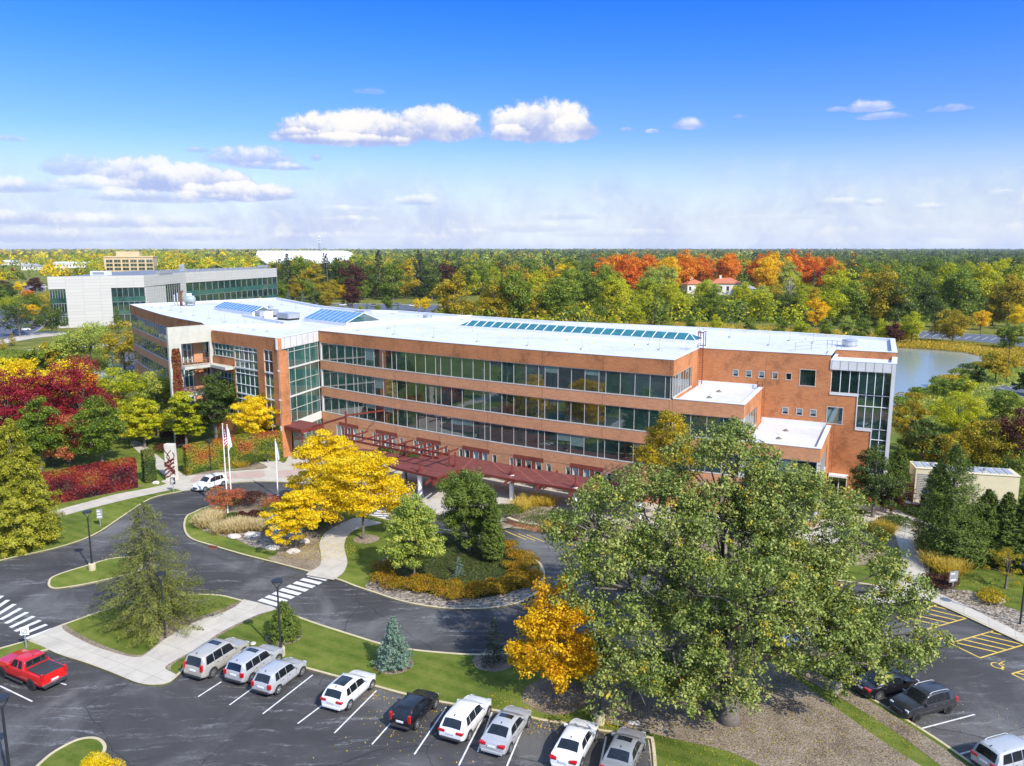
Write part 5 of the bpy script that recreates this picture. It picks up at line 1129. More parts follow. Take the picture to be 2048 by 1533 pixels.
def wheel_geo(t, x_, y_, r, wd, rim, sp=5):
    side_ = 1 if y_ > 0 else -1; q = MB(); q.tube([(x_, y_ - side_ * wd, r), (x_, y_ - side_ * wd * .9, r), (x_, y_ - side_ * .03, r), (x_, y_, r)], [r * .9, r, r, r * .93], 24); w_ = q.build('wheel', M_tyre, t, smooth=False)
    q = MB(); a = r * .66; yo = y_ + side_ * .006; rg = []
    n = 20
    for k in range(n):
        a0, a1 = 2 * math.pi * k / n, 2 * math.pi * (k + 1) / n; p = lambda rr, an, yy: (x_ + rr * math.cos(an), yy, r + rr * math.sin(an))
        f_ = [p(a, a0, yo), p(a, a1, yo), p(a * .84, a1, yo + side_ * .004), p(a * .84, a0, yo + side_ * .004)]; q.face(f_ if side_ < 0 else f_[::-1])
    for k in range(sp):
        an = 2 * math.pi * k / sp; M_ = Matrix.Translation((x_, yo, r)) @ Matrix.Rotation(-an, 4, 'Y'); q.box(0, a * .9, -.006, .008, -.045 * r / .33, .045 * r / .33, M_, taper=.9)
    q.tube([(x_, yo - side_ * .01, r), (x_, yo + side_ * .02, r)], r * .18, 10); q.build('rim', rim, w_)
def car(name, label, kind, L, Wd, H, pm, pos, rz, rim=None, detail=True, sunroof=None, rails=False, cat='car', lowtrim=True, group=None, tail='block', dark_tr=True, backlit=False, wr=.345, belt=None, oneglass=False):
    K = KINDS[kind]; t = thing(name, label, cat, (pos[0], pos[1], pos[2] if len(pos) > 2 else 0.006), rz, group); hw = Wd / 2; belt = belt or K['belt']
    tp = [(x_, H + z_ if z_ <= .0 else z_) for x_, z_ in K['top']]
    X = [p[0] for p in tp]; Zt = [p[1] for p in tp]
    top = lambda u: float(np.interp(u, X, Zt)); beltf = lambda u: min(top(u) - .02, belt + .05 * (.5 - u) * (0 if kind == 'pickup' else 1))
    wid = lambda u: hw * float(np.interp(u, [0, .012, .05, .16, .8, .92, .97, 1], [.84, .91, .968, 1, 1, .955, .85, .66]))
    def half(u):
        w = wid(u); T_ = top(u); b_ = beltf(u); k_ = max(0, min(1, (T_ - b_ - .02) / max(.1, (H - belt)))); wt = w * (.93 - .20 * k_); zl = .24 if kind != 'pickup' else .36
        if u < .06: zl += .12 * (1 - u / .06)
        if u > .95: zl += .08 * (u - .95) / .05
        mid = .52 if kind != 'pickup' else .7
        return [(0, zl), (w * .82, zl), (w * .96, zl + .10), (w, mid), (w * .992, (mid + b_) / 2), (w * .955, b_ - .04), (w * .935, b_), (wt * (1 - .0 * k_) + .0, T_ - .075 * (0.3 + .7 * k_)), (wt * .90, T_ - .022), (wt * .55, T_ + .014), (0, T_ + .034)]
    st = sorted(set([0, .006, .012, .02, .035, .05, .07, .09, .115, .15, .19, .24, .29, .33, .36, .4, .46, .52, .56, .6, .63, .66, .69, .72, .75, .79, .83, .88, .92, .95, .97, .985, 1] + X))
    ring = []
    v = []; f = []
    for u in st:
        h_ = half(u); full = [(y_, z_) for y_, z_ in h_] + [(-y_, z_) for y_, z_ in h_[-2:0:-1]]
        v += [((u - .5) * L, y_, z_) for y_, z_ in full]
    n = len(full)
    for i in range(len(st) - 1):
        for k in range(n): k2 = (k + 1) % n; f.append((i * n + k, i * n + k2, (i + 1) * n + k2, (i + 1) * n + k))
    f.append(tuple(range(n))[::-1]); f.append(tuple(range((len(st) - 1) * n, len(st) * n)))
    me = bpy.data.meshes.new('body'); me.from_pydata(v, [], f); me.materials.append(pm); me.materials.append(M_plast)
    for p in me.polygons:
        p.use_smooth = True
        k = p.index % n
        if lowtrim and p.index < (len(st) - 1) * n and k in (0, 1, n - 2, n - 1): p.material_index = 1
    me.update(); bm = bmesh.new(); bm.from_mesh(me); bmesh.ops.recalc_face_normals(bm, faces=bm.faces); bm.to_mesh(me); bm.free()
    body = bpy.data.objects.new('body', me); COL.objects.link(body); body.parent = t
    try: me.set_sharp_from_angle(angle=R(48))
    except Exception: pass
    def surf(u, k0, k1, s_, sgn, off):
        h_ = half(u); a, c = h_[k0], h_[k1]; y_ = a[0] + (c[0] - a[0]) * s_; z_ = a[1] + (c[1] - a[1]) * s_; return ((u - .5) * L, sgn * (y_ + off), z_)
    def patch_side(u0, u1, slant0, slant1, sgn, m_, nm, b0=.04, b1=.93):
        q = MB(); n_ = 6
        for i in range(n_):
            for j in range(2):
                def P(i_, j_):
                    s_ = b0 + (b1 - b0) * j_ / 2; u = (u0 + slant0 * s_) + ((u1 + slant1 * s_) - (u0 + slant0 * s_)) * i_ / n_; return surf(u, 6, 7, s_, sgn, .012)
                f_ = [P(i, j), P(i + 1, j), P(i + 1, j + 1), P(i, j + 1)]; q.face(f_ if sgn < 0 else f_[::-1])
        return q.build(nm, m_, t)
    def patch_top(u0, u1, fr0, fr1, m_, nm, off=.014, par=None):
        q = MB(); n_ = 8; m2 = 5
        for i in range(m2):
            for j in range(n_):
                def P(i_, j_):
                    u = u0 + (u1 - u0) * i_ / m2; h_ = half(u); s_ = (j_ / n_ * 2 - 1); ff = fr0 + (fr1 - fr0) * i_ / m2; y_ = s_ * h_[8][0] * ff
                    z_ = float(np.interp(abs(y_), [0, h_[9][0], h_[8][0], h_[7][0]], [h_[10][1], h_[9][1], h_[8][1], h_[7][1]])); e = .004; dz = (top(u + e) - top(u - e)) / (2 * e * L); nn = math.hypot(1, dz)
                    return ((u - .5) * L - dz / nn * off, y_, z_ + off / nn)
                q.face([P(i, j), P(i + 1, j), P(i + 1, j + 1), P(i, j + 1)][::-1])
        o_ = q.build(nm, m_, par or t, smooth=True); 
        return o_
    patch_top(*K['ws'], .99, .93, M_cg, 'windshield'); patch_top(K['rw'][0], K['rw'][1], .88, .9, M_cg, 'rear_window', .016)
    for sgn in (1, -1):
        for i, (a, c) in enumerate(K['sw']):
            s0 = .0; s1 = 0.
            if i == 0: s0 = .045 if kind in ('sedan',) else .03
            if i == len(K['sw']) - 1: c += .055; s1 = -.075
            patch_side(a, c, s0, s1, sgn, M_cg, 'side_window')
    for x_ in (-.305 * L if kind != 'pickup' else -.29 * L, .315 * L):
        for sgn in (1, -1):
            q = MB(); a0 = []; ra = wr * 1.17; nseg = 18
            yy = sgn * (hw + .004); 
            for k in range(nseg):
                b0_, b1_ = math.pi * (k / nseg * 1.3 - .15), math.pi * ((k + 1) / nseg * 1.3 - .15)
                f_ = [(x_, yy, wr), (x_ + ra * math.cos(b0_), yy, wr + ra * math.sin(b0_)), (x_ + ra * math.cos(b1_), yy, wr + ra * math.sin(b1_))]; q.face(f_ if sgn < 0 else f_[::-1])
            q.build('wheel_arch', M_plast, t); wheel_geo(t, x_, sgn * (hw + .012), wr, .22, rim or M_rim)
    if not detail: return t
    zt = .98 if kind in ('suv',) else (.9 if kind != 'pickup' else 1.05)
    for sgn in (1, -1):
        q = MB(); w0 = wid(.006)
        if tail == 'block': q.box(-L / 2 - .012, -L / 2 + .17, sgn * w0 * .74, sgn * (w0 * 1.0 + .055), zt - .20, zt + .14)
        elif tail == 'tall': q.box(-L / 2 - .006, -L / 2 + .16, sgn * w0 * .80, sgn * (w0 + .03), zt - .12, zt + .38)
        else: q.box(-L / 2 - .014, -L / 2 + .22, sgn * w0 * .50, sgn * (w0 + .055), zt - .10, zt + .06)
        if sgn < 0: 
            for i_, ff in enumerate(q.f): q.f[i_] = ff[::-1]
        q.build('tail_light', M_tail, t, bevel=.02)
        q = MB(); wf = wid(.955); q.box(L * .44, L * .474, sgn * wf * .60, sgn * (wf * .955), .60 + (H - 1.5) * .4, .75 + (H - 1.5) * .4)
        if sgn < 0:
            for i_, ff in enumerate(q.f): q.f[i_] = ff[::-1]
        q.build('headlight', M_head, t, bevel=.02)
        q = MB(); mx = (K['ws'][1] - .5) * L - .25; q.box(mx - .09, mx + .09, sgn * (hw * .90), sgn * (hw * .90 + .24), belt - .01, belt + .16)
        if sgn < 0:
            for i_, ff in enumerate(q.f): q.f[i_] = ff[::-1]
        q.build('mirror', pm, t, bevel=.03)
        for (a, c) in K['sw'][-2:]:
            q = MB(); hx = (a - .5) * L + .1; q.box(hx, hx + .2, sgn * hw * .985, sgn * (hw + .02), belt - .17, belt - .13)
            if sgn < 0: q.f = [ff[::-1] for ff in q.f]
            q.build('door_handle', M_chrome if pm is not P_white else pm, t)
        q = MB()                                         # shut lines of the doors
        for u in [K['sw'][-2][0] - .005, K['sw'][-1][0] - .008, K['sw'][-1][1] + .06]:
            for j in range(3):
                h_ = half(u); a, c = h_[3 + j], h_[4 + j] 
                xx = (u - .5) * L; f_ = [(xx - .008, sgn * (a[0] + .004), a[1]), (xx + .008, sgn * (a[0] + .004), a[1]), (xx + .008, sgn * (c[0] + .004), c[1]), (xx - .008, sgn * (c[0] + .004), c[1])]; q.face(f_ if sgn < 0 else f_[::-1])
        q.build('door_seam', M_plast, t)
    q = MB(); q.box(-L / 2 - .03, -L / 2 + .02, -.26, .26, .72 if kind != 'suv' else .80, .84 if kind != 'suv' else .93); q.build('number_plate', M_plate, t)
    q = MB(); wb = wid(.0); q.box(-L / 2 - .05, -L / 2 + .2, -wb * .93, wb * .93, .34, .52); q.build('rear_bumper', M_plast if dark_tr else pm, t, bevel=.04)
    q = MB(); q.box(L / 2 - .16, L / 2 + .02, -wid(.99) * .6, wid(.99) * .6, .42, .60 + (H - 1.5) * .3); q.build('grille', M_plast, t, bevel=.03)
    if sunroof: patch_top(sunroof[0], sunroof[1], .74, .74, M_cg, 'sunroof', .012)
    else: pass
    q = MB(); rx = (K['rw'][1] + .04 - .5) * L; q.box(rx - .09, rx + .09, -.02, .02, top((rx / L) + .5) + .02, top((rx / L) + .5) + .11, taper=.4); q.build('antenna', M_plast, t)
    if rails:
        q = MB()
        for sgn in (1, -1):
            pts = []
            for k in range(9):
                u = .15 + .38 * k / 8; h_ = half(u); pts.append(((u - .5) * L, sgn * h_[8][0] * .98, h_[8][1] + (.07 if 0 < k < 8 else .01)))
            q.tube(pts, .022, 6)
        q.build('roof_rail', M_galv, t)
    if kind == 'pickup':
        q = MB(); q.box(-L / 2 + .1, -L / 2 + L * .335, -hw * .80, hw * .80, 1.28, 1.345); q.build('bed_cover', M_plast, t, bevel=.03)
        q = MB(); 
        for sgn in (1, -1): q.beam((-L * .148, sgn * hw * .78, 1.38), (-L * .148, sgn * hw * .70, 1.84), .06, .06); q.beam((-L * .148, sgn * hw * .3, 1.38), (-L * .148, sgn * hw * .3, 1.84), .05, .05)
        q.beam((-L * .148, -hw * .72, 1.84), (-L * .148, hw * .72, 1.84), .07, .07); q.beam((-L * .148, -hw * .78, 1.42), (-L * .148, hw * .78, 1.42), .07, .07); q.build('headache_rack', M_plast, t)
        q = MB(); q.box(-L / 2 - .08, -L / 2 + .02, -hw * .92, hw * .92, .50, .66); q.build('step_bumper', M_chrome, t, bevel=.03)
        for sgn in (1, -1): q = MB(); q.box(-L * .12, L * .22, sgn * hw - .03 if sgn > 0 else -hw - .12, sgn * hw + .12 if sgn > 0 else -hw + .03, .34, .40); q.build('running_board', M_plast, t)
        q = MB(); q.face([(-L / 2 - .002, y_, z_) for y_, z_ in ()]) if False else None
    return t
def head(a, c): a = Vector(g(*a)); c = Vector(g(*c)); d = c - a; return math.atan2(d.y, d.x)
hS = head(Z3(543, 668), Z3(835, 440))
def rearpos(px, L, h=None): h = hS if h is None else h; p = g(*px); return (p[0] + math.cos(h) * L / 2, p[1] + math.sin(h) * L / 2)
car('parked_car', 'tan silver full size estate car, leftmost of the row by the curved path', 'suv', 5.1, 2.0, 1.9, P_tan, rearpos(Z3(135, 478), 5.1), hS, rails=True, sunroof=(.40, .50), tail='tall', wr=.39, belt=1.16, group='cars parked in the front row')
car('parked_car', 'silver estate car with dark roof glass, second from the left of the front row', 'suv', 4.65, 1.86, 1.72, P_silver, rearpos(Z3(372, 505), 4.65), hS, rails=True, sunroof=(.40, .50), tail='block', wr=.36, group='cars parked in the front row')
car('parked_car', 'small light silver crossover, third from the left of the front row', 'cross', 4.25, 1.80, 1.66, P_silver, rearpos(Z3(532, 572), 4.25), hS, rails=True, tail='block', group='cars parked in the front row')
car('parked_car', 'white crossover with dark glass sunroof parked alone between empty bays', 'cross', 4.4, 1.86, 1.60, P_white, rearpos(Z3(944, 664), 4.4), hS, sunroof=(.20, .46), tail='wide', group='cars parked in the front row', lowtrim=False, dark_tr=False)
car('parked_car', 'black hatchback beside the tree lawn, fallen yellow leaves round it', 'cross', 4.06, 1.72, 1.53, P_black, rearpos(Z3(1345, 778), 4.06), hS, tail='tall', group='cars parked in the front row')
car('parked_car', 'white crossover right next to the black hatchback', 'cross', 4.65, 1.86, 1.66, P_white, rearpos(Z3(1640, 850), 4.65), hS, tail='wide', group='cars parked in the front row', dark_tr=True)
car('parked_car', 'silver saloon with a dark sunroof near the amber maple', 'sedan', 4.8, 1.82, 1.48, P_silver, rearpos(Z3(1880, 928), 4.8), hS, sunroof=(.44, .53), tail='wide', lowtrim=False, dark_tr=False, group='cars parked in the front row')
def frontpos(px, L, h=None): h = hS if h is None else h; p = g(*px); return (p[0] - math.cos(h) * L / 2, p[1] - math.sin(h) * L / 2)
car('parked_car', 'white saloon cut by the lower edge beside the big lamp post', 'sedan', 4.8, 1.82, 1.47, P_white, frontpos(Z4(900, 1240), 4.8), hS, tail='wide', lowtrim=False, dark_tr=False, group='cars parked in the front row')
car('parked_car', 'grey saloon with a long black roof, last of the front row', 'sedan', 4.8, 1.84, 1.47, P_grey, frontpos(Z4(1275, 1312), 4.8), hS, sunroof=(.45, .55), tail='wide', lowtrim=False, dark_tr=False, group='cars parked in the front row')
hR = head(Z5(1760, 1113), Z5(1437, 1197))
pj = Vector(g(*Z5(1425, 1158))).lerp(Vector(g(*Z5(1605, 1114))), .5); nj = Vector((-math.sin(hR), math.cos(hR))); 
pj2 = pj - nj * .95
car('parked_car', 'charcoal compact utility car with black wheels facing the oak bed', 'cross', 4.4, 1.84, 1.64, P_char, (pj2.x, pj2.y), hR, rim=M_rimd, tail='block', rails=True, group='cars parked on the east side')
k_ = Vector(g(*Z5(1200, 1060))) - Vector(g(*Z5(1437, 1197))); dS = k_.normalized() * 2.75
def nextto(n, along=0): q = pj2 + dS * n + Vector((math.cos(hR), math.sin(hR))) * along; return (q.x, q.y)
car('parked_car', 'black saloon backed in under the oak branches beside the charcoal car', 'sedan', 4.75, 1.82, 1.46, P_black, nextto(1.02), hR + math.pi, tail='wide', group='cars parked on the east side')
car('parked_car', 'black car mostly hidden below the oak, second from the charcoal car', 'cross', 4.5, 1.82, 1.6, P_black, nextto(2.05), hR, group='cars parked on the east side')
car('parked_car', 'white car seen through the oak leaves, further up the east row', 'sedan', 4.75, 1.82, 1.48, P_white, nextto(3.6), hR, group='cars parked on the east side')
car('parked_car', 'white tall car hidden behind the oak, farthest up the east row', 'suv', 4.8, 1.88, 1.7, P_white, nextto(5.0), hR, group='cars parked on the east side')
pr = g(*Z5(1815, 1462)); hb = hR + math.pi
car('parked_car', 'silver wagon backed against the kerb at the lower right corner', 'suv', 5.0, 1.95, 1.75, P_silver, (pr[0] + math.cos(hb) * 2.3, pr[1] + math.sin(hb) * 2.3), hb, sunroof=None, rails=True, tail='wide', group='cars parked on the east side')
a_ = Vector(g(*Z1(150, 1197))); c_ = Vector(g(*Z1(12, 1136))); hT = math.atan2((c_ - a_).y, (c_ - a_).x); nT = Vector((-math.sin(hT), math.cos(hT))); pt2 = a_.lerp(c_, .5) - nT * 1.0 + Vector((math.cos(hT), math.sin(hT))) * .0
car('pickup_truck', 'bright red pickup truck with a black bed cover at the left edge', 'pickup', 5.8, 2.03, 1.9, P_red, (pt2.x, pt2.y), hT, rim=M_rimd, cat='pickup truck', wr=.42, tail='tall', lowtrim=False)
a_ = Vector(g(*NE_(765, 625))); c_ = Vector(g(*NE_(560, 690))); hQ = math.atan2((c_ - a_).y, (c_ - a_).x); nQ = Vector((-math.sin(hQ), math.cos(hQ))); pq = a_.lerp(c_, .5) - nQ * .92
car('driving_car', 'white crossover driving on the loop road behind the flag poles', 'cross', 4.65, 1.84, 1.7, P_white, (pq.x, pq.y), hQ, cat='car')
# far parked cars: one small mesh each
def farcar(label, c, rz, pm, group, seed, z=.03):
    q = MB(); L, w, h = 4.6, 1.8, 1.5
    prof = [(-2.3, .35, .9), (-2.25, .9, .92), (-1.9, 1.0, .9), (-1.5, 1.42, .74), (.3, 1.45, .74), (1.0, 1.0, .9), (2.1, .85, .88), (2.3, .4, .8)]
    for i in range(len(prof) - 1):
        a, b2 = prof[i], prof[i + 1]
        q.face([(a[0], -a[2], a[1]), (b2[0], -b2[2], b2[1]), (b2[0], b2[2], b2[1]), (a[0], a[2], a[1])], mi=1 if i in (2, 4) else 0)
        for sg in (1, -1):
            f_ = [(a[0], sg * .9, .3), (b2[0], sg * .9, .3), (b2[0], sg * .9, min(.95, b2[1])), (a[0], sg * .9, min(.95, a[1]))]; q.face(f_ if sg < 0 else f_[::-1])
            f_ = [(a[0], sg * .9, min(.95, a[1])), (b2[0], sg * .9, min(.95, b2[1])), (b2[0], sg * b2[2], b2[1]), (a[0], sg * a[2], a[1])]; q.face(f_ if sg < 0 else f_[::-1], mi=1 if 2 <= i <= 4 else 0)
    for x_ in (-1.4, 1.4):
        for sg in (1, -1): q.tube([(x_, sg * .7, .32), (x_, sg * .92, .32)], .32, 10, mi=2)
    o = q.build('parked_car', [pm, M_cg, M_tyre]); o.location = (*c, z); o.rotation_euler[2] = rz; return tag(o, label, 'car', group)
cols = [('white', P_white), ('silver', P_silver), ('black', P_black), ('dark grey', P_char), ('blue', P_blue), ('grey', P_grey), ('white', P_white), ('silver', P_silver)]
rr = random.Random(5)
def rowcars(a, c, n, ang, where, skip=()):
    a = Vector(g(*a)); c = Vector(g(*c)); seq = {}
    for k in range(n):
        if k in skip: continue
        p = a.lerp(c, k / max(1, n - 1)); nm_, pm = cols[rr.randrange(len(cols))]; seq[nm_] = seq.get(nm_, 0) + 1
        farcar('%s car, number %d of its colour from the left, %s' % (nm_, seq[nm_], where) if False else '%s car %s, %s from the left' % (nm_, where, ('first', 'second', 'third', 'fourth', 'fifth', 'sixth', 'seventh', 'eighth', 'ninth', 'tenth', 'eleventh', 'twelfth')[k]), (p.x, p.y), ang + rr.uniform(-.03, .03), pm, 'cars parked ' + where, k)
rowcars((37, 666), (86, 648), 6, .5, 'in the west lot beside the footpath'); rowcars((-8, 655), (14, 640), 6, .5, 'at the left edge of the west lot'); rowcars((42, 623), (86, 620), 5, .5, 'in the rear row of the west lot')
rowcars((565, 610), (780, 614), 8, 1.2, 'in the north lot behind the roof', skip=(2, 5)); rowcars((795, 611), (890, 618), 4, 1.2, 'by the yellow saplings of the north lot'); rowcars((20, 576), (88, 576), 6, 1.2, 'in the far lot below the maroon trees')

# ------------------------------------------------------------------ street furniture
def lamp(label, px, py, H=6.0, base=True, s=1., group='street lamps round the loop road'):
    t = thing('street_lamp', label, 'street lamp', (*g(px, py, .12), .12 if base else 0.0), 0, group)
    if base: q = MB(); q.tube([(0, 0, -.1), (0, 0, .62), (0, 0, .70)], [.33, .33, .28], 20); q.build('base', M_kerb, t)
    z0 = .68 if base else .0
    q = MB(); q.cyl((0, 0), .16, z0, z0 + .08, 12); q.tube([(0, 0, z0), (0, 0, H - .55)], [.085, .065], 10); q.build('pole', M_dark, t, smooth=False)
    q = MB()
    for a in (0.3, math.pi + .3): q.tube([(0, 0, H - .75), (.12 * math.cos(a), .12 * math.sin(a), H - .45), (.34 * math.cos(a), .34 * math.sin(a), H - .16), (.36 * math.cos(a), .36 * math.sin(a), H - .05)], [.035, .03, .03, .03], 6)
    q.build('arm', M_dark, t); q = MB(); q.tube([(0, 0, H - .12), (0, 0, H - .05), (0, 0, H + .03), (0, 0, H + .07)], [.18, .42, .42, .1], 20); q.build('lamp_head', M_dark, t)
    q = MB(); q.cyl((0, 0), .16, H - .2, H - .12, 12); q.build('diffuser', M_galv, t); return t
lamp('dark lamp post on the small grass island', 185, 1140, 5.9)
lamp('dark lamp post between the spruce and the silver cars', 562, 1311, 6.1)
lamp('dark lamp post in front of the big irregular spruce', 331, 1276, 5.6, base=False)
lamp('tall black lamp post on a concrete base by the amber maple', 1199, 1447, 6.1, s=1.2)
lamp('dark lamp post at the lower left island', 24, 1585, 5.9)
lamp('thin dark lamp post at the right edge beside the side path', 2040, 1249, 5.3, base=False)
lamp('thin dark lamp post by the clipped evergreen hedge', 1845, 1074, 5.2, base=False)
lamp('dark lamp post in front of the ivy wall', 422, 942, 4.6, base=False)
lamp('dark lamp post between the young trees behind the red hedge', 259, 898, 4.6, base=False)
lamp('dark lamp post hidden in branches at the kerb of the oak bed', 1673, 1383, 5.6)
for i, (px, py, lb) in enumerate(((1862, 692, 'slim lamp post at the far lot beyond the pond'), (2012, 768, 'slim lamp post at the east lot'), (1722, 655, 'slim lamp post behind the yellow shrub over the roof corner'), (1960, 672, 'slim pale lamp post in the far lot beyond the pond'))):
    lamp(lb, px, py, 8.5, base=False, group='lamps of the far lots')
def sign(nm, label, px, py, w, h, zt, rz, pm=None, lines=3, posts=1, cat='sign', m_=None):
    t = thing(nm, label, cat, (*g(px, py, .12), .12), rz); q = MB()
    for k in range(posts): x_ = 0 if posts == 1 else (-w * .35 + k * w * .7); q.box(x_ - .04, x_ + .04, -.03, .03, 0, zt - h)
    q.build('post', pm or M_grey, t); q = MB(); q.box(-w / 2, w / 2, -.04, .04, zt - h, zt); pn = q.build('panel', m_ or M_dark, t, bevel=.01)
    q = MB()
    for k in range(lines): zz = zt - h * (.2 + .6 * k / max(1, lines - 1)); q.box(-w * .38, w * (.1 + .25 * ((k * 7) % 3) / 2), -.048, -.042, zz - h * .05, zz + h * .05)
    q.build('lettering', M_white, pn); return t
sign('wayfinding_sign', 'grey arrow sign with white lines on the grass verge', 201, 1053, .6, 1.1, 2.0, .3, m_=M_grey)
sign('wayfinding_sign', 'small dark sign with white lines at the corner of the plaza', 347, 984, .6, .9, 1.9, .2, lines=4)
sign('wayfinding_sign', 'blank looking dark slab sign under the big yellow green conifer', 62, 1097, .7, 1.7, 2.1, -1.0)
sign('wayfinding_sign', 'white faced no smoking sign on a grey post above the red truck', 53, 1297, .62, .62, 1.75, .1, m_=M_white, lines=0)
t = bpy.data.objects.get('wayfinding_sign.003'); q = MB()
for k in range(16):
    a0, a1 = 2 * math.pi * k / 16, 2 * math.pi * (k + 1) / 16; q.beam((.2 * math.cos(a0), -.05, 1.44 + .2 * math.sin(a0)), (.2 * math.cos(a1), -.05, 1.44 + .2 * math.sin(a1)), .02, .045)
q.beam((-.14, -.05, 1.3), (.14, -.05, 1.58), .02, .05); q.build('no_entry_ring', M_grey, t)
sign('wayfinding_sign', 'grey wheelchair parking board beside the golden grasses', Z5(1625, 0)[0], Z5(0, 402)[1], 1.0, 1.0, 2.1, .35, m_=M_grey, lines=2)
t = thing('monument_sign', 'light blue panel sign half hidden by the golden tree', 'sign', (*g(572, 1073, .13), .13), -.35)
q = MB(); q.box(-2.3, 2.3, -.2, .2, 0, .35); q.build('base', M_conc, t); q = MB(); q.box(-2.1, 2.1, -.1, .1, .35, 2.5); pn = q.build('panel', mat('light_blue_panel', (.20, .42, .56), .4, fn=vary((.20, .42, .56), .15, .8)), t, bevel=.03)
q = MB(); q.box(-1.8, -.9, -.125, -.105, 1.2, 2.2); q.box(-.6, 1.6, -.125, -.105, .8, .95); q.box(-.6, 1.2, -.125, -.105, 1.15, 1.3); q.build('lettering', M_white, pn)
def flagpole(label, px, py, H, colors, fh, nm='flag_pole'):
    t = thing(nm, label, 'flag pole', (*g(px, py, .12), .12), 0, 'flag poles beside the coral tree'); q = MB(); q.cyl((0, 0), .16, 0, .1, 14); q.tube([(0, 0, 0), (0, 0, H)], [.085, .05], 12); q.build('pole', M_white, t)
    q = MB(); q.tube([(0, 0, H - .02), (0, 0, H + .03), (0, 0, H + .1), (0, 0, H + .17), (0, 0, H + .2)], [.03, .09, .11, .09, .02], 12); q.build('finial', mat('brass_ball_%d' % px, (.7, .6, .35), .3, .6), t, smooth=True)
    f = thing('flag', colors[0], 'flag', (*g(px, py, .12), .12)); q = MB(); n_, m_ = 10, 13
    def P(i, j):
        s_ = i / n_; v = j / m_; fold = .10 * math.sin(s_ * 9.5) * (.3 + v); wid_ = .16 + .30 * v
        return (.07 + s_ * wid_, fold - .03, H - .15 - v * fh * (1 - .22 * s_) - .35 * s_ * (1 - v))
    for i in range(n_):
        for j in range(m_):
            k = colors[1](i / n_, j / m_, j); q.face([P(i, j), P(i + 1, j), P(i + 1, j + 1), P(i, j + 1)], mi=k)
    q.build('cloth', colors[2], f, smooth=True)
FR = mat('flag_red', (.42, .015, .03), .8, fn=vary((.42, .018, .03), .1, 5)); FB = mat('flag_blue', (.03, .05, .22), .8, fn=vary((.03, .05, .22), .1, 5)); FW = mat('flag_white', (.75, .75, .78), .8, fn=vary((.74, .74, .77), .07, 5)); FL = mat('flag_pale_blue', (.35, .50, .70), .8, fn=vary((.35, .50, .70), .1, 5))
flagpole('tallest white flag pole, leftmost of the three', 456, 1028, 10.7, ('limp flag of red and white stripes with a dark blue corner', lambda s_, v, j: 1 if (v < .42 and s_ < .6) else (0 if j % 2 == 0 else 2), [FR, FB, FW]), 2.6)
flagpole('white flag pole right behind the tallest one', 463, 1000, 9.4, ('limp white flag on the middle pole', lambda s_, v, j: 0, [FW]), 2.9)
flagpole('white flag pole standing apart near the plaza', 556, 992, 7.2, ('limp white flag with pale blue edge on the pole by the plaza', lambda s_, v, j: 1 if s_ > .55 else 0, [FW, FL]), 2.7)
t = thing('bollard_light', 'short grey bollard light by the entrance paving', 'bollard', (*g(*NE_(1208, 382), .14), .14)); q = MB(); q.cyl((0, 0), .1, 0, .75, 12); q.build('post', M_grey, t); q = MB(); q.tube([(0, 0, .75), (0, 0, .8), (0, 0, .95), (0, 0, 1.0)], [.1, .19, .19, .08], 14); q.build('cap', M_dark, t)
# clipped creeper walls
def hedgewall(nm, label, a, c, h, d, kind, n, seed, leaf=.2):
    a = Vector(g(*a, .12)); c = Vector(g(*c, .12)); L = (c - a).length; m_ = a.lerp(c, .5); rz = math.atan2((c - a).y, (c - a).x)
    nrm = Vector((-math.sin(rz), math.cos(rz))); m_ += nrm * d / 2; t = bush(nm, label, (m_.x, m_.y), L / 2, h, kind, seed, n, leaf, None, 'hedge', d / 2, rz, True, .12)
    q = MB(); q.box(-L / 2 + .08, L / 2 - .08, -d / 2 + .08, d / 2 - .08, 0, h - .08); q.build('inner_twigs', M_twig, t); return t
hedgewall('creeper_wall', 'long clipped wall of dark red creeper beside the sidewalk', NW(455, 890), NW(1415, 695), 3.9, 1.2, 'redhedge', 15000, 11, .24)
hedgewall('creeper_wall', 'ivy covered wall, green and orange, behind the white car', NE_(385, 520), NE_(890, 415), 4.1, 1.0, 'ivy', 9500, 12, .22)
hedgewall('creeper_wall', 'darker ivy covered wall running up to the entrance', NE_(890, 400), NE_(1365, 335), 4.0, 1.0, 'ivy', 7000, 13, .22)
hedgewall('creeper_pillar', 'square ivy covered pillar between the red hedge and the sculpture', NW(1490, 655), NW(1605, 635), 4.3, 1.2, 'hedge', 3400, 14, .18)
t = thing('stone_pillar', 'leaning pale concrete slab pillar wound with red creeper', 'sculpture', (*g(*NW(1765, 615), .12), .12), -.1)
q = MB(); q.box(-.72, .72, -.4, .4, 0, 5.0, taper=.92); q.build('slab', mat('pale_slab', (.55, .52, .44), .8, fn=vary((.55, .52, .44), .12, 1.2)), t, bevel=.03)
rs = np.random.RandomState(2); P_ = []
for k in range(7):
    z0 = .8 + k * .32; u = np.linspace(-.7, .7, 60); P_.append(np.stack([u, np.full(60, -.43), z0 + .28 * np.sin(u * 3 + k) + rs.normal(size=60) * .07], 1))
for k in range(3):
    v = np.linspace(0, 1, 45); P_.append(np.stack([-.3 + .35 * k + .35 * np.sin(v * 5 + k * 2), np.full(45, -.42), 2.6 + v * 1.9 - .3 * k], 1))
P_ = np.concatenate(P_ * 2); o = leafmesh('creeper', P_ + rs.normal(size=P_.shape) * .02, np.tile([0, -1., .2], (len(P_), 1)) + rs.normal(size=P_.shape) * .3, .13, rs.uniform(.1, .7, len(P_)), LM['redhedge']); o.parent = t
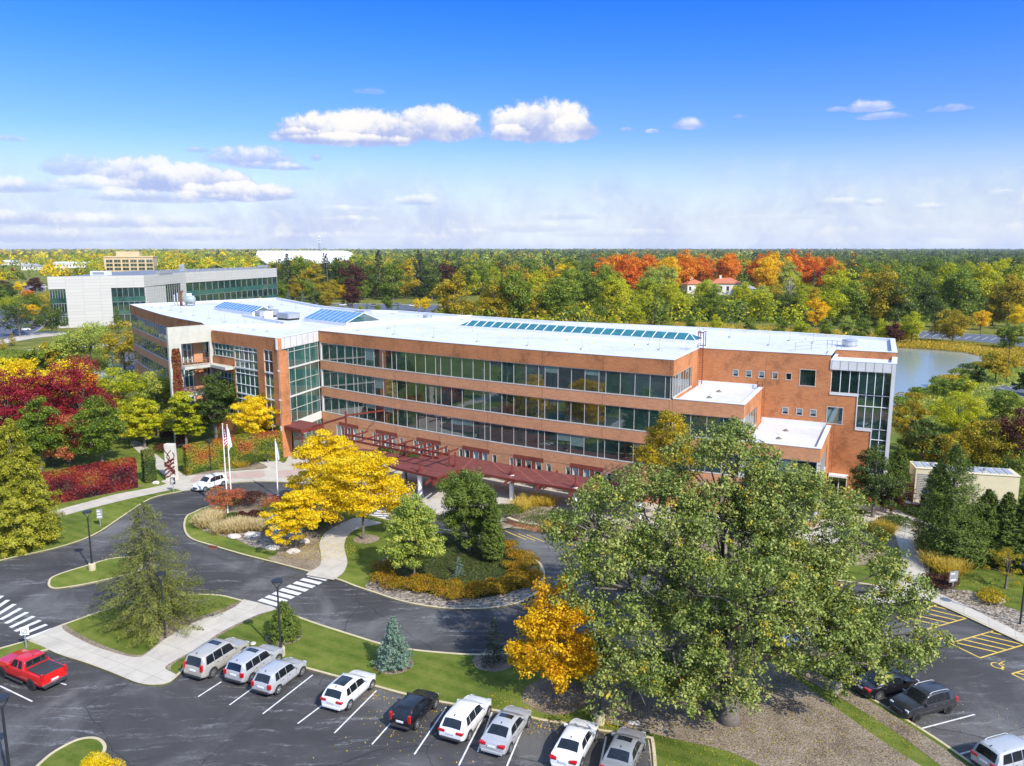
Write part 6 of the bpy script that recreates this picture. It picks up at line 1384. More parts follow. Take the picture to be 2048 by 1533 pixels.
for i, (px, py, lb, w_) in enumerate(((312, 968, 'pale boulder at the foot of the ivy pillar', .8), (468, 1076, 'flat pale boulder left of the wheat coloured grasses', 1.3), (505, 1072, 'flat pale limestone slab edging the gravel bed', 1.7), (545, 1098, 'pale flat stone below the light blue sign', 1.4), (586, 1105, 'pale flat stone under the golden tree', 1.2), (610, 1085, 'pale stone behind the golden tree trunk', 1.0), (2000, 1205, 'grey stone in the bed at the right edge', .7))):
    rs = np.random.RandomState(i); bm = bmesh.new(); bmesh.ops.create_icosphere(bm, subdivisions=2, radius=1)
    for v in bm.verts: v.co = Vector((v.co.x * w_ * .6, v.co.y * w_ * .4, v.co.z * .3 + .1)) * (1 + rs.uniform(-.15, .15))
    me = bpy.data.meshes.new('boulder'); bm.to_mesh(me); bm.free(); me.materials.append(M_rock); o = bpy.data.objects.new('boulder', me); COL.objects.link(o); o.location = (*g(px, py, .12), .12); tag(o, lb, 'boulder')
# generator housings at the east end
def genbox(label, px, py, L_, D_, H_, rz):
    t = thing('generator_housing', label, 'generator', (*g(px, py, .12), .12), rz); q = MB(); q.box(0, L_, 0, D_, 0, H_); q.box(-.08, L_ + .08, -.08, D_ + .08, H_, H_ + .12); q.build('housing', M_cream, t, bevel=.02)
    q = MB(); [q.box(.25, min(2.0, L_ * .6), -.05, -.005, .5 + k * .22, .6 + k * .22) for k in range(int((H_ - 1) / .22))]; q.build('louvre', M_grey, t)
    q = MB(); [q.box(.2 + k * .9, .85 + k * .9, .3, D_ - .3, H_ + .12, H_ + .2) for k in range(int(L_ / .9))]; q.build('roof_panel', M_galv, t); q = MB(); q.tube([(L_ * .6, D_ * .4, H_ + .1), (L_ * .6, D_ * .4, H_ + .55)], .22, 12); q.build('exhaust', M_grey, t)
    return t
genbox('cream louvred generator box, the nearer one beside the building end', 1826, 1005, 3.4, 3.0, 4.3, -.25)
genbox('longer cream metal container behind the evergreen trees', 1876, 1006, 8.6, 3.2, 3.9, -.25)
t = thing('guard_rail', 'small grey rail at the steps beside the generator box', 'railing', (*g(1812, 1003, .12), .12), .9); q = MB(); [q.beam((k, 0, 0), (k, 0, 1.05), .05, .05) for k in range(3)]; q.build('post', M_grey, t); q = MB(); [q.beam((0, 0, h_), (2, 0, h_), .05, .05) for h_ in (.55, 1.05)]; q.build('rail', M_grey, t)
t = thing('retaining_wall', 'low curved brick planter wall facing the loop road', 'wall'); wl = smoothpoly(G([(1010, 1049), (1030, 1056), (1060, 1062), (1095, 1066), (1112, 1064)], .12), False, 4)
q = MB(); strip(q, wl, False, .3, .6, .0, .75); q.build('wall', M_brickL, t); q = MB(); strip(q, wl, False, .25, .65, .75, .85); q.build('coping', M_kerb, t)

# ------------------------------------------------------------------ far buildings
def wallbox(nm, pts, z0, z1, m_, par, closed=True):
    q = MB(); P_ = list(pts)
    if area(P_) < 0: P_.reverse()
    q.face([(x_, y_, z1) for x_, y_ in P_], [(x_, y_) for x_, y_ in P_]); L_ = 0
    for i in range(len(P_)):
        a, c = P_[i], P_[(i + 1) % len(P_)]; d = math.dist(a, c); q.face([(a[0], a[1], z0), (c[0], c[1], z0), (c[0], c[1], z1), (a[0], a[1], z1)], [(L_, z0), (L_ + d, z0), (L_ + d, z1), (L_, z1)]); L_ += d
    return q.build(nm, m_, par)
bw = thing('office_building', 'long white panelled office building with green glass bands behind the brick one', 'building')
fa, fb, fc, fd, fe = Vector((-179, 306.5)), Vector((-149.7, 323.4)), Vector((-143.5, 352)), Vector((-137.5, 372)), Vector((-125.0, 415.0))
fa, fb = Vector(g(94, 554, 20)), Vector(g(287, 551, 20)); fc = Vector(g(370, 545, 20)); fd = fc + Vector((3, .5)); fe = Vector(g(553, 536.5, 20))
front = [tuple(fa), tuple(fb), tuple(fc), tuple(fe)]
fbk = [(fe.x - 30, fe.y + 35), (fa.x - 14, fa.y + 90)]
wallbox('core', [tuple(fa + Vector((.5, .8))), tuple(fb + Vector((0, 1))), tuple(fc + Vector((-.5, 1))), tuple(fe + Vector((-1, .5)))] + fbk, 0, 18.6, M_bwall, bw)
path1 = [tuple(fa), tuple(fb)]; L1 = plen(path1)
def bpart(path, s0, s1, z0, z1, m_, nm, out=0.): q = MB(); strip(q, sub(path, s0, s1), False, -out, .8, z0, z1); return q.build(nm, m_, bw)
x1 = L1 * .17; x2 = L1 * .64
bpart(path1, 0, L1, 15.2, 20, M_bwall, 'upper_wall', .1); bpart(path1, x1, x2, 0, 15.2, M_bwall, 'white_wall', .1)
def gband(path, s0, s1, z0, z1, npane):
    q = MB(); strip(q, sub(path, s0, s1), False, .25, .6, z0, z1); wi = q.build('window', M_glass, bw); f = MB()
    n_ = npane
    for k in range(n_ + 1): f.box(-.06, .06, -.3, -.05, z0, z1, wallM(path, s0 + (s1 - s0) * k / n_))
    strip(f, sub(path, s0, s1), False, .1, .28, z1 - .12, z1 - .01); f.build('frame', M_grey, wi); return wi
for (a, c) in ((.3, x1), (x2, L1)):
    for (z0, z1) in ((11.6, 15.2), (6.3, 9.6), (1.2, 4.6)): gband(path1, a, c, z0, z1, 6)
    for (z0, z1) in ((9.6, 11.6), (4.6, 6.3)): bpart(path1, a, c, z0, z1, M_glassT, 'green_spandrel', -.1)
path2 = [tuple(fb), tuple(fc)]; L2 = plen(path2); bpart(path2, 0, L2, 15.4, 20, M_bwall, 'upper_wall', .1)
gband(path2, .2, L2 * .86, 1, 15.4, 16); bpart(path2, L2 * .86, L2, 0, 15.4, M_bwall, 'white_wall', .1)
path3 = [tuple(fc), tuple(fe)]; L3 = plen(path3); bpart(path3, 0, L3, 15.2, 20, M_bwall, 'upper_wall', .1)
for (z0, z1) in ((11.4, 15.2), (5.6, 9.2), (0, 3.6)): gband(path3, .3, L3, z0, z1, 16)
for (z0, z1) in ((9.2, 11.4), (3.6, 5.6)): bpart(path3, .3, L3, z0, z1, M_glassT, 'green_spandrel', -.1)
M_groof = mat('dark_grey_roof', (.16, .18, .22), .7, fn=vary((.16, .185, .22), .2, .1))
prism('roof', [tuple(fa), tuple(fb), tuple(fc), tuple(fe)] + fbk, 19.2, 19.5, M_groof, bw)
q = MB()
for k in range(26): p = Vector(fb).lerp(fc, .3 + .7 * k / 25.) if k < 12 else fc.lerp(fe, (k - 12) / 18.); q.box(-.9, .9, 1.2, 1.3, 20.2, 21.2, Matrix.Translation((p.x, p.y, 0)))
q.build('roof_screen', M_grey, bw)
def bgunit(label, px, py, w, h, z, m_): c = g(px, py, z); t = thing('rooftop_unit', label, 'rooftop unit', (*c, z - .3)); q = MB(); q.box(-w / 2, w / 2, 0, w * .6, 0, h); q.build('casing', m_, t); q = MB(); q.box(-w * .35, w * .35, -.05, .0, h * .2, h * .8); q.build('louvre', M_grey, t)
bgunit('white box on the flat roof of the white office building', 197, 550, 7, 1.8, 19.8, M_cap); bgunit('small pale vent on the roof of the white office building', 363, 541, 2.2, 3.2, 19.8, M_galv); bgunit('low grey box at the right of the white office roof', 525, 535, 6, 1.5, 19.8, M_grey)
tb_ = thing('office_building', 'tan stone office block with five rows of dark windows, far left', 'building', (*g(259, 513, 22), 0), .28)
c = 0; WT = 25.5
q = MB(); q.box(-WT, WT * .9, 0, 30, 0, 22); q.box(-WT * .55, WT * .35, 6, 22, 22, 27); q.build('wall', M_tan, tb_)
for fz in (3, 7.2, 11.4, 15.6):
    for k in range(6):
        x0 = -WT + 2.2 + k * (WT * 1.86) / 6; wq = MB(); wq.box(x0, x0 + 6.2, -.12, -.02, fz, fz + 2.7); wi = wq.build('window', M_glass, tb_); f = MB(); f.box(x0 + 3, x0 + 3.2, -.2, -.12, fz, fz + 2.7); f.box(x0 - .2, x0 + 6.4, -.25, -.12, fz - .3, fz); f.build('frame', M_tan, wi)
q = MB(); q.box(-WT - .5, WT * .9 + .5, -.6, 30.5, 20.9, 21.6); q.build('cornice', M_tan, tb_)
dm = thing('sports_dome', 'huge white barrel roofed hall on the horizon behind the trees', 'building', (*g(616, 526.5), 0), .12)
q = MB(); R_, Lh = 25., 98.; n_ = 18
arcp = [(R_ * 1.25 * math.cos(math.pi * k / n_), R_ * math.sin(math.pi * k / n_)) for k in range(n_ + 1)]
secs = [(-Lh, 1), (Lh * .72, 1), (Lh * .84, .94), (Lh * .93, .78), (Lh * .985, .45), (Lh, .1)]
for i in range(len(secs) - 1):
    for k in range(n_):
        a, c2 = secs[i], secs[i + 1]; p = lambda s_, kk: (s_[0], arcp[kk][0] * s_[1], arcp[kk][1] * s_[1]); q.face([p(a, k), p(c2, k), p(c2, k + 1), p(a, k + 1)][::-1])
q.face([(-Lh, a, c2) for a, c2 in arcp]); q.build('roof', mat('white_fabric_roof', (.8, .82, .84), .5, fn=vary((.8, .82, .84), .05, .1)), dm, smooth=True)
q = MB(); [q.tube([(x_, arcp[k][0] * 1.003, arcp[k][1] * 1.003) for k in range(n_ + 1)], .25, 4) for x_ in range(-90, 70, 12)]; q.build('rib', M_grey, dm)
tw_ = thing('radio_mast', 'grey lattice radio mast standing above the white hall roof', 'mast', (*g(640, 528), 0), .3); Ym = 0
Hm = CAMH + (HOR - 474) / FPX * g(640, 528)[1]
q = MB(); w0, w1 = 2.2, .6
for sx_, sy_ in ((-1, -1), (1, -1), (1, 1), (-1, 1)): q.beam((sx_ * w0, sy_ * w0, 0), (sx_ * w1, sy_ * w1, Hm), .45, .45)
q.build('leg', M_grey, tw_); q = MB()
for k in range(16):
    z0, z1 = Hm * k / 16, Hm * (k + 1) / 16; a, c2 = w0 + (w1 - w0) * k / 16, w0 + (w1 - w0) * (k + 1) / 16
    for s_ in (1, -1): q.beam((-a, s_ * a, z0), (c2, s_ * c2, z1), .22, .22); q.beam((s_ * a, -a, z0), (s_ * c2, c2, z1), .22, .22)
q.build('bracing', M_grey, tw_); q = MB(); [q.box(-2.2, 2.2, -.5, .5, Hm * f_, Hm * f_ + 2.2) for f_ in (.78, .88, .97)]; q.build('antenna_panel', M_white, tw_)
def house(label, px, py, w, d, h, rz, wm, rm, rh=3.2, hip=True, nm='house'):
    t = thing(nm, label, 'house' if nm == 'house' else 'building', (*g(px, py), 0), rz); q = MB(); q.box(-w / 2, w / 2, 0, d, 0, h); q.build('wall', wm, t)
    q = MB(); e = .8; ins = d * .5 if hip else 0; A_, B_, C_, D_ = (-w / 2 - e, -e, h), (w / 2 + e, -e, h), (w / 2 + e, d + e, h), (-w / 2 - e, d + e, h); R0, R1 = (-w / 2 + ins, d / 2, h + rh), (w / 2 - ins, d / 2, h + rh)
    for f_ in ([A_, B_, R1, R0], [C_, D_, R0, R1], [B_, C_, R1], [D_, A_, R0], [D_, C_, B_, A_]): q.face(f_)
    rf = q.build('roof', rm, t)
    if nm == 'house': q = MB(); q.box(-w * .2, -w * .2 + 1.4, d * .4, d * .4 + 1.2, h + rh * .4, h + rh + 1.6); q.build('chimney', wm, rf)
    for k in range(max(2, int(w / 5))): x0 = -w / 2 + 1.2 + k * (w - 2) / max(2, int(w / 5)); q = MB(); q.box(x0, x0 + 1.6, -.1, -.02, h * .35, h * .75); wi = q.build('window', M_glass, t); q = MB(); q.box(x0 - .12, x0 + 1.72, -.14, -.1, h * .35 - .15, h * .35); q.build('sill', M_white, wi)
    return t
M_wwall = mat('cream_render', (.62, .58, .50), .8, fn=vary((.62, .58, .5), .08, .3)); M_shing = mat('grey_shingle', (.28, .28, .29), .85, fn=vary((.28, .28, .29), .15, .3))
house('cream mansion with a terracotta roof among the orange maples', 1452, 590, 20, 12, 7.5, -.1, M_wwall, M_tile, 3.6)
house('smaller wing with a red roof left of the mansion', 1392, 588, 13, 10, 6.5, .25, M_wwall, M_tile, 3)
house('low white house half hidden at the lower right of the mansion', 1494, 598, 10, 8, 6, 0, M_wwall, M_shing, 3)
house('long low white building with a pale roof between the dark spruces', 900, 560, 56, 24, 6.5, .1, M_wwall, M_white, 3.4, False, 'warehouse')
house('long white low building left of centre beyond the spruces', 815, 556, 50, 20, 5.5, .05, M_wwall, M_white, 2.6, False, 'warehouse')
house('brick house with pale roof by the dark spruce edge', 917, 566, 10, 9, 6, .1, M_brickR, M_shing, 2.8)
house('long white building at the far left', 150, 536.5, 66, 20, 7, .05, M_wwall, M_white, 2.6, False, 'warehouse')
house('low white house left of the tan office block', 60, 541, 24, 12, 6, 0, M_wwall, M_shing, 3)
house('pale shed roofed building below the left horizon', 8, 531, 60, 22, 6, 0, M_wwall, M_white, 3, False, 'warehouse')

# ------------------------------------------------------------------ trees near the building
def gp(px, py, z=.12): c = g(px, py, z); return (c[0], c[1], z)
# the great oak
oak = thing('oak_tree', 'huge spreading olive green oak that hides the end of the building', 'tree', gp(1457, 1440))
rs = np.random.RandomState(77)
lobes = [(0.3, 4, 9.5, 6.2, 5.5, 5.5), (3.6, 2.2, 9.6, 4.0, 3.2, 3.2), (-3.6, 2.6, 9.8, 4.0, 3.2, 3.4), (4.4, 6.0, 13.6, 3.6, 3.4, 2.8), (-7.2, 3.0, 8.5, 4.6, 4.2, 3.8), (-5.2, 6.0, 12.2, 4.6, 4.5, 3.8), (0.5, 7, 14.6, 5.0, 4.5, 3.6), (5.6, 5.0, 12.2, 4.8, 4.6, 3.6), (9.2, 3.6, 8.0, 4.4, 4.2, 3.4), (10.6, 1.6, 5.2, 3.4, 3.2, 2.6), (-4.8, -1.2, 5.6, 3.8, 3.2, 3.2), (-6.8, -1.4, 3.4, 2.6, 2.4, 1.9), (5.4, .2, 6.2, 4.2, 3.6, 2.9), (0.5, -1.8, 8.8, 4.2, 3.4, 3.4), (-1.2, -2.6, 3.9, 2.2, 1.9, 1.6), (7.6, -.6, 4.4, 2.8, 2.4, 1.7), (-9.6, 4.4, 12.0, 2.2, 2.2, 2.0), (1.6, 7.6, 16.3, 2.6, 2.5, 1.9), (-3.0, 1.0, 3.4, 2.2, 2.2, 1.8)]
C = crown_clumps(rs, lobes, 760, .62); rc = rs.uniform(.55, 1.15, len(C)); nl = 150
# secondary tufts inside each clump give the clusters of oak leaves
sub_ = rs.normal(size=(len(C), 9, 3)); sub_ /= np.linalg.norm(sub_, axis=2, keepdims=True); SC = (C[:, None, :] + sub_ * rc[:, None, None] * np.array([1, 1, .75])).reshape(-1, 3)
P_, N_ = clumps(rs, SC, .42 * rs.uniform(.7, 1.3, len(SC)), 26, .85, .9, .6)
cv_ = np.repeat(rs.uniform(0, 1, len(C)), 9 * 26); var = .30 * cv_ + .50 * rs.uniform(0, 1, len(P_)) + .06
yel = np.repeat(rs.uniform(0, 1, len(SC)) < .018, 26); var[yel] = .97
crown_obj('crown', P_, N_, .195 * rs.uniform(.65, 1.35, len(P_)), var, LM['oak'], oak)
m_ = MB(); m_.tube([(0, 0, -.2), (0, 0, .4), (.1, .4, 2.0), (.1, 1.4, 4.0), (.2, 3.0, 7.5), (.4, 5.0, 11), (.6, 6.5, 15)], [.95, .68, .58, .52, .4, .25, .05], 14)
for l in lobes:
    t_ = Vector(l[:3]); s_ = Vector((.1, 1.2 + rs.uniform(0, .8), rs.uniform(2.6, 5.0))); md = s_.lerp(t_, .5) + Vector((0, 0, .7 + rs.uniform(-.3, .3)))
    m_.tube([s_, s_.lerp(md, .5), md, md.lerp(t_, .5) + Vector((.3, 0, .2)), t_], [.34, .28, .2, .13, .05], 8)
    for k in range(9):
        d_ = rs.normal(size=3); d_ /= np.linalg.norm(d_); e = t_ + Vector([d_[i] * l[3 + i] * .95 for i in range(3)]); md2 = t_.lerp(e, .5) + Vector((0, 0, .3)); m_.tube([t_.lerp(md, .3), md2, e], [.09, .055, .015], 5)
m_.build('trunk', M_bark, oak, smooth=True)

T = broadleaf
T('maple_tree', 'amber orange maple on the front lawn left of the big oak', gp(1111, 1397), 9.2, 3.4, 'orange', 21, 170, 120, .2, 1.6, .17, .7, rcf=.17, zlo=.16, shell=.45, lobes=[(0, 0, 4.2, 2.5, 2.5, 3.0), (-1.9, .3, 3.4, 1.5, 1.5, 1.6), (1.8, .2, 3.2, 1.6, 1.5, 1.6), (0, 0, 7.0, 1.4, 1.4, 2.0), (-1.0, 0, 5.8, 1.5, 1.5, 1.6), (.9, .3, 5.7, 1.5, 1.5, 1.5), (.6, -1.2, 2.6, 1.2, 1.2, 1.0), (2.2, .5, 2.3, .9, .9, .8)])
T('honey_locust', 'golden yellow tree with a clear trunk beside the curved path, rightmost of the three', gp(727, 1079), 10.6, 5.4, 'yellow', 31, 230, 120, .22, 2.6, .16, .34, rcf=.17, zlo=.2, shell=.4, lobes=[(0, 0, 6.4, 3.2, 3.2, 3.4), (-2.8, .5, 5.5, 2.3, 2.3, 1.6), (2.9, .4, 5.6, 2.4, 2.3, 1.6), (1.4, -.6, 8.3, 2.2, 2.0, 1.4), (-1.6, 0, 8.0, 2.0, 2, 1.4), (3.2, .6, 3.9, 1.7, 1.6, 1.0), (-2.6, -.6, 3.6, 1.7, 1.5, .9), (.3, -1.3, 4.3, 2.0, 1.6, 1.2)])
T('honey_locust', 'golden yellow tree behind the others, top touching the pergola', gp(655, 1030), 10.4, 4.8, 'yellow', 32, 210, 110, .23, 2.6, .16, .34, rcf=.17, zlo=.2, shell=.4)
T('honey_locust', 'golden yellow smaller tree in the mulch bed left of the curved path', gp(592, 1100), 6.7, 3.4, 'yellow', 33, 190, 110, .18, 1.3, .1, .36, rcf=.16, zlo=.17, shell=.35)
T('oak_tree', 'young bright green oak with pale tips on the oval island', gp(829, 1160), 8.7, 3.4, 'pale', 34, 190, 110, .2, 1.0, .13, .7, rcf=.16, zlo=.14, shell=.45, lobes=[(0, 0, 4.4, 2.4, 2.4, 3.4), (-1.4, 0, 3.0, 1.7, 1.7, 1.6), (1.5, 0, 3.4, 1.7, 1.7, 1.7), (0, 0, 7.0, 1.4, 1.4, 1.5), (-.9, .2, 5.6, 1.5, 1.5, 1.4), (1.1, .2, 5.8, 1.4, 1.4, 1.4)])
T('pine_tree', 'dense dark green pine in the middle of the oval island', gp(938, 1103), 9.0, 3.5, 'conifer', 35, 330, 150, .17, 1.0, .16, .75, rcf=.17, zlo=.06, shell=.3, cat='conifer')
conifer('arborvitae', 'narrow pointed evergreen at the right of the dark pine', gp(985, 1122), 7.2, 1.35, 'conifer', 36, 46, 24, 34, .17, .05, .02, .62, .12, up=.45, twig=.3)
conifer('spruce_sapling', 'tiny green spruce in the dark bed of the island', gp(918, 1150), 1.9, .62, 'blue', 37, 14, 9, 16, .11, .25, .03, .9)
conifer('spruce_tree', 'big irregular open green spruce on the triangular lawn', gp(314, 1248), 10.6, 4.5, 'grspruce', 38, 36, 17, 190, .19, .42, .05, .66, .4, up=.18, lean=(-.5, 0), twig=.15, bare=.22, asp=.2)
conifer('spruce_tree', 'large yellow green conifer at the left edge above its mulch bed', gp(42, 1092), 13.6, 3.9, 'conifery', 39, 38, 18, 240, .22, .25, .03, .6, .35, up=.1, twig=.2)
conifer('spruce_tree', 'small green spruce beside the lamp post on the front lawn', gp(570, 1276), 3.1, 1.5, 'conifer', 40, 26, 22, 60, .13, .18, .03, .62, .12, up=.12)
conifer('spruce_tree', 'small blue spruce standing alone on the front lawn', gp(788, 1333), 4.0, 1.55, 'blue', 41, 24, 16, 64, .14, .2, .06, .85, .18, up=.08)
conifer('spruce_tree', 'thin dark spruce with twiggy top beside the amber maple', gp(988, 1325), 3.7, 1.35, 'dark', 42, 20, 10, 24, .14, .2, .05, .9, .35, bare=.1)
T('maple_tree', 'low bright green tree behind the lamp post right of the amber maple', gp(1185, 1352), 3.4, 2.0, 'green', 43, 60, 90, .17, .5, .08, .7, rcf=.24, zlo=.15)
T('coral_maple', 'spreading coral red small tree behind the tallest flag pole', gp(452, 1030), 3.5, 2.5, 'coral', 44, 110, 70, .13, 1.2, .1, .42, rcf=.16, zlo=.32, shell=.35)
# trees at the left of the building
L_ = [('maple_tree', 'deep red maple, the round one nearest the long building', 168, 905, 16.0, 6.4, 'red', 51), ('maple_tree', 'crimson maple at the left edge behind the green trees', 22, 925, 14.2, 6.4, 'red', 52), ('maple_tree', 'dusky red maple with thin top between two green trees', 98, 918, 13.4, 5.2, 'red', 53),
 ('maple_tree', 'scarlet orange lower maple behind the green cone shaped tree', 140, 930, 7.4, 4.0, 'coral', 54), ('maple_tree', 'dense bright green oval tree behind the left end of the red hedge', 84, 945, 10.6, 4.1, 'green', 55), ('maple_tree', 'dense green tree behind the middle of the red hedge', 205, 933, 10.2, 4.2, 'green', 56),
 ('elm_tree', 'wide yellow green tree behind the green ones, in front of the west wing', 238, 880, 12.0, 6.2, 'lime', 57), ('elm_tree', 'layered lime green young tree above the ivy pillar', 290, 895, 8.2, 3.7, 'lime', 58), ('elm_tree', 'soft green tree against the west wing windows', 318, 872, 11.5, 4.0, 'pale', 59),
 ('elm_tree', 'yellow tinged slim tree in front of the concrete wall', 374, 902, 10.0, 3.2, 'lime', 60), ('pear_tree', 'tall dark green tree in front of the balconies', 434, 892, 12.0, 4.4, 'dkgreen', 61), ('honey_locust', 'sparse golden tree against the tall glazing by the entrance', 515, 912, 9.6, 4.0, 'yellow', 62),
 ('maple_tree', 'golden tree behind the deep red maple', 148, 815, 9.8, 6.0, 'yellow', 63), ('maple_tree', 'golden tree left of the deep red maple, far behind', 52, 815, 10.0, 6.4, 'yellow', 64), ('maple_tree', 'low golden tree further left behind', 22, 775, 6.5, 5.0, 'yellow', 65), ('maple_tree', 'yellow tree touching the west corner of the long building', 250, 742, 13.0, 6.0, 'olive', 66),
 ('willow_tree', 'loose pale green tree in front of the white office building', 183, 735, 12.5, 8.0, 'pale', 67), ('willow_tree', 'paler low tree left of it near the white office building', 132, 738, 8.5, 5.5, 'pale', 68), ('maple_tree', 'dark green round tree at the corner of the west lot', 105, 668, 12.0, 6.2, 'dkgreen', 69), ('maple_tree', 'dark round tree in front of the west lot cars', 40, 674, 12.5, 7.2, 'dkgreen', 70),
 ('maple_tree', 'small yellow tree above the west lot', 24, 630, 9.0, 6.0, 'lime', 71), ('maple_tree', 'green tree left of the white office glass', 62, 632, 11.0, 7.0, 'green', 72), ('maple_tree', 'amber low tree between the parked cars of the west lot', 60, 640, 6.5, 5.0, 'orange', 73), ('maple_tree', 'olive green tree touching the white office corner', 92, 630, 10.5, 6.0, 'olive', 74),
 ('maple_tree', 'small rusty tree beyond the west lot', 57, 604, 7, 4.5, 'redor', 75), ('maple_tree', 'lemon shrub like tree at the left edge below the path', 5, 758, 5.5, 4.0, 'lime', 76), ('elm_tree', 'grey green small tree by the left pond bank', 95, 742, 7.0, 3.6, 'olive', 77), ('elm_tree', 'green small tree left of it by the bank', 70, 748, 6.5, 3.6, 'green', 78)]
for (nm, lb, px, py, h, r, kd, sd_) in L_:
    far_ = py < 860; lay = kd in ('lime',) or nm == 'honey_locust'
    T(nm, lb, gp(px, py, 0 if far_ else .12), h, r, kd, sd_, (90 if far_ else 150), (60 if far_ else 105), (.42 if far_ else .25), None, None, .42 if lay else .62, rcf=.2 if far_ else .18, zlo=.14, shell=.45, mixkind=('redor', .05) if kd == 'red' else None)
conifer('spruce_tree', 'blue spruce by the loading yard at the west corner', gp(229, 775, 0), 8.5, 3.0, 'blue', 79, 22, 10, 34, .28, .15, .05, .8)
conifer('arborvitae', 'small pointed tree in front of the white office wall', gp(237, 668, 0), 10, 2.6, 'green', 80, 22, 9, 24, .4, .05, .1, .7, up=.4)
for i, (px, py, h_, lb) in enumerate(((176 / 6.83, 692, 4.5, 'small brown green cone tree on the far bank'), (45 / 6.83, 702, 4.0, 'small green cone tree left on the far bank'))): conifer('arborvitae', lb, gp(px, py, 0), h_, 1.6, 'olive', 82 + i, 14, 8, 18, .3, .05, .1, .7, up=.3)
# east side
T('elm_tree', 'orange topped tree rising behind the oak in front of the terrace', (17.3, 86.2, .12), 13.6, 4.3, 'olive', 103, 170, 110, .2, 3.0, .2, .6, rcf=.17, zlo=.3, shell=.45)
E_ = [('crab_apple', 'dark green and maroon tree at the foot of the corner tower', 1745, 1035, 8.8, 3.3, 'dkgreen', 101, .2, 150), ('crab_apple', 'wide maroon tinted shrub tree right of the tower base', 1782, 1030, 5.0, 2.6, 'maroon', 102, .18, 60),
 ('maple_tree', 'orange yellow tree right of the corner tower', 1818, 900, 8.3, 3.3, 'olive', 104, .22, 110), ('willow_tree', 'large round bright green tree by the pond', 1912, 868, 7.2, 4.8, 'lime', 105, .22, 170), ('willow_tree', 'round soft green tree at the right, beyond the round one', 2005, 845, 6.0, 3.7, 'green', 106, .24, 120),
 ('willow_tree', 'small round green tree at the pond bank', 1893, 793, 4.2, 3.3, 'green', 107, .24, 80), ('willow_tree', 'small yellow green round tree beside the pond bank tree', 1930, 790, 3.9, 2.6, 'lime', 108, .24, 70), ('maple_tree', 'dark green tree with rusty tips above the east lot', 1990, 765, 7.0, 4.4, 'olive', 109, .34, 90), ('maple_tree', 'dark slim tree left of the east lot', 1955, 770, 4.6, 2.2, 'dkgreen', 110, .32, 60),
 ('maple_tree', 'dark green tree at the right edge beside the east lot', 2055, 790, 6.0, 3.4, 'dkgreen', 111, .34, 60), ('crab_apple', 'rusty olive tree behind the cream containers', 1985, 935, 6.5, 5.2, 'olive', 112, .28, 100), ('crab_apple', 'rust red tree at the right edge above the containers', 2050, 940, 9.0, 5.5, 'maroon', 113, .28, 110), ('crab_apple', 'loose olive tree between the green round tree and the containers', 1900, 930, 5.0, 4.5, 'olive', 114, .26, 80),
 ('hawthorn_tree', 'dark green tree directly behind the nearer generator box', 1842, 925, 7.0, 3.4, 'dkgreen', 115, .26, 90), ('honey_locust', 'broad golden brown tree at the far lot beyond the pond', 1905, 685, 10.9, 7.6, 'olive', 116, .42, 110), ('maple_tree', 'compact bright green round tree at the right of the far lot', 2018, 700, 8.2, 4.8, 'green', 117, .36, 90),
 ('elm_tree', 'small bare looking tree on the lawn at the right edge', Z5(1940, 0)[0], Z5(0, 375)[1], 4.2, 2.0, 'olive', 118, .1, 30)]
for (nm, lb, px, py, h, r, kd, sd_, lf, nc) in E_:
    T(nm, lb, gp(px, py, 0.1), h, r, kd, sd_, nc, 85, lf, None, None, .6, rcf=.18, zlo=.12, shell=.45)
for i, (px, py, h_, r_, lb) in enumerate(((1893, 1120, 11.8, 3.9, 'tallest dark evergreen at the path, broad at the base'), (1792, 1000, 7.0, 1.7, 'dark evergreen tight against the tower side'), (1872, 1030, 6.5, 1.9, 'dark evergreen in front of the longer cream container'), (1965, 1128, 7.6, 2.1, 'pointed evergreen, first right of the tall one'), (2003, 1135, 7.6, 2.0, 'pointed evergreen, second right of the tall one'), (2040, 1140, 7.8, 2.1, 'pointed evergreen, third right of the tall one'), (2085, 1150, 7.8, 2.1, 'pointed evergreen cut by the right edge'), (1932, 1130, 5.5, 2.2, 'lower dark evergreen between the tall one and the pointed row'))):
    conifer('evergreen_tree', lb, gp(px, py), h_, r_, 'conifer', 130 + i, 44, 26, 70, .2, .05, .02, .62, .16, up=.32, twig=.34, group='evergreens along the east path')
ORD10 = 'first second third fourth fifth sixth seventh eighth ninth tenth'.split()
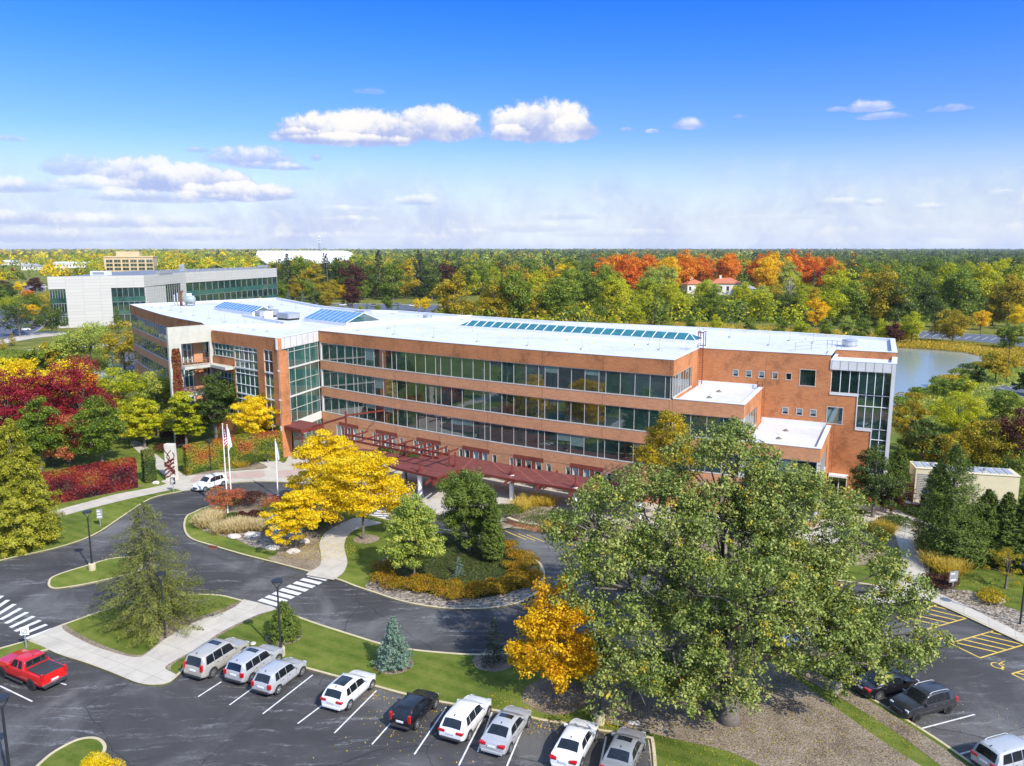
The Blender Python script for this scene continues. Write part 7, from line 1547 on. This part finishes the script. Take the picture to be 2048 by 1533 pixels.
# shrubs ---------------------------------------------------------------
B_ = [('dark clipped yew mound beside the coral tree', 497, 1012, 2.6, 2.0, 'maroon', 200), ('round maroon barberry left of the yew row', 486, 1042, 1.1, 1.1, 'maroon', 201), ('round maroon barberry right of the first', 512, 1040, 1.2, 1.2, 'maroon', 202), ('dark shrub mass behind the light blue sign', 560, 1035, 2.4, 1.9, 'dkgreen', 203), ('coral and green shrub behind the golden small tree', 545, 1025, 1.9, 2.2, 'coral', 204),
 ('small bright green shrub at the foot of the tallest flag pole', 464, 1042, 1.3, .95, 'hedge', 205), ('dark shrub under the middle golden tree', 628, 1058, 2.4, 1.4, 'dkgreen', 206), ('dark shrub beside the curved path under the golden trees', 655, 1052, 1.8, 1.2, 'dkgreen', 207),
 ('rounded brown green shrub left of the entrance', 500, 930, 2.0, 1.6, 'hedge', 208), ('small round shrub right beside it at the entrance', 528, 922, 1.4, 1.2, 'hedge', 209),
 ('large clipped boxwood mound beyond the loop road', 1100, 1052, 3.6, 1.7, 'hedge', 210), ('clipped boxwood mound left of the large one', 1012, 1035, 2.4, 1.6, 'hedge', 211), ('clipped hedge mound under the oak edge by the walkway', 1140, 1052, 2.6, 1.5, 'hedge', 212),
 ('dark shrub at the foot of the sign board on the east side', Z5(1580, 0)[0], Z5(0, 370)[1], 1.8, 1.1, 'maroon', 213), ('maroon shrub under the oak edge beyond the road', 1140, 1075, 1.6, .9, 'maroon', 214), ('low shrub beside the tower path', 1740, 1060, 1.2, .8, 'spirea', 215), ('low dark shrub at the tower foot', 1790, 1052, 2.2, 1.2, 'dkgreen', 216), ('low shrub under the east evergreen', 1830, 1030, 2.0, 1.2, 'dkgreen', 217),
 ('small shrub with yellow leaves beside the right lawn', Z5(1850, 0)[0], Z5(0, 440)[1], 1.6, .9, 'olive', 218), ('dark shrubs below the red hedge end', 330, 905, 1.8, 1.5, 'maroon', 219), ('maroon shrub between the lime trees', 345, 880, 2.6, 1.6, 'maroon', 220)]
for (lb, px, py, r, h, kd, sd_) in B_: bush('shrub', lb, g(px, py, .12), r, h, kd, sd_, int(900 + 700 * r), .15)
for i, (px, py, k_, h_) in enumerate(((1985, 728, 'green', 2.6), (1962, 738, 'olive', 2.2), (1940, 745, 'dkgreen', 2.6), (1918, 754, 'green', 2.4), (1900, 765, 'olive', 2.0), (1880, 775, 'green', 2.4), (1862, 786, 'lime', 2.0), (1842, 795, 'green', 2.4), (1822, 804, 'olive', 2.2), (1803, 815, 'green', 2.4))):
    bush('shrub', 'leafy %s shrub on the near bank of the pond, %s from the right' % ({'dkgreen': 'dark green', 'olive': 'olive gold'}.get(k_, k_), ORD10[i]), g(px, py, .05), 2.9, h_, k_, 600 + i, 1300, .3, 'shrubs along the pond bank', z=.05)
# spirea band round the island bed
spx = [(1165, 845), (1160, 880), (1215, 905), (1270, 890), (1310, 915), (1370, 890), (1390, 930), (1440, 920), (1500, 945), (1560, 960), (1540, 915), (1620, 955), (1680, 920), (1720, 950), (1780, 915), (1830, 935), (1880, 900), (1900, 860), (1880, 800), (1930, 830), (1960, 780), (1940, 740), (1900, 740), (1990, 850), (1960, 900), (1850, 700), (1150, 810)]
for i, (a, c) in enumerate(spx):
    px, py = Z2_(a, c); bush('shrub', 'gold and russet spirea mound, %s along the bed edge from the left' % ('first second third fourth fifth sixth seventh eighth ninth tenth eleventh twelfth thirteenth fourteenth fifteenth sixteenth seventeenth eighteenth nineteenth twentieth'.split() + ['twenty first', 'twenty second', 'twenty third', 'twenty fourth', 'twenty fifth', 'twenty sixth', 'twenty seventh'])[i], g(px, py, .13), 1.15 + .3 * ((i * 7) % 3) / 2, .75 + .25 * ((i * 5) % 3) / 2, 'spirea', 300 + i, 1500, .13, 'spirea mounds in the island bed')
# dark ground cover inside the bed
rs = np.random.RandomState(9); bedc = [g(*Z2_(rs.uniform(1330, 1900), rs.uniform(640, 920)), .14) for _ in range(2600)]
P_ = np.array([(c[0], c[1], .16) for c in bedc] * 4) + rs.normal(size=(10400, 3)) * np.array([.5, .5, .03]); o = leafmesh('ground_cover', P_, rs.normal(size=P_.shape) * .5 + np.array([0, 0, 1]), .16, rs.uniform(0, .7, len(P_)), LM['dkgreen']); tag(o, 'dark low ground cover in the island bed', 'ground cover', kind='stuff')
bush('shrub', 'golden shrub top at the bottom edge beside the lower left island', g(205, 1582, .1), 1.5, 2.3, 'yellow', 260, 6500, .09)
# climbing growth at the foot of the facade, below the walkway roof
for i in range(9):
    p, u_ = at(main, 16 + i * 4.6); bush('shrub', 'dark ivy mound at the foot of the facade under the walkway, %s from the left' % 'first second third fourth fifth sixth seventh eighth ninth'.split()[i], (p.x + u_.y * 1.0, p.y - u_.x * 1.0), 2.5, 1.7, 'dkgreen', 500 + i, 1500, .2, 'ivy mounds at the foot of the facade', ry=.8, rz=math.atan2(u_.y, u_.x))
# fallen leaves
def litter(nm, label, cx, cy, rx, ry, n, kd, seed, z=.14, pix=True):
    rs = np.random.RandomState(seed); c = g(cx, cy, 0); r_ = np.sqrt(rs.uniform(0, 1, n)) ; a = rs.uniform(0, 6.28, n); P_ = np.stack([c[0] + rx * r_ * np.cos(a), c[1] + ry * r_ * np.sin(a), np.full(n, z) + rs.uniform(0, .03, n)], 1)
    o = leafmesh(nm, P_, rs.normal(size=P_.shape) * .35 + np.array([0, 0, 1]), .11, rs.uniform(0, 1, n), LM[kd]); tag(o, label, 'fallen leaves', kind='stuff')
litter('fallen_leaves', 'yellow leaves fallen under the amber maple', 1130, 1415, 5.5, 3.8, 520, 'orange', 1, .15)
litter('fallen_leaves', 'leaves scattered on the oak mulch', 1500, 1440, 11, 7, 2600, 'olive', 2, .15); litter('fallen_leaves', 'leaves round the black hatchback', *Z3(1380, 700), 3.0, 2.6, 110, 'orange', 3, .02); litter('fallen_leaves', 'leaves near the white crossover bay', *Z3(1230, 560), 1.3, .8, 50, 'orange', 4, .02); litter('fallen_leaves', 'leaves in the east bays', *Z5(1680, 1150), 4.5, 2.6, 90, 'wheat', 5, .02); litter('fallen_leaves', 'leaves on the right lawn', *Z5(1850, 400), 5.5, 3.5, 900, 'olive', 6, .15); litter('fallen_leaves', 'leaves scattered in the lower bays', *Z3(1650, 900), 9, 3.5, 70, 'orange', 7, .02)
litter('fallen_leaves', 'leaves on the bed of the golden trees', 640, 1105, 4, 2.5, 600, 'yellow', 8, .15); litter('fallen_leaves', 'leaves below the kerb by the bays', *Z4(600, 1215), 5.5, .6, 160, 'orange', 9, .15)
# ornamental grasses
def spots(l, f, jit, n, seed):
    rs = random.Random(seed); o = []
    for (a, c) in l:
        w = g(*f(a, c), .13)
        for _ in range(n): o.append((w[0] + rs.uniform(-jit, jit), w[1] + rs.uniform(-jit * .6, jit * .6)))
    return o
grasstuft('ornamental_grass', 'wheat coloured tall grasses left of the flag pole', spots([(510, 1045), (560, 1030), (600, 1000), (640, 985), (690, 960), (720, 975), (650, 1010), (580, 1060)], NE_, .45, 3, 1), 1.35, 'wheat', 1, 110, spread=.22)
grasstuft('ornamental_grass', 'wheat coloured tall grasses along the gravel by the light blue sign', spots([(730, 1115), (790, 1110), (860, 1100), (920, 1095), (980, 1090), (1040, 1085), (1100, 1095), (1130, 1085), (850, 1080), (950, 1075)], NE_, .45, 3, 2), 1.35, 'wheat', 2, 110, spread=.22)
grasstuft('ornamental_grass', 'pale grasses behind the coral tree at the road', spots([(840, 800), (880, 800), (770, 830)], NE_, .4, 3, 3), 1.1, 'wheat', 3, 80)
Z8 = lambda a, b_: (920 + a / 6.827, 880 + b_ / 6.827)
grasstuft('ornamental_grass', 'golden grasses between the two boxwood mounds', spots([(840, 980), (800, 960), (880, 930), (900, 900), (1000, 900), (1100, 890), (1180, 900)], Z8, .5, 2, 4), 1.3, 'gold', 4, 90)
grasstuft('ornamental_grass', 'golden grass tuft at the kerb by the oak', spots([(1230, 1270), (1290, 1260), (1420, 1190)], Z8, .5, 3, 5), 1.2, 'gold', 5, 90)
grasstuft('ornamental_grass', 'large golden grasses beside the east path', spots([(1490, 160), (1540, 190), (1580, 220), (1620, 240), (1560, 260), (1600, 290), (1640, 180), (1490, 130), (1640, 285), (1520, 230)], Z5, .55, 3, 6), 1.4, 'gold', 6, 100)
grasstuft('ornamental_grass', 'golden grasses near the tower path', spots([(1180, 255), (1240, 260), (1220, 215), (1270, 240)], lambda a, b_: (1350 + a / 2.934, 1010 + b_ / 2.934 - 25), .4, 2, 7), 1.1, 'gold', 7, 80)
grasstuft('ornamental_grass', 'small golden tufts behind the ivy wall end', spots([(930, 440), (950, 430)], NE_, .3, 2, 8), 1.0, 'gold', 8, 70)
# grass clumps and reed banks that soften edges near the pond
def scrub(nm, label, poly, n, kd, seed, h=.8, leaf=.7, kind_='stuff', cat='reeds'):
    rs = np.random.RandomState(seed); w = G(poly); xs = [p[0] for p in w]; ys = [p[1] for p in w]; P_ = []
    def inside(x_, y_):
        c = False; j = len(w) - 1
        for i in range(len(w)):
            if (w[i][1] > y_) != (w[j][1] > y_) and x_ < (w[j][0] - w[i][0]) * (y_ - w[i][1]) / (w[j][1] - w[i][1]) + w[i][0]: c = not c
            j = i
        return c
    while len(P_) < n:
        x_, y_ = rs.uniform(min(xs), max(xs)), rs.uniform(min(ys), max(ys))
        if inside(x_, y_): P_.append((x_, y_, rs.uniform(0.05, h)))
    P_ = np.array(P_); T_ = rs.normal(size=P_.shape) * .5 + np.array([0, 0, 1]); o = leafmesh(nm, P_, rs.normal(size=P_.shape), leaf * rs.uniform(.6, 1.3, n), rs.uniform(0, 1, n) * .6 + .4 * (np.sin(P_[:, 0] * .21) * np.cos(P_[:, 1] * .17) + 1) / 2, LM[kd], aspect=.3, T=T_); return tag(o, label, cat, kind=kind_)
scrub('reeds', 'straw yellow reeds on the far bank of the pond', [(1790, 690), (1850, 684), (1950, 692), (2060, 702), (2150, 712), (2150, 745), (2060, 738), (2000, 722), (1930, 706), (1850, 700), (1790, 697)], 14000, 'gold', 1, .9, .8)
scrub('meadow', 'rough green and straw growth between the pond and the trees', [(1800, 812), (1835, 795), (1880, 772), (1925, 752), (1975, 735), (2070, 745), (2070, 770), (1975, 778), (2048, 800), (2100, 830), (2100, 900), (1980, 930), (1850, 930), (1800, 900)], 16000, 'pale', 2, .7, .6, cat='meadow')
scrub('meadow', 'dark green undergrowth behind the containers', [(1800, 880), (1900, 860), (2060, 860), (2100, 940), (2060, 1000), (1950, 980), (1800, 985)], 9000, 'green', 3, .9, .5, cat='undergrowth')
scrub('meadow', 'rough grass strip behind the roof at the wood edge', [(1250, 652), (1500, 665), (1700, 680), (1840, 686), (1840, 672), (1700, 664), (1500, 652), (1250, 640)], 7000, 'gold', 4, .6, .8, cat='meadow')
scrub('meadow', 'green bank of the west stream', [(0, 700), (60, 705), (232, 700), (232, 742), (180, 750), (90, 760), (0, 775)], 6000, 'green', 5, .7, .7, cat='undergrowth')
scrub('undergrowth', 'shadowy undergrowth below the trees left of the building', [(100, 860), (330, 820), (350, 895), (380, 915), (560, 905), (560, 920), (380, 940), (280, 895), (90, 925)], 5000, 'dkgreen', 6, .35, .3, cat='undergrowth')

# ------------------------------------------------------------------ the wood behind
protos = {}
def proto(kd, i, con=False, slim=False):
    key = (kd, i, con)
    if key in protos: return protos[key]
    sd_ = 1000 + i * 17 + len(kd)
    if con: o = conifer('spruce_tree', None, (0, 0, 0), 16, 3.8, kd, sd_, 24, 9, 17, .75, .2, .04, .85, .25, r0=.25)
    else:
        rs_ = np.random.RandomState(sd_)
        o = broadleaf('tree', None, (0, 0, 0), 14, 5.4, kd, sd_, 84, 84, .47, 2.5, .3, .66, rcf=.26, zlo=.08 if i % 2 else .14, shell=.5, trunk_n=7)
    o.location = (0, -200, -60); protos[key] = [o, False]; return protos[key]
bgt = []
rb = random.Random(42)
def zone(px, py):
    """mix of kinds met in each stretch of the wood"""
    if px < 90: return ['yellow', 'lime', 'maroon', 'olive', 'green', 'red'] if py < 575 else ['green', 'olive', 'lime']
    if px < 330: return ['lime', 'yellow', 'olive', 'green', 'pale']
    if px < 540: return ['yellow', 'yellow', 'lime', 'lime', 'pale'] if py < 545 else ['olive', 'green']
    if px < 720: return ['dkgreen', 'dkgreen', 'olive', 'Cdark', 'green', 'maroon', 'dkgreen', 'Cdark'] if py > 540 else ['lime', 'yellow', 'dkgreen', 'Cdark', 'pale']
    if px < 930: return ['Cdark', 'Cdark', 'Cdark', 'dkgreen', 'green', 'dkgreen', 'olive'] if py > 545 else ['lime', 'pale', 'yellow']
    if px < 1220: return (['olive', 'green', 'yellow', 'green', 'lime', 'dkgreen'] if py > 600 else ['green', 'dkgreen', 'dkgreen', 'lime', 'olive', 'Cdark', 'green']) if py > 545 else ['lime', 'yellow', 'green', 'olive', 'pale']
    if px < 1660:
        if 560 < py < 596: return ['redor', 'redor', 'orange', 'redor', 'redor', 'pale']
        return ['lime', 'lime', 'green', 'pale', 'lime', 'Cconifer', 'olive'] if py > 595 else ['dkgreen', 'dkgreen', 'green', 'maroon', 'olive']
    return ['lime', 'green', 'dkgreen', 'Cconifer', 'dkgreen', 'green', 'olive', 'green', 'lime'] if py > 580 else ['dkgreen', 'dkgreen', 'green', 'dkgreen']
def clear(px, py):
    """open ground, lots and buildings keep free"""
    if px < 560 and py > 556: return True
    if 205 < px < 318 and py > 513: return True
    if 500 < px < 1010 and 600 < py < 637: return True
    if px < 100 and py > 566: return True
    if 1190 < px < 1860 and py > 655: return True
    if 1835 < px < 2100 and py > 655: return True
    if 1360 < px < 1520 and 576 < py < 609: return True
    if 520 < px < 720 and 524 < py < 532: return True
    if px < 190 and 528 < py < 545: return True
    if 760 < px < 940 and 552 < py < 566: return True
    return False
rows = [(p_, 0) for p_ in (654, 640, 627, 614, 602, 592, 582, 573, 565, 558)]
for (py, _) in rows:
    Y = g(1024, py)[1]; sp_ = 13 + Y * .011; x_ = -Y * .66
    while x_ < Y * .68:
        xx = x_ + rb.uniform(-.3, .3) * sp_; yy = Y + rb.uniform(-.35, .35) * sp_; ppx, ppy = proj(xx, yy, 0)
        x_ += sp_ * rb.uniform(.8, 1.2)
        if clear(ppx, ppy): continue
        if py > 600 and ppx < 880: continue
        bgt.append([xx, yy, rb.choice(zone(ppx, ppy)), rb.uniform(.92, 1.25), ppx, ppy, 1])
# trees placed one by one
for (px, py, kd, sc_) in ((1205, 596, 'redor', 1.5), (1250, 594, 'redor', 1.6), (1290, 592, 'redor', 1.65), (1335, 588, 'orange', 1.6), (1370, 586, 'redor', 1.8), (1398, 583, 'redor', 1.6), (1450, 580, 'redor', 1.7), (1518, 588, 'redor', 1.6), (1545, 588, 'orange', 1.8), (1580, 588, 'redor', 1.8), (1612, 586, 'redor', 1.65), (1330, 602, 'pale', 1.6), (1300, 605, 'pale', 1.4), (1645, 588, 'red', 1.3), (1120, 582, 'redor', 1.1), (985, 642, 'olive', 1.0), (1075, 646, 'olive', 1.05), (1030, 630, 'yellow', .8), (938, 634, 'orange', .42), (920, 636, 'yellow', .38), (850, 625, 'yellow', .55), (833, 622, 'yellow', .45), (893, 628, 'yellow', .6), (674, 628, 'lime', .3), (692, 630, 'lime', .28), (722, 632, 'lime', .35), (755, 632, 'green', .38), (775, 622, 'green', .55), (786, 632, 'Cblue', .42), (797, 632, 'Cblue', .38), (735, 628, 'Cblue', .38), (812, 634, 'Cblue', .3), (578, 618, 'Cblue', .62), (606, 620, 'Cblue', .62), (625, 622, 'Cdark', .7), (655, 622, 'olive', .8), (640, 618, 'dkgreen', .75), (705, 621, 'maroon', .95), (560, 606, 'green', .9), (590, 600, 'olive', 1.0), (620, 604, 'green', .95), (668, 604, 'olive', .95), (690, 600, 'orange', .8), (725, 600, 'green', .9), (455, 600, 'olive', .55), (487, 600, 'green', .6), (1632, 660, 'orange', .9), (1380, 668, 'green', .55), (1430, 668, 'lime', .5), (1330, 665, 'green', .5), (1560, 676, 'green', .5), (1600, 680, 'lime', .5), (1650, 682, 'green', .55), (1720, 686, 'green', .6), (1760, 690, 'lime', .6), (1690, 680, 'pale', .6), (1800, 688, 'yellow', .6), (1822, 690, 'lime', .75), (1785, 692, 'maroon', .55), (1500, 672, 'green', .5), (1270, 655, 'lime', .7), (1200, 650, 'green', .65), (1960, 660, 'orange', .6), (1870, 655, 'dkgreen', .9), (1760, 650, 'Cconifer', .9), (1985, 652, 'olive', .8), (2035, 660, 'yellow', .7), (1575, 640, 'dkgreen', 1.0), (1700, 650, 'dkgreen', 1.2), (1740, 640, 'green', 1.3), (1790, 655, 'dkgreen', 1.35), (1830, 640, 'Cconifer', 1.4), (1690, 632, 'Cconifer', 1.4), (1150, 655, 'green', .6), (1230, 668, 'lime', .5), (1090, 655, 'olive', .6), (10, 596, 'maroon', .8), (72, 590, 'maroon', .85), (40, 592, 'yellow', .7), (215, 545, 'red', 1.3), (28, 562, 'red', .9), (0, 610, 'green', .9), (20, 606, 'dkgreen', .8)):
    w = g(px, py); bgt.append([w[0], w[1], kd, sc_, px, py])
names = {'yellow': 'golden yellow', 'orange': 'amber orange', 'redor': 'scarlet and orange', 'red': 'crimson', 'lime': 'lime and yellow', 'green': 'mid green', 'dkgreen': 'dark green', 'olive': 'olive gold', 'pale': 'pale green', 'maroon': 'maroon', 'Cdark': 'blackish green', 'Cconifer': 'green', 'Cblue': 'blue green'}
def where(px, py):
    for lim, a in ((210, 'beyond the west lots'), (560, 'behind the white offices'), (760, 'near the radio mast'), (950, 'by the white warehouses'), (1220, 'behind the skylight start'), (1400, 'behind the skylight end'), (1530, 'round the mansion'), (1700, 'above the east roof'), (1850, 'above the tower'), (9999, 'beyond the pond')):
        if px < lim: return a, 'near row' if py > 615 else ('middle row' if py > 585 else 'far row')
for k_ in range(15):
    kd_ = ('dkgreen', 'Cdark', 'green', 'olive', 'Cdark', 'dkgreen', 'maroon')[k_ % 7]; w = g(552 + 26 * k_, 600 - (k_ % 3) * 3); bgt.append([w[0], w[1], kd_, 1.15 + .1 * (k_ % 3), 552 + 26 * k_, 600 - (k_ % 3) * 3, 1])
bgt.sort(key=lambda t_: (-t_[5], t_[4])); bgt = bgt[:292]
groups_ = {}
for t_ in bgt:
    a, b2 = where(t_[4], t_[5]); groups_.setdefault((a, b2, t_[2]), []).append(t_)
ORD = 'first second third fourth fifth sixth seventh eighth ninth tenth eleventh twelfth thirteenth fourteenth fifteenth sixteenth seventeenth eighteenth nineteenth twentieth'.split()
for (a, b2, kd), l in groups_.items():
    l.sort(key=lambda t_: t_[4])
    for i, t_ in enumerate(l):
        con = kd[0] == 'C'; k2 = kd[1:] if con else kd; pr_ = proto(k2, rb.randrange(1 if con else 3), con); o = pr_[0]
        lab = '%s %s %s, %s%s' % (names[kd], 'spruce' if con else 'tree', a, b2, '' if len(l) == 1 else ', %s from left' % ORD[min(i, 19)])
        if pr_[1]: o = copytree(o, (0, 0, 0))
        pr_[1] = True; s_ = t_[3]; o.location = (t_[0], t_[1], -.05); big_ = (1.38 if len(t_) > 6 else 1.0) * (1.15 if kd in ('redor', 'orange') and t_[5] < 600 else 1); s_ *= big_ * (.68 if 1225 < t_[4] < 1660 and t_[5] > 597 and len(t_) > 6 else 1); w_ = s_ * (rb.uniform(.9, 1.1) if len(t_) > 6 and not con else rb.uniform(.95, 1.15)); o.scale = (w_, w_ * rb.uniform(.9, 1.1), s_); o.rotation_euler[2] = rb.uniform(0, 6.28)
        o['label'] = lab; o['category'] = 'tree'; o['group'] = ('spruces ' if con else 'trees ') + a
for key, (o, used) in list(protos.items()):
    if not used:
        for ch in list(o.children): bpy.data.objects.remove(ch)
        bpy.data.objects.remove(o)
# scrub and young growth that closes the wood floor
for i, (kd, lb) in enumerate((('green', 'mid green low growth filling the wood between the trees'), ('dkgreen', 'dark low growth filling the wood between the trees'), ('lime', 'lime low growth filling the wood between the trees'), ('olive', 'olive gold low growth filling the wood between the trees'))):
    rs = np.random.RandomState(60 + i); P_ = []; S_ = []; N_ = []; V_ = []
    while len(P_) < 900:
        Y = math.exp(rs.uniform(math.log(300), math.log(800))); X = Y * rs.uniform(-.68, .68); ppx, ppy = proj(X, Y, 0)
        if clear(ppx, ppy) or (ppy > 600 and ppx < 880) or clear(ppx, ppy + 8): continue
        if kd == 'lime' and ppx > 1700 or kd == 'olive' and ppx > 1250: continue
        r_ = rs.uniform(3, 6.5); h_ = rs.uniform(2.5, 8.5); d = rs.normal(size=(70, 3)); d /= np.linalg.norm(d, axis=1, keepdims=True); d[:, 2] = np.abs(d[:, 2])
        P_.append(np.array([X, Y, 0]) + d * np.array([r_, r_, h_])); N_.append(d + rs.normal(size=d.shape) * .5); V_.append(rs.uniform(0, .5) + rs.uniform(0, .5, 70))
    P_ = np.concatenate(P_); tag(leafmesh('undergrowth', P_, np.concatenate(N_), 1.15 * rs.uniform(.6, 1.3, len(P_)), np.concatenate(V_), LM[kd], aspect=.8), lb, 'undergrowth', kind='stuff')
# bare pale dead trees
for i, (px, py, h_, lb) in enumerate(((1575, 628, 16, 'pale bare dead tree in the wood above the east roof'), (1893, 575, 19, 'pale bare dead tree beyond the pond, left one'), (1995, 598, 15, 'thin leafless tree right of the pale dead one'), (2040, 605, 20, 'pale bare dead tree at the right edge'))):
    t = thing('dead_tree', lb, 'tree', (*g(px, py), 0)); rs = np.random.RandomState(i); tg = [(rs.uniform(-3.4, 3.4), rs.uniform(-2, 2), h_ * rs.uniform(.6, 1.05)) for _ in range(15)]; trunk_mesh(rs, h_ * .4, .4, tg, h_, t, M_barkP); q = MB()
    for p in tg:
        p = Vector(p)
        for k in range(4): e = p + Vector((rs.uniform(-1.4, 1.4), rs.uniform(-1, 1), rs.uniform(-.4, 1.8))); q.tube([p * .96, e], [.05, .015], 4)
    q.build('twigs', M_barkP, t)
# woods that read as one mass, out to the horizon
rs = np.random.RandomState(5)
def farwood(nm, label, y0, y1, n, kinds, seed, xr=.72, xlo=None, leafk=1.0, lv=30, xhi=None, y_=1):
    rs = np.random.RandomState(seed); Y = np.exp(rs.uniform(np.log(y0), np.log(y1), n)); xl = -xr if xlo is None else xlo; xh = xr if xhi is None else xhi
    X = Y * rs.uniform(xl, xh, n); px_ = 1024 + FPX * X / Y; ok = ~(((px_ > 528) & (px_ < 706) & (Y > 880) & (Y < 1700)) | ((px_ > 205) & (px_ < 325) & (Y > 430) & (Y < 900)) | ((px_ > 765) & (px_ < 945) & (Y > 700) & (Y < 860)) | ((px_ < 190) & (Y > 700) & (Y < 1150))); X = X[ok]; Y = Y[ok]; n = len(X)
    r_ = rs.uniform(4.5, 7.5, n) * (1 + Y / 6000); H_ = rs.uniform(9, 19, n) + 7 * (rs.uniform(0, 1, n) < .12) 
    d = rs.normal(size=(n, lv, 3)); d /= np.linalg.norm(d, axis=2, keepdims=True); d[:, :, 2] = np.abs(d[:, :, 2]) * 1.3 - .35
    P_ = np.stack([X, Y, H_ * .55], 1)[:, None, :] + d * np.stack([r_, r_, H_ * .45], 1)[:, None, :] * rs.uniform(.75, 1.05, (n, lv, 1))
    size = (r_ * .55 * leafk)[:, None] * rs.uniform(.7, 1.3, (n, lv)); N_ = d + rs.normal(size=d.shape) * .4
    k_ = rs.uniform(0, 1, n); var = np.repeat(k_, lv) * .6 + .35 * rs.uniform(0, 1, n * lv)
    o = leafmesh(nm, P_.reshape(-1, 3), N_.reshape(-1, 3), size.ravel(), var, LM[kinds], aspect=.8); return tag(o, label, 'woodland', kind='stuff')
NF = (('dkgreen', 'dark green', -.15, .75, 2300), ('green', 'mid green', -.95, .75, 1300), ('yellow', 'golden', -.95, -.25, 420), ('lime', 'lime', -.55, 0, 380), ('olive', 'olive gold', -.95, .5, 700), ('dark', 'blackish', -.4, .75, 500), ('redor', 'scarlet', .05, .45, 60), ('pale', 'pale green', -.5, .3, 300))
for i, (kd, nm_, xa, xb, n_) in enumerate(NF):
    farwood('far_woods', nm_ + ' crowns of the woods behind the single trees', 640, 1900, n_, kd, 1 + i, xlo=xa, xhi=xb, lv=90, leafk=.5)
    farwood('far_woods', nm_ + ' crowns of the woods along the horizon', 1800, 12000, int(n_ * 1.7), kd, 20 + i, xlo=xa, xhi=xb, lv=22, leafk=1.1)

# ------------------------------------------------------------------ the air
q = MB(); q.box(-9600, 9600, -400, 13500, -1.5, 62); hz = q.build('haze', None)
hz.data.materials.clear(); HM = bpy.data.materials.new('haze_air'); HM.use_nodes = True; HM.node_tree.nodes.clear(); hb_ = NB(HM.node_tree)
pv = hb_.n('ShaderNodeVolumePrincipled'); pv.inputs['Color'].default_value = (.86, .93, 1, 1); pv.inputs['Density'].default_value = 4.2e-5; pv.inputs['Anisotropy'].default_value = .1
ho = hb_.n('ShaderNodeOutputMaterial'); hb_.l(pv.outputs[0], ho.inputs['Volume']); hz.data.materials.append(HM); hz['kind'] = 'stuff'; hz['label'] = 'thin pale blue air over the far woods'
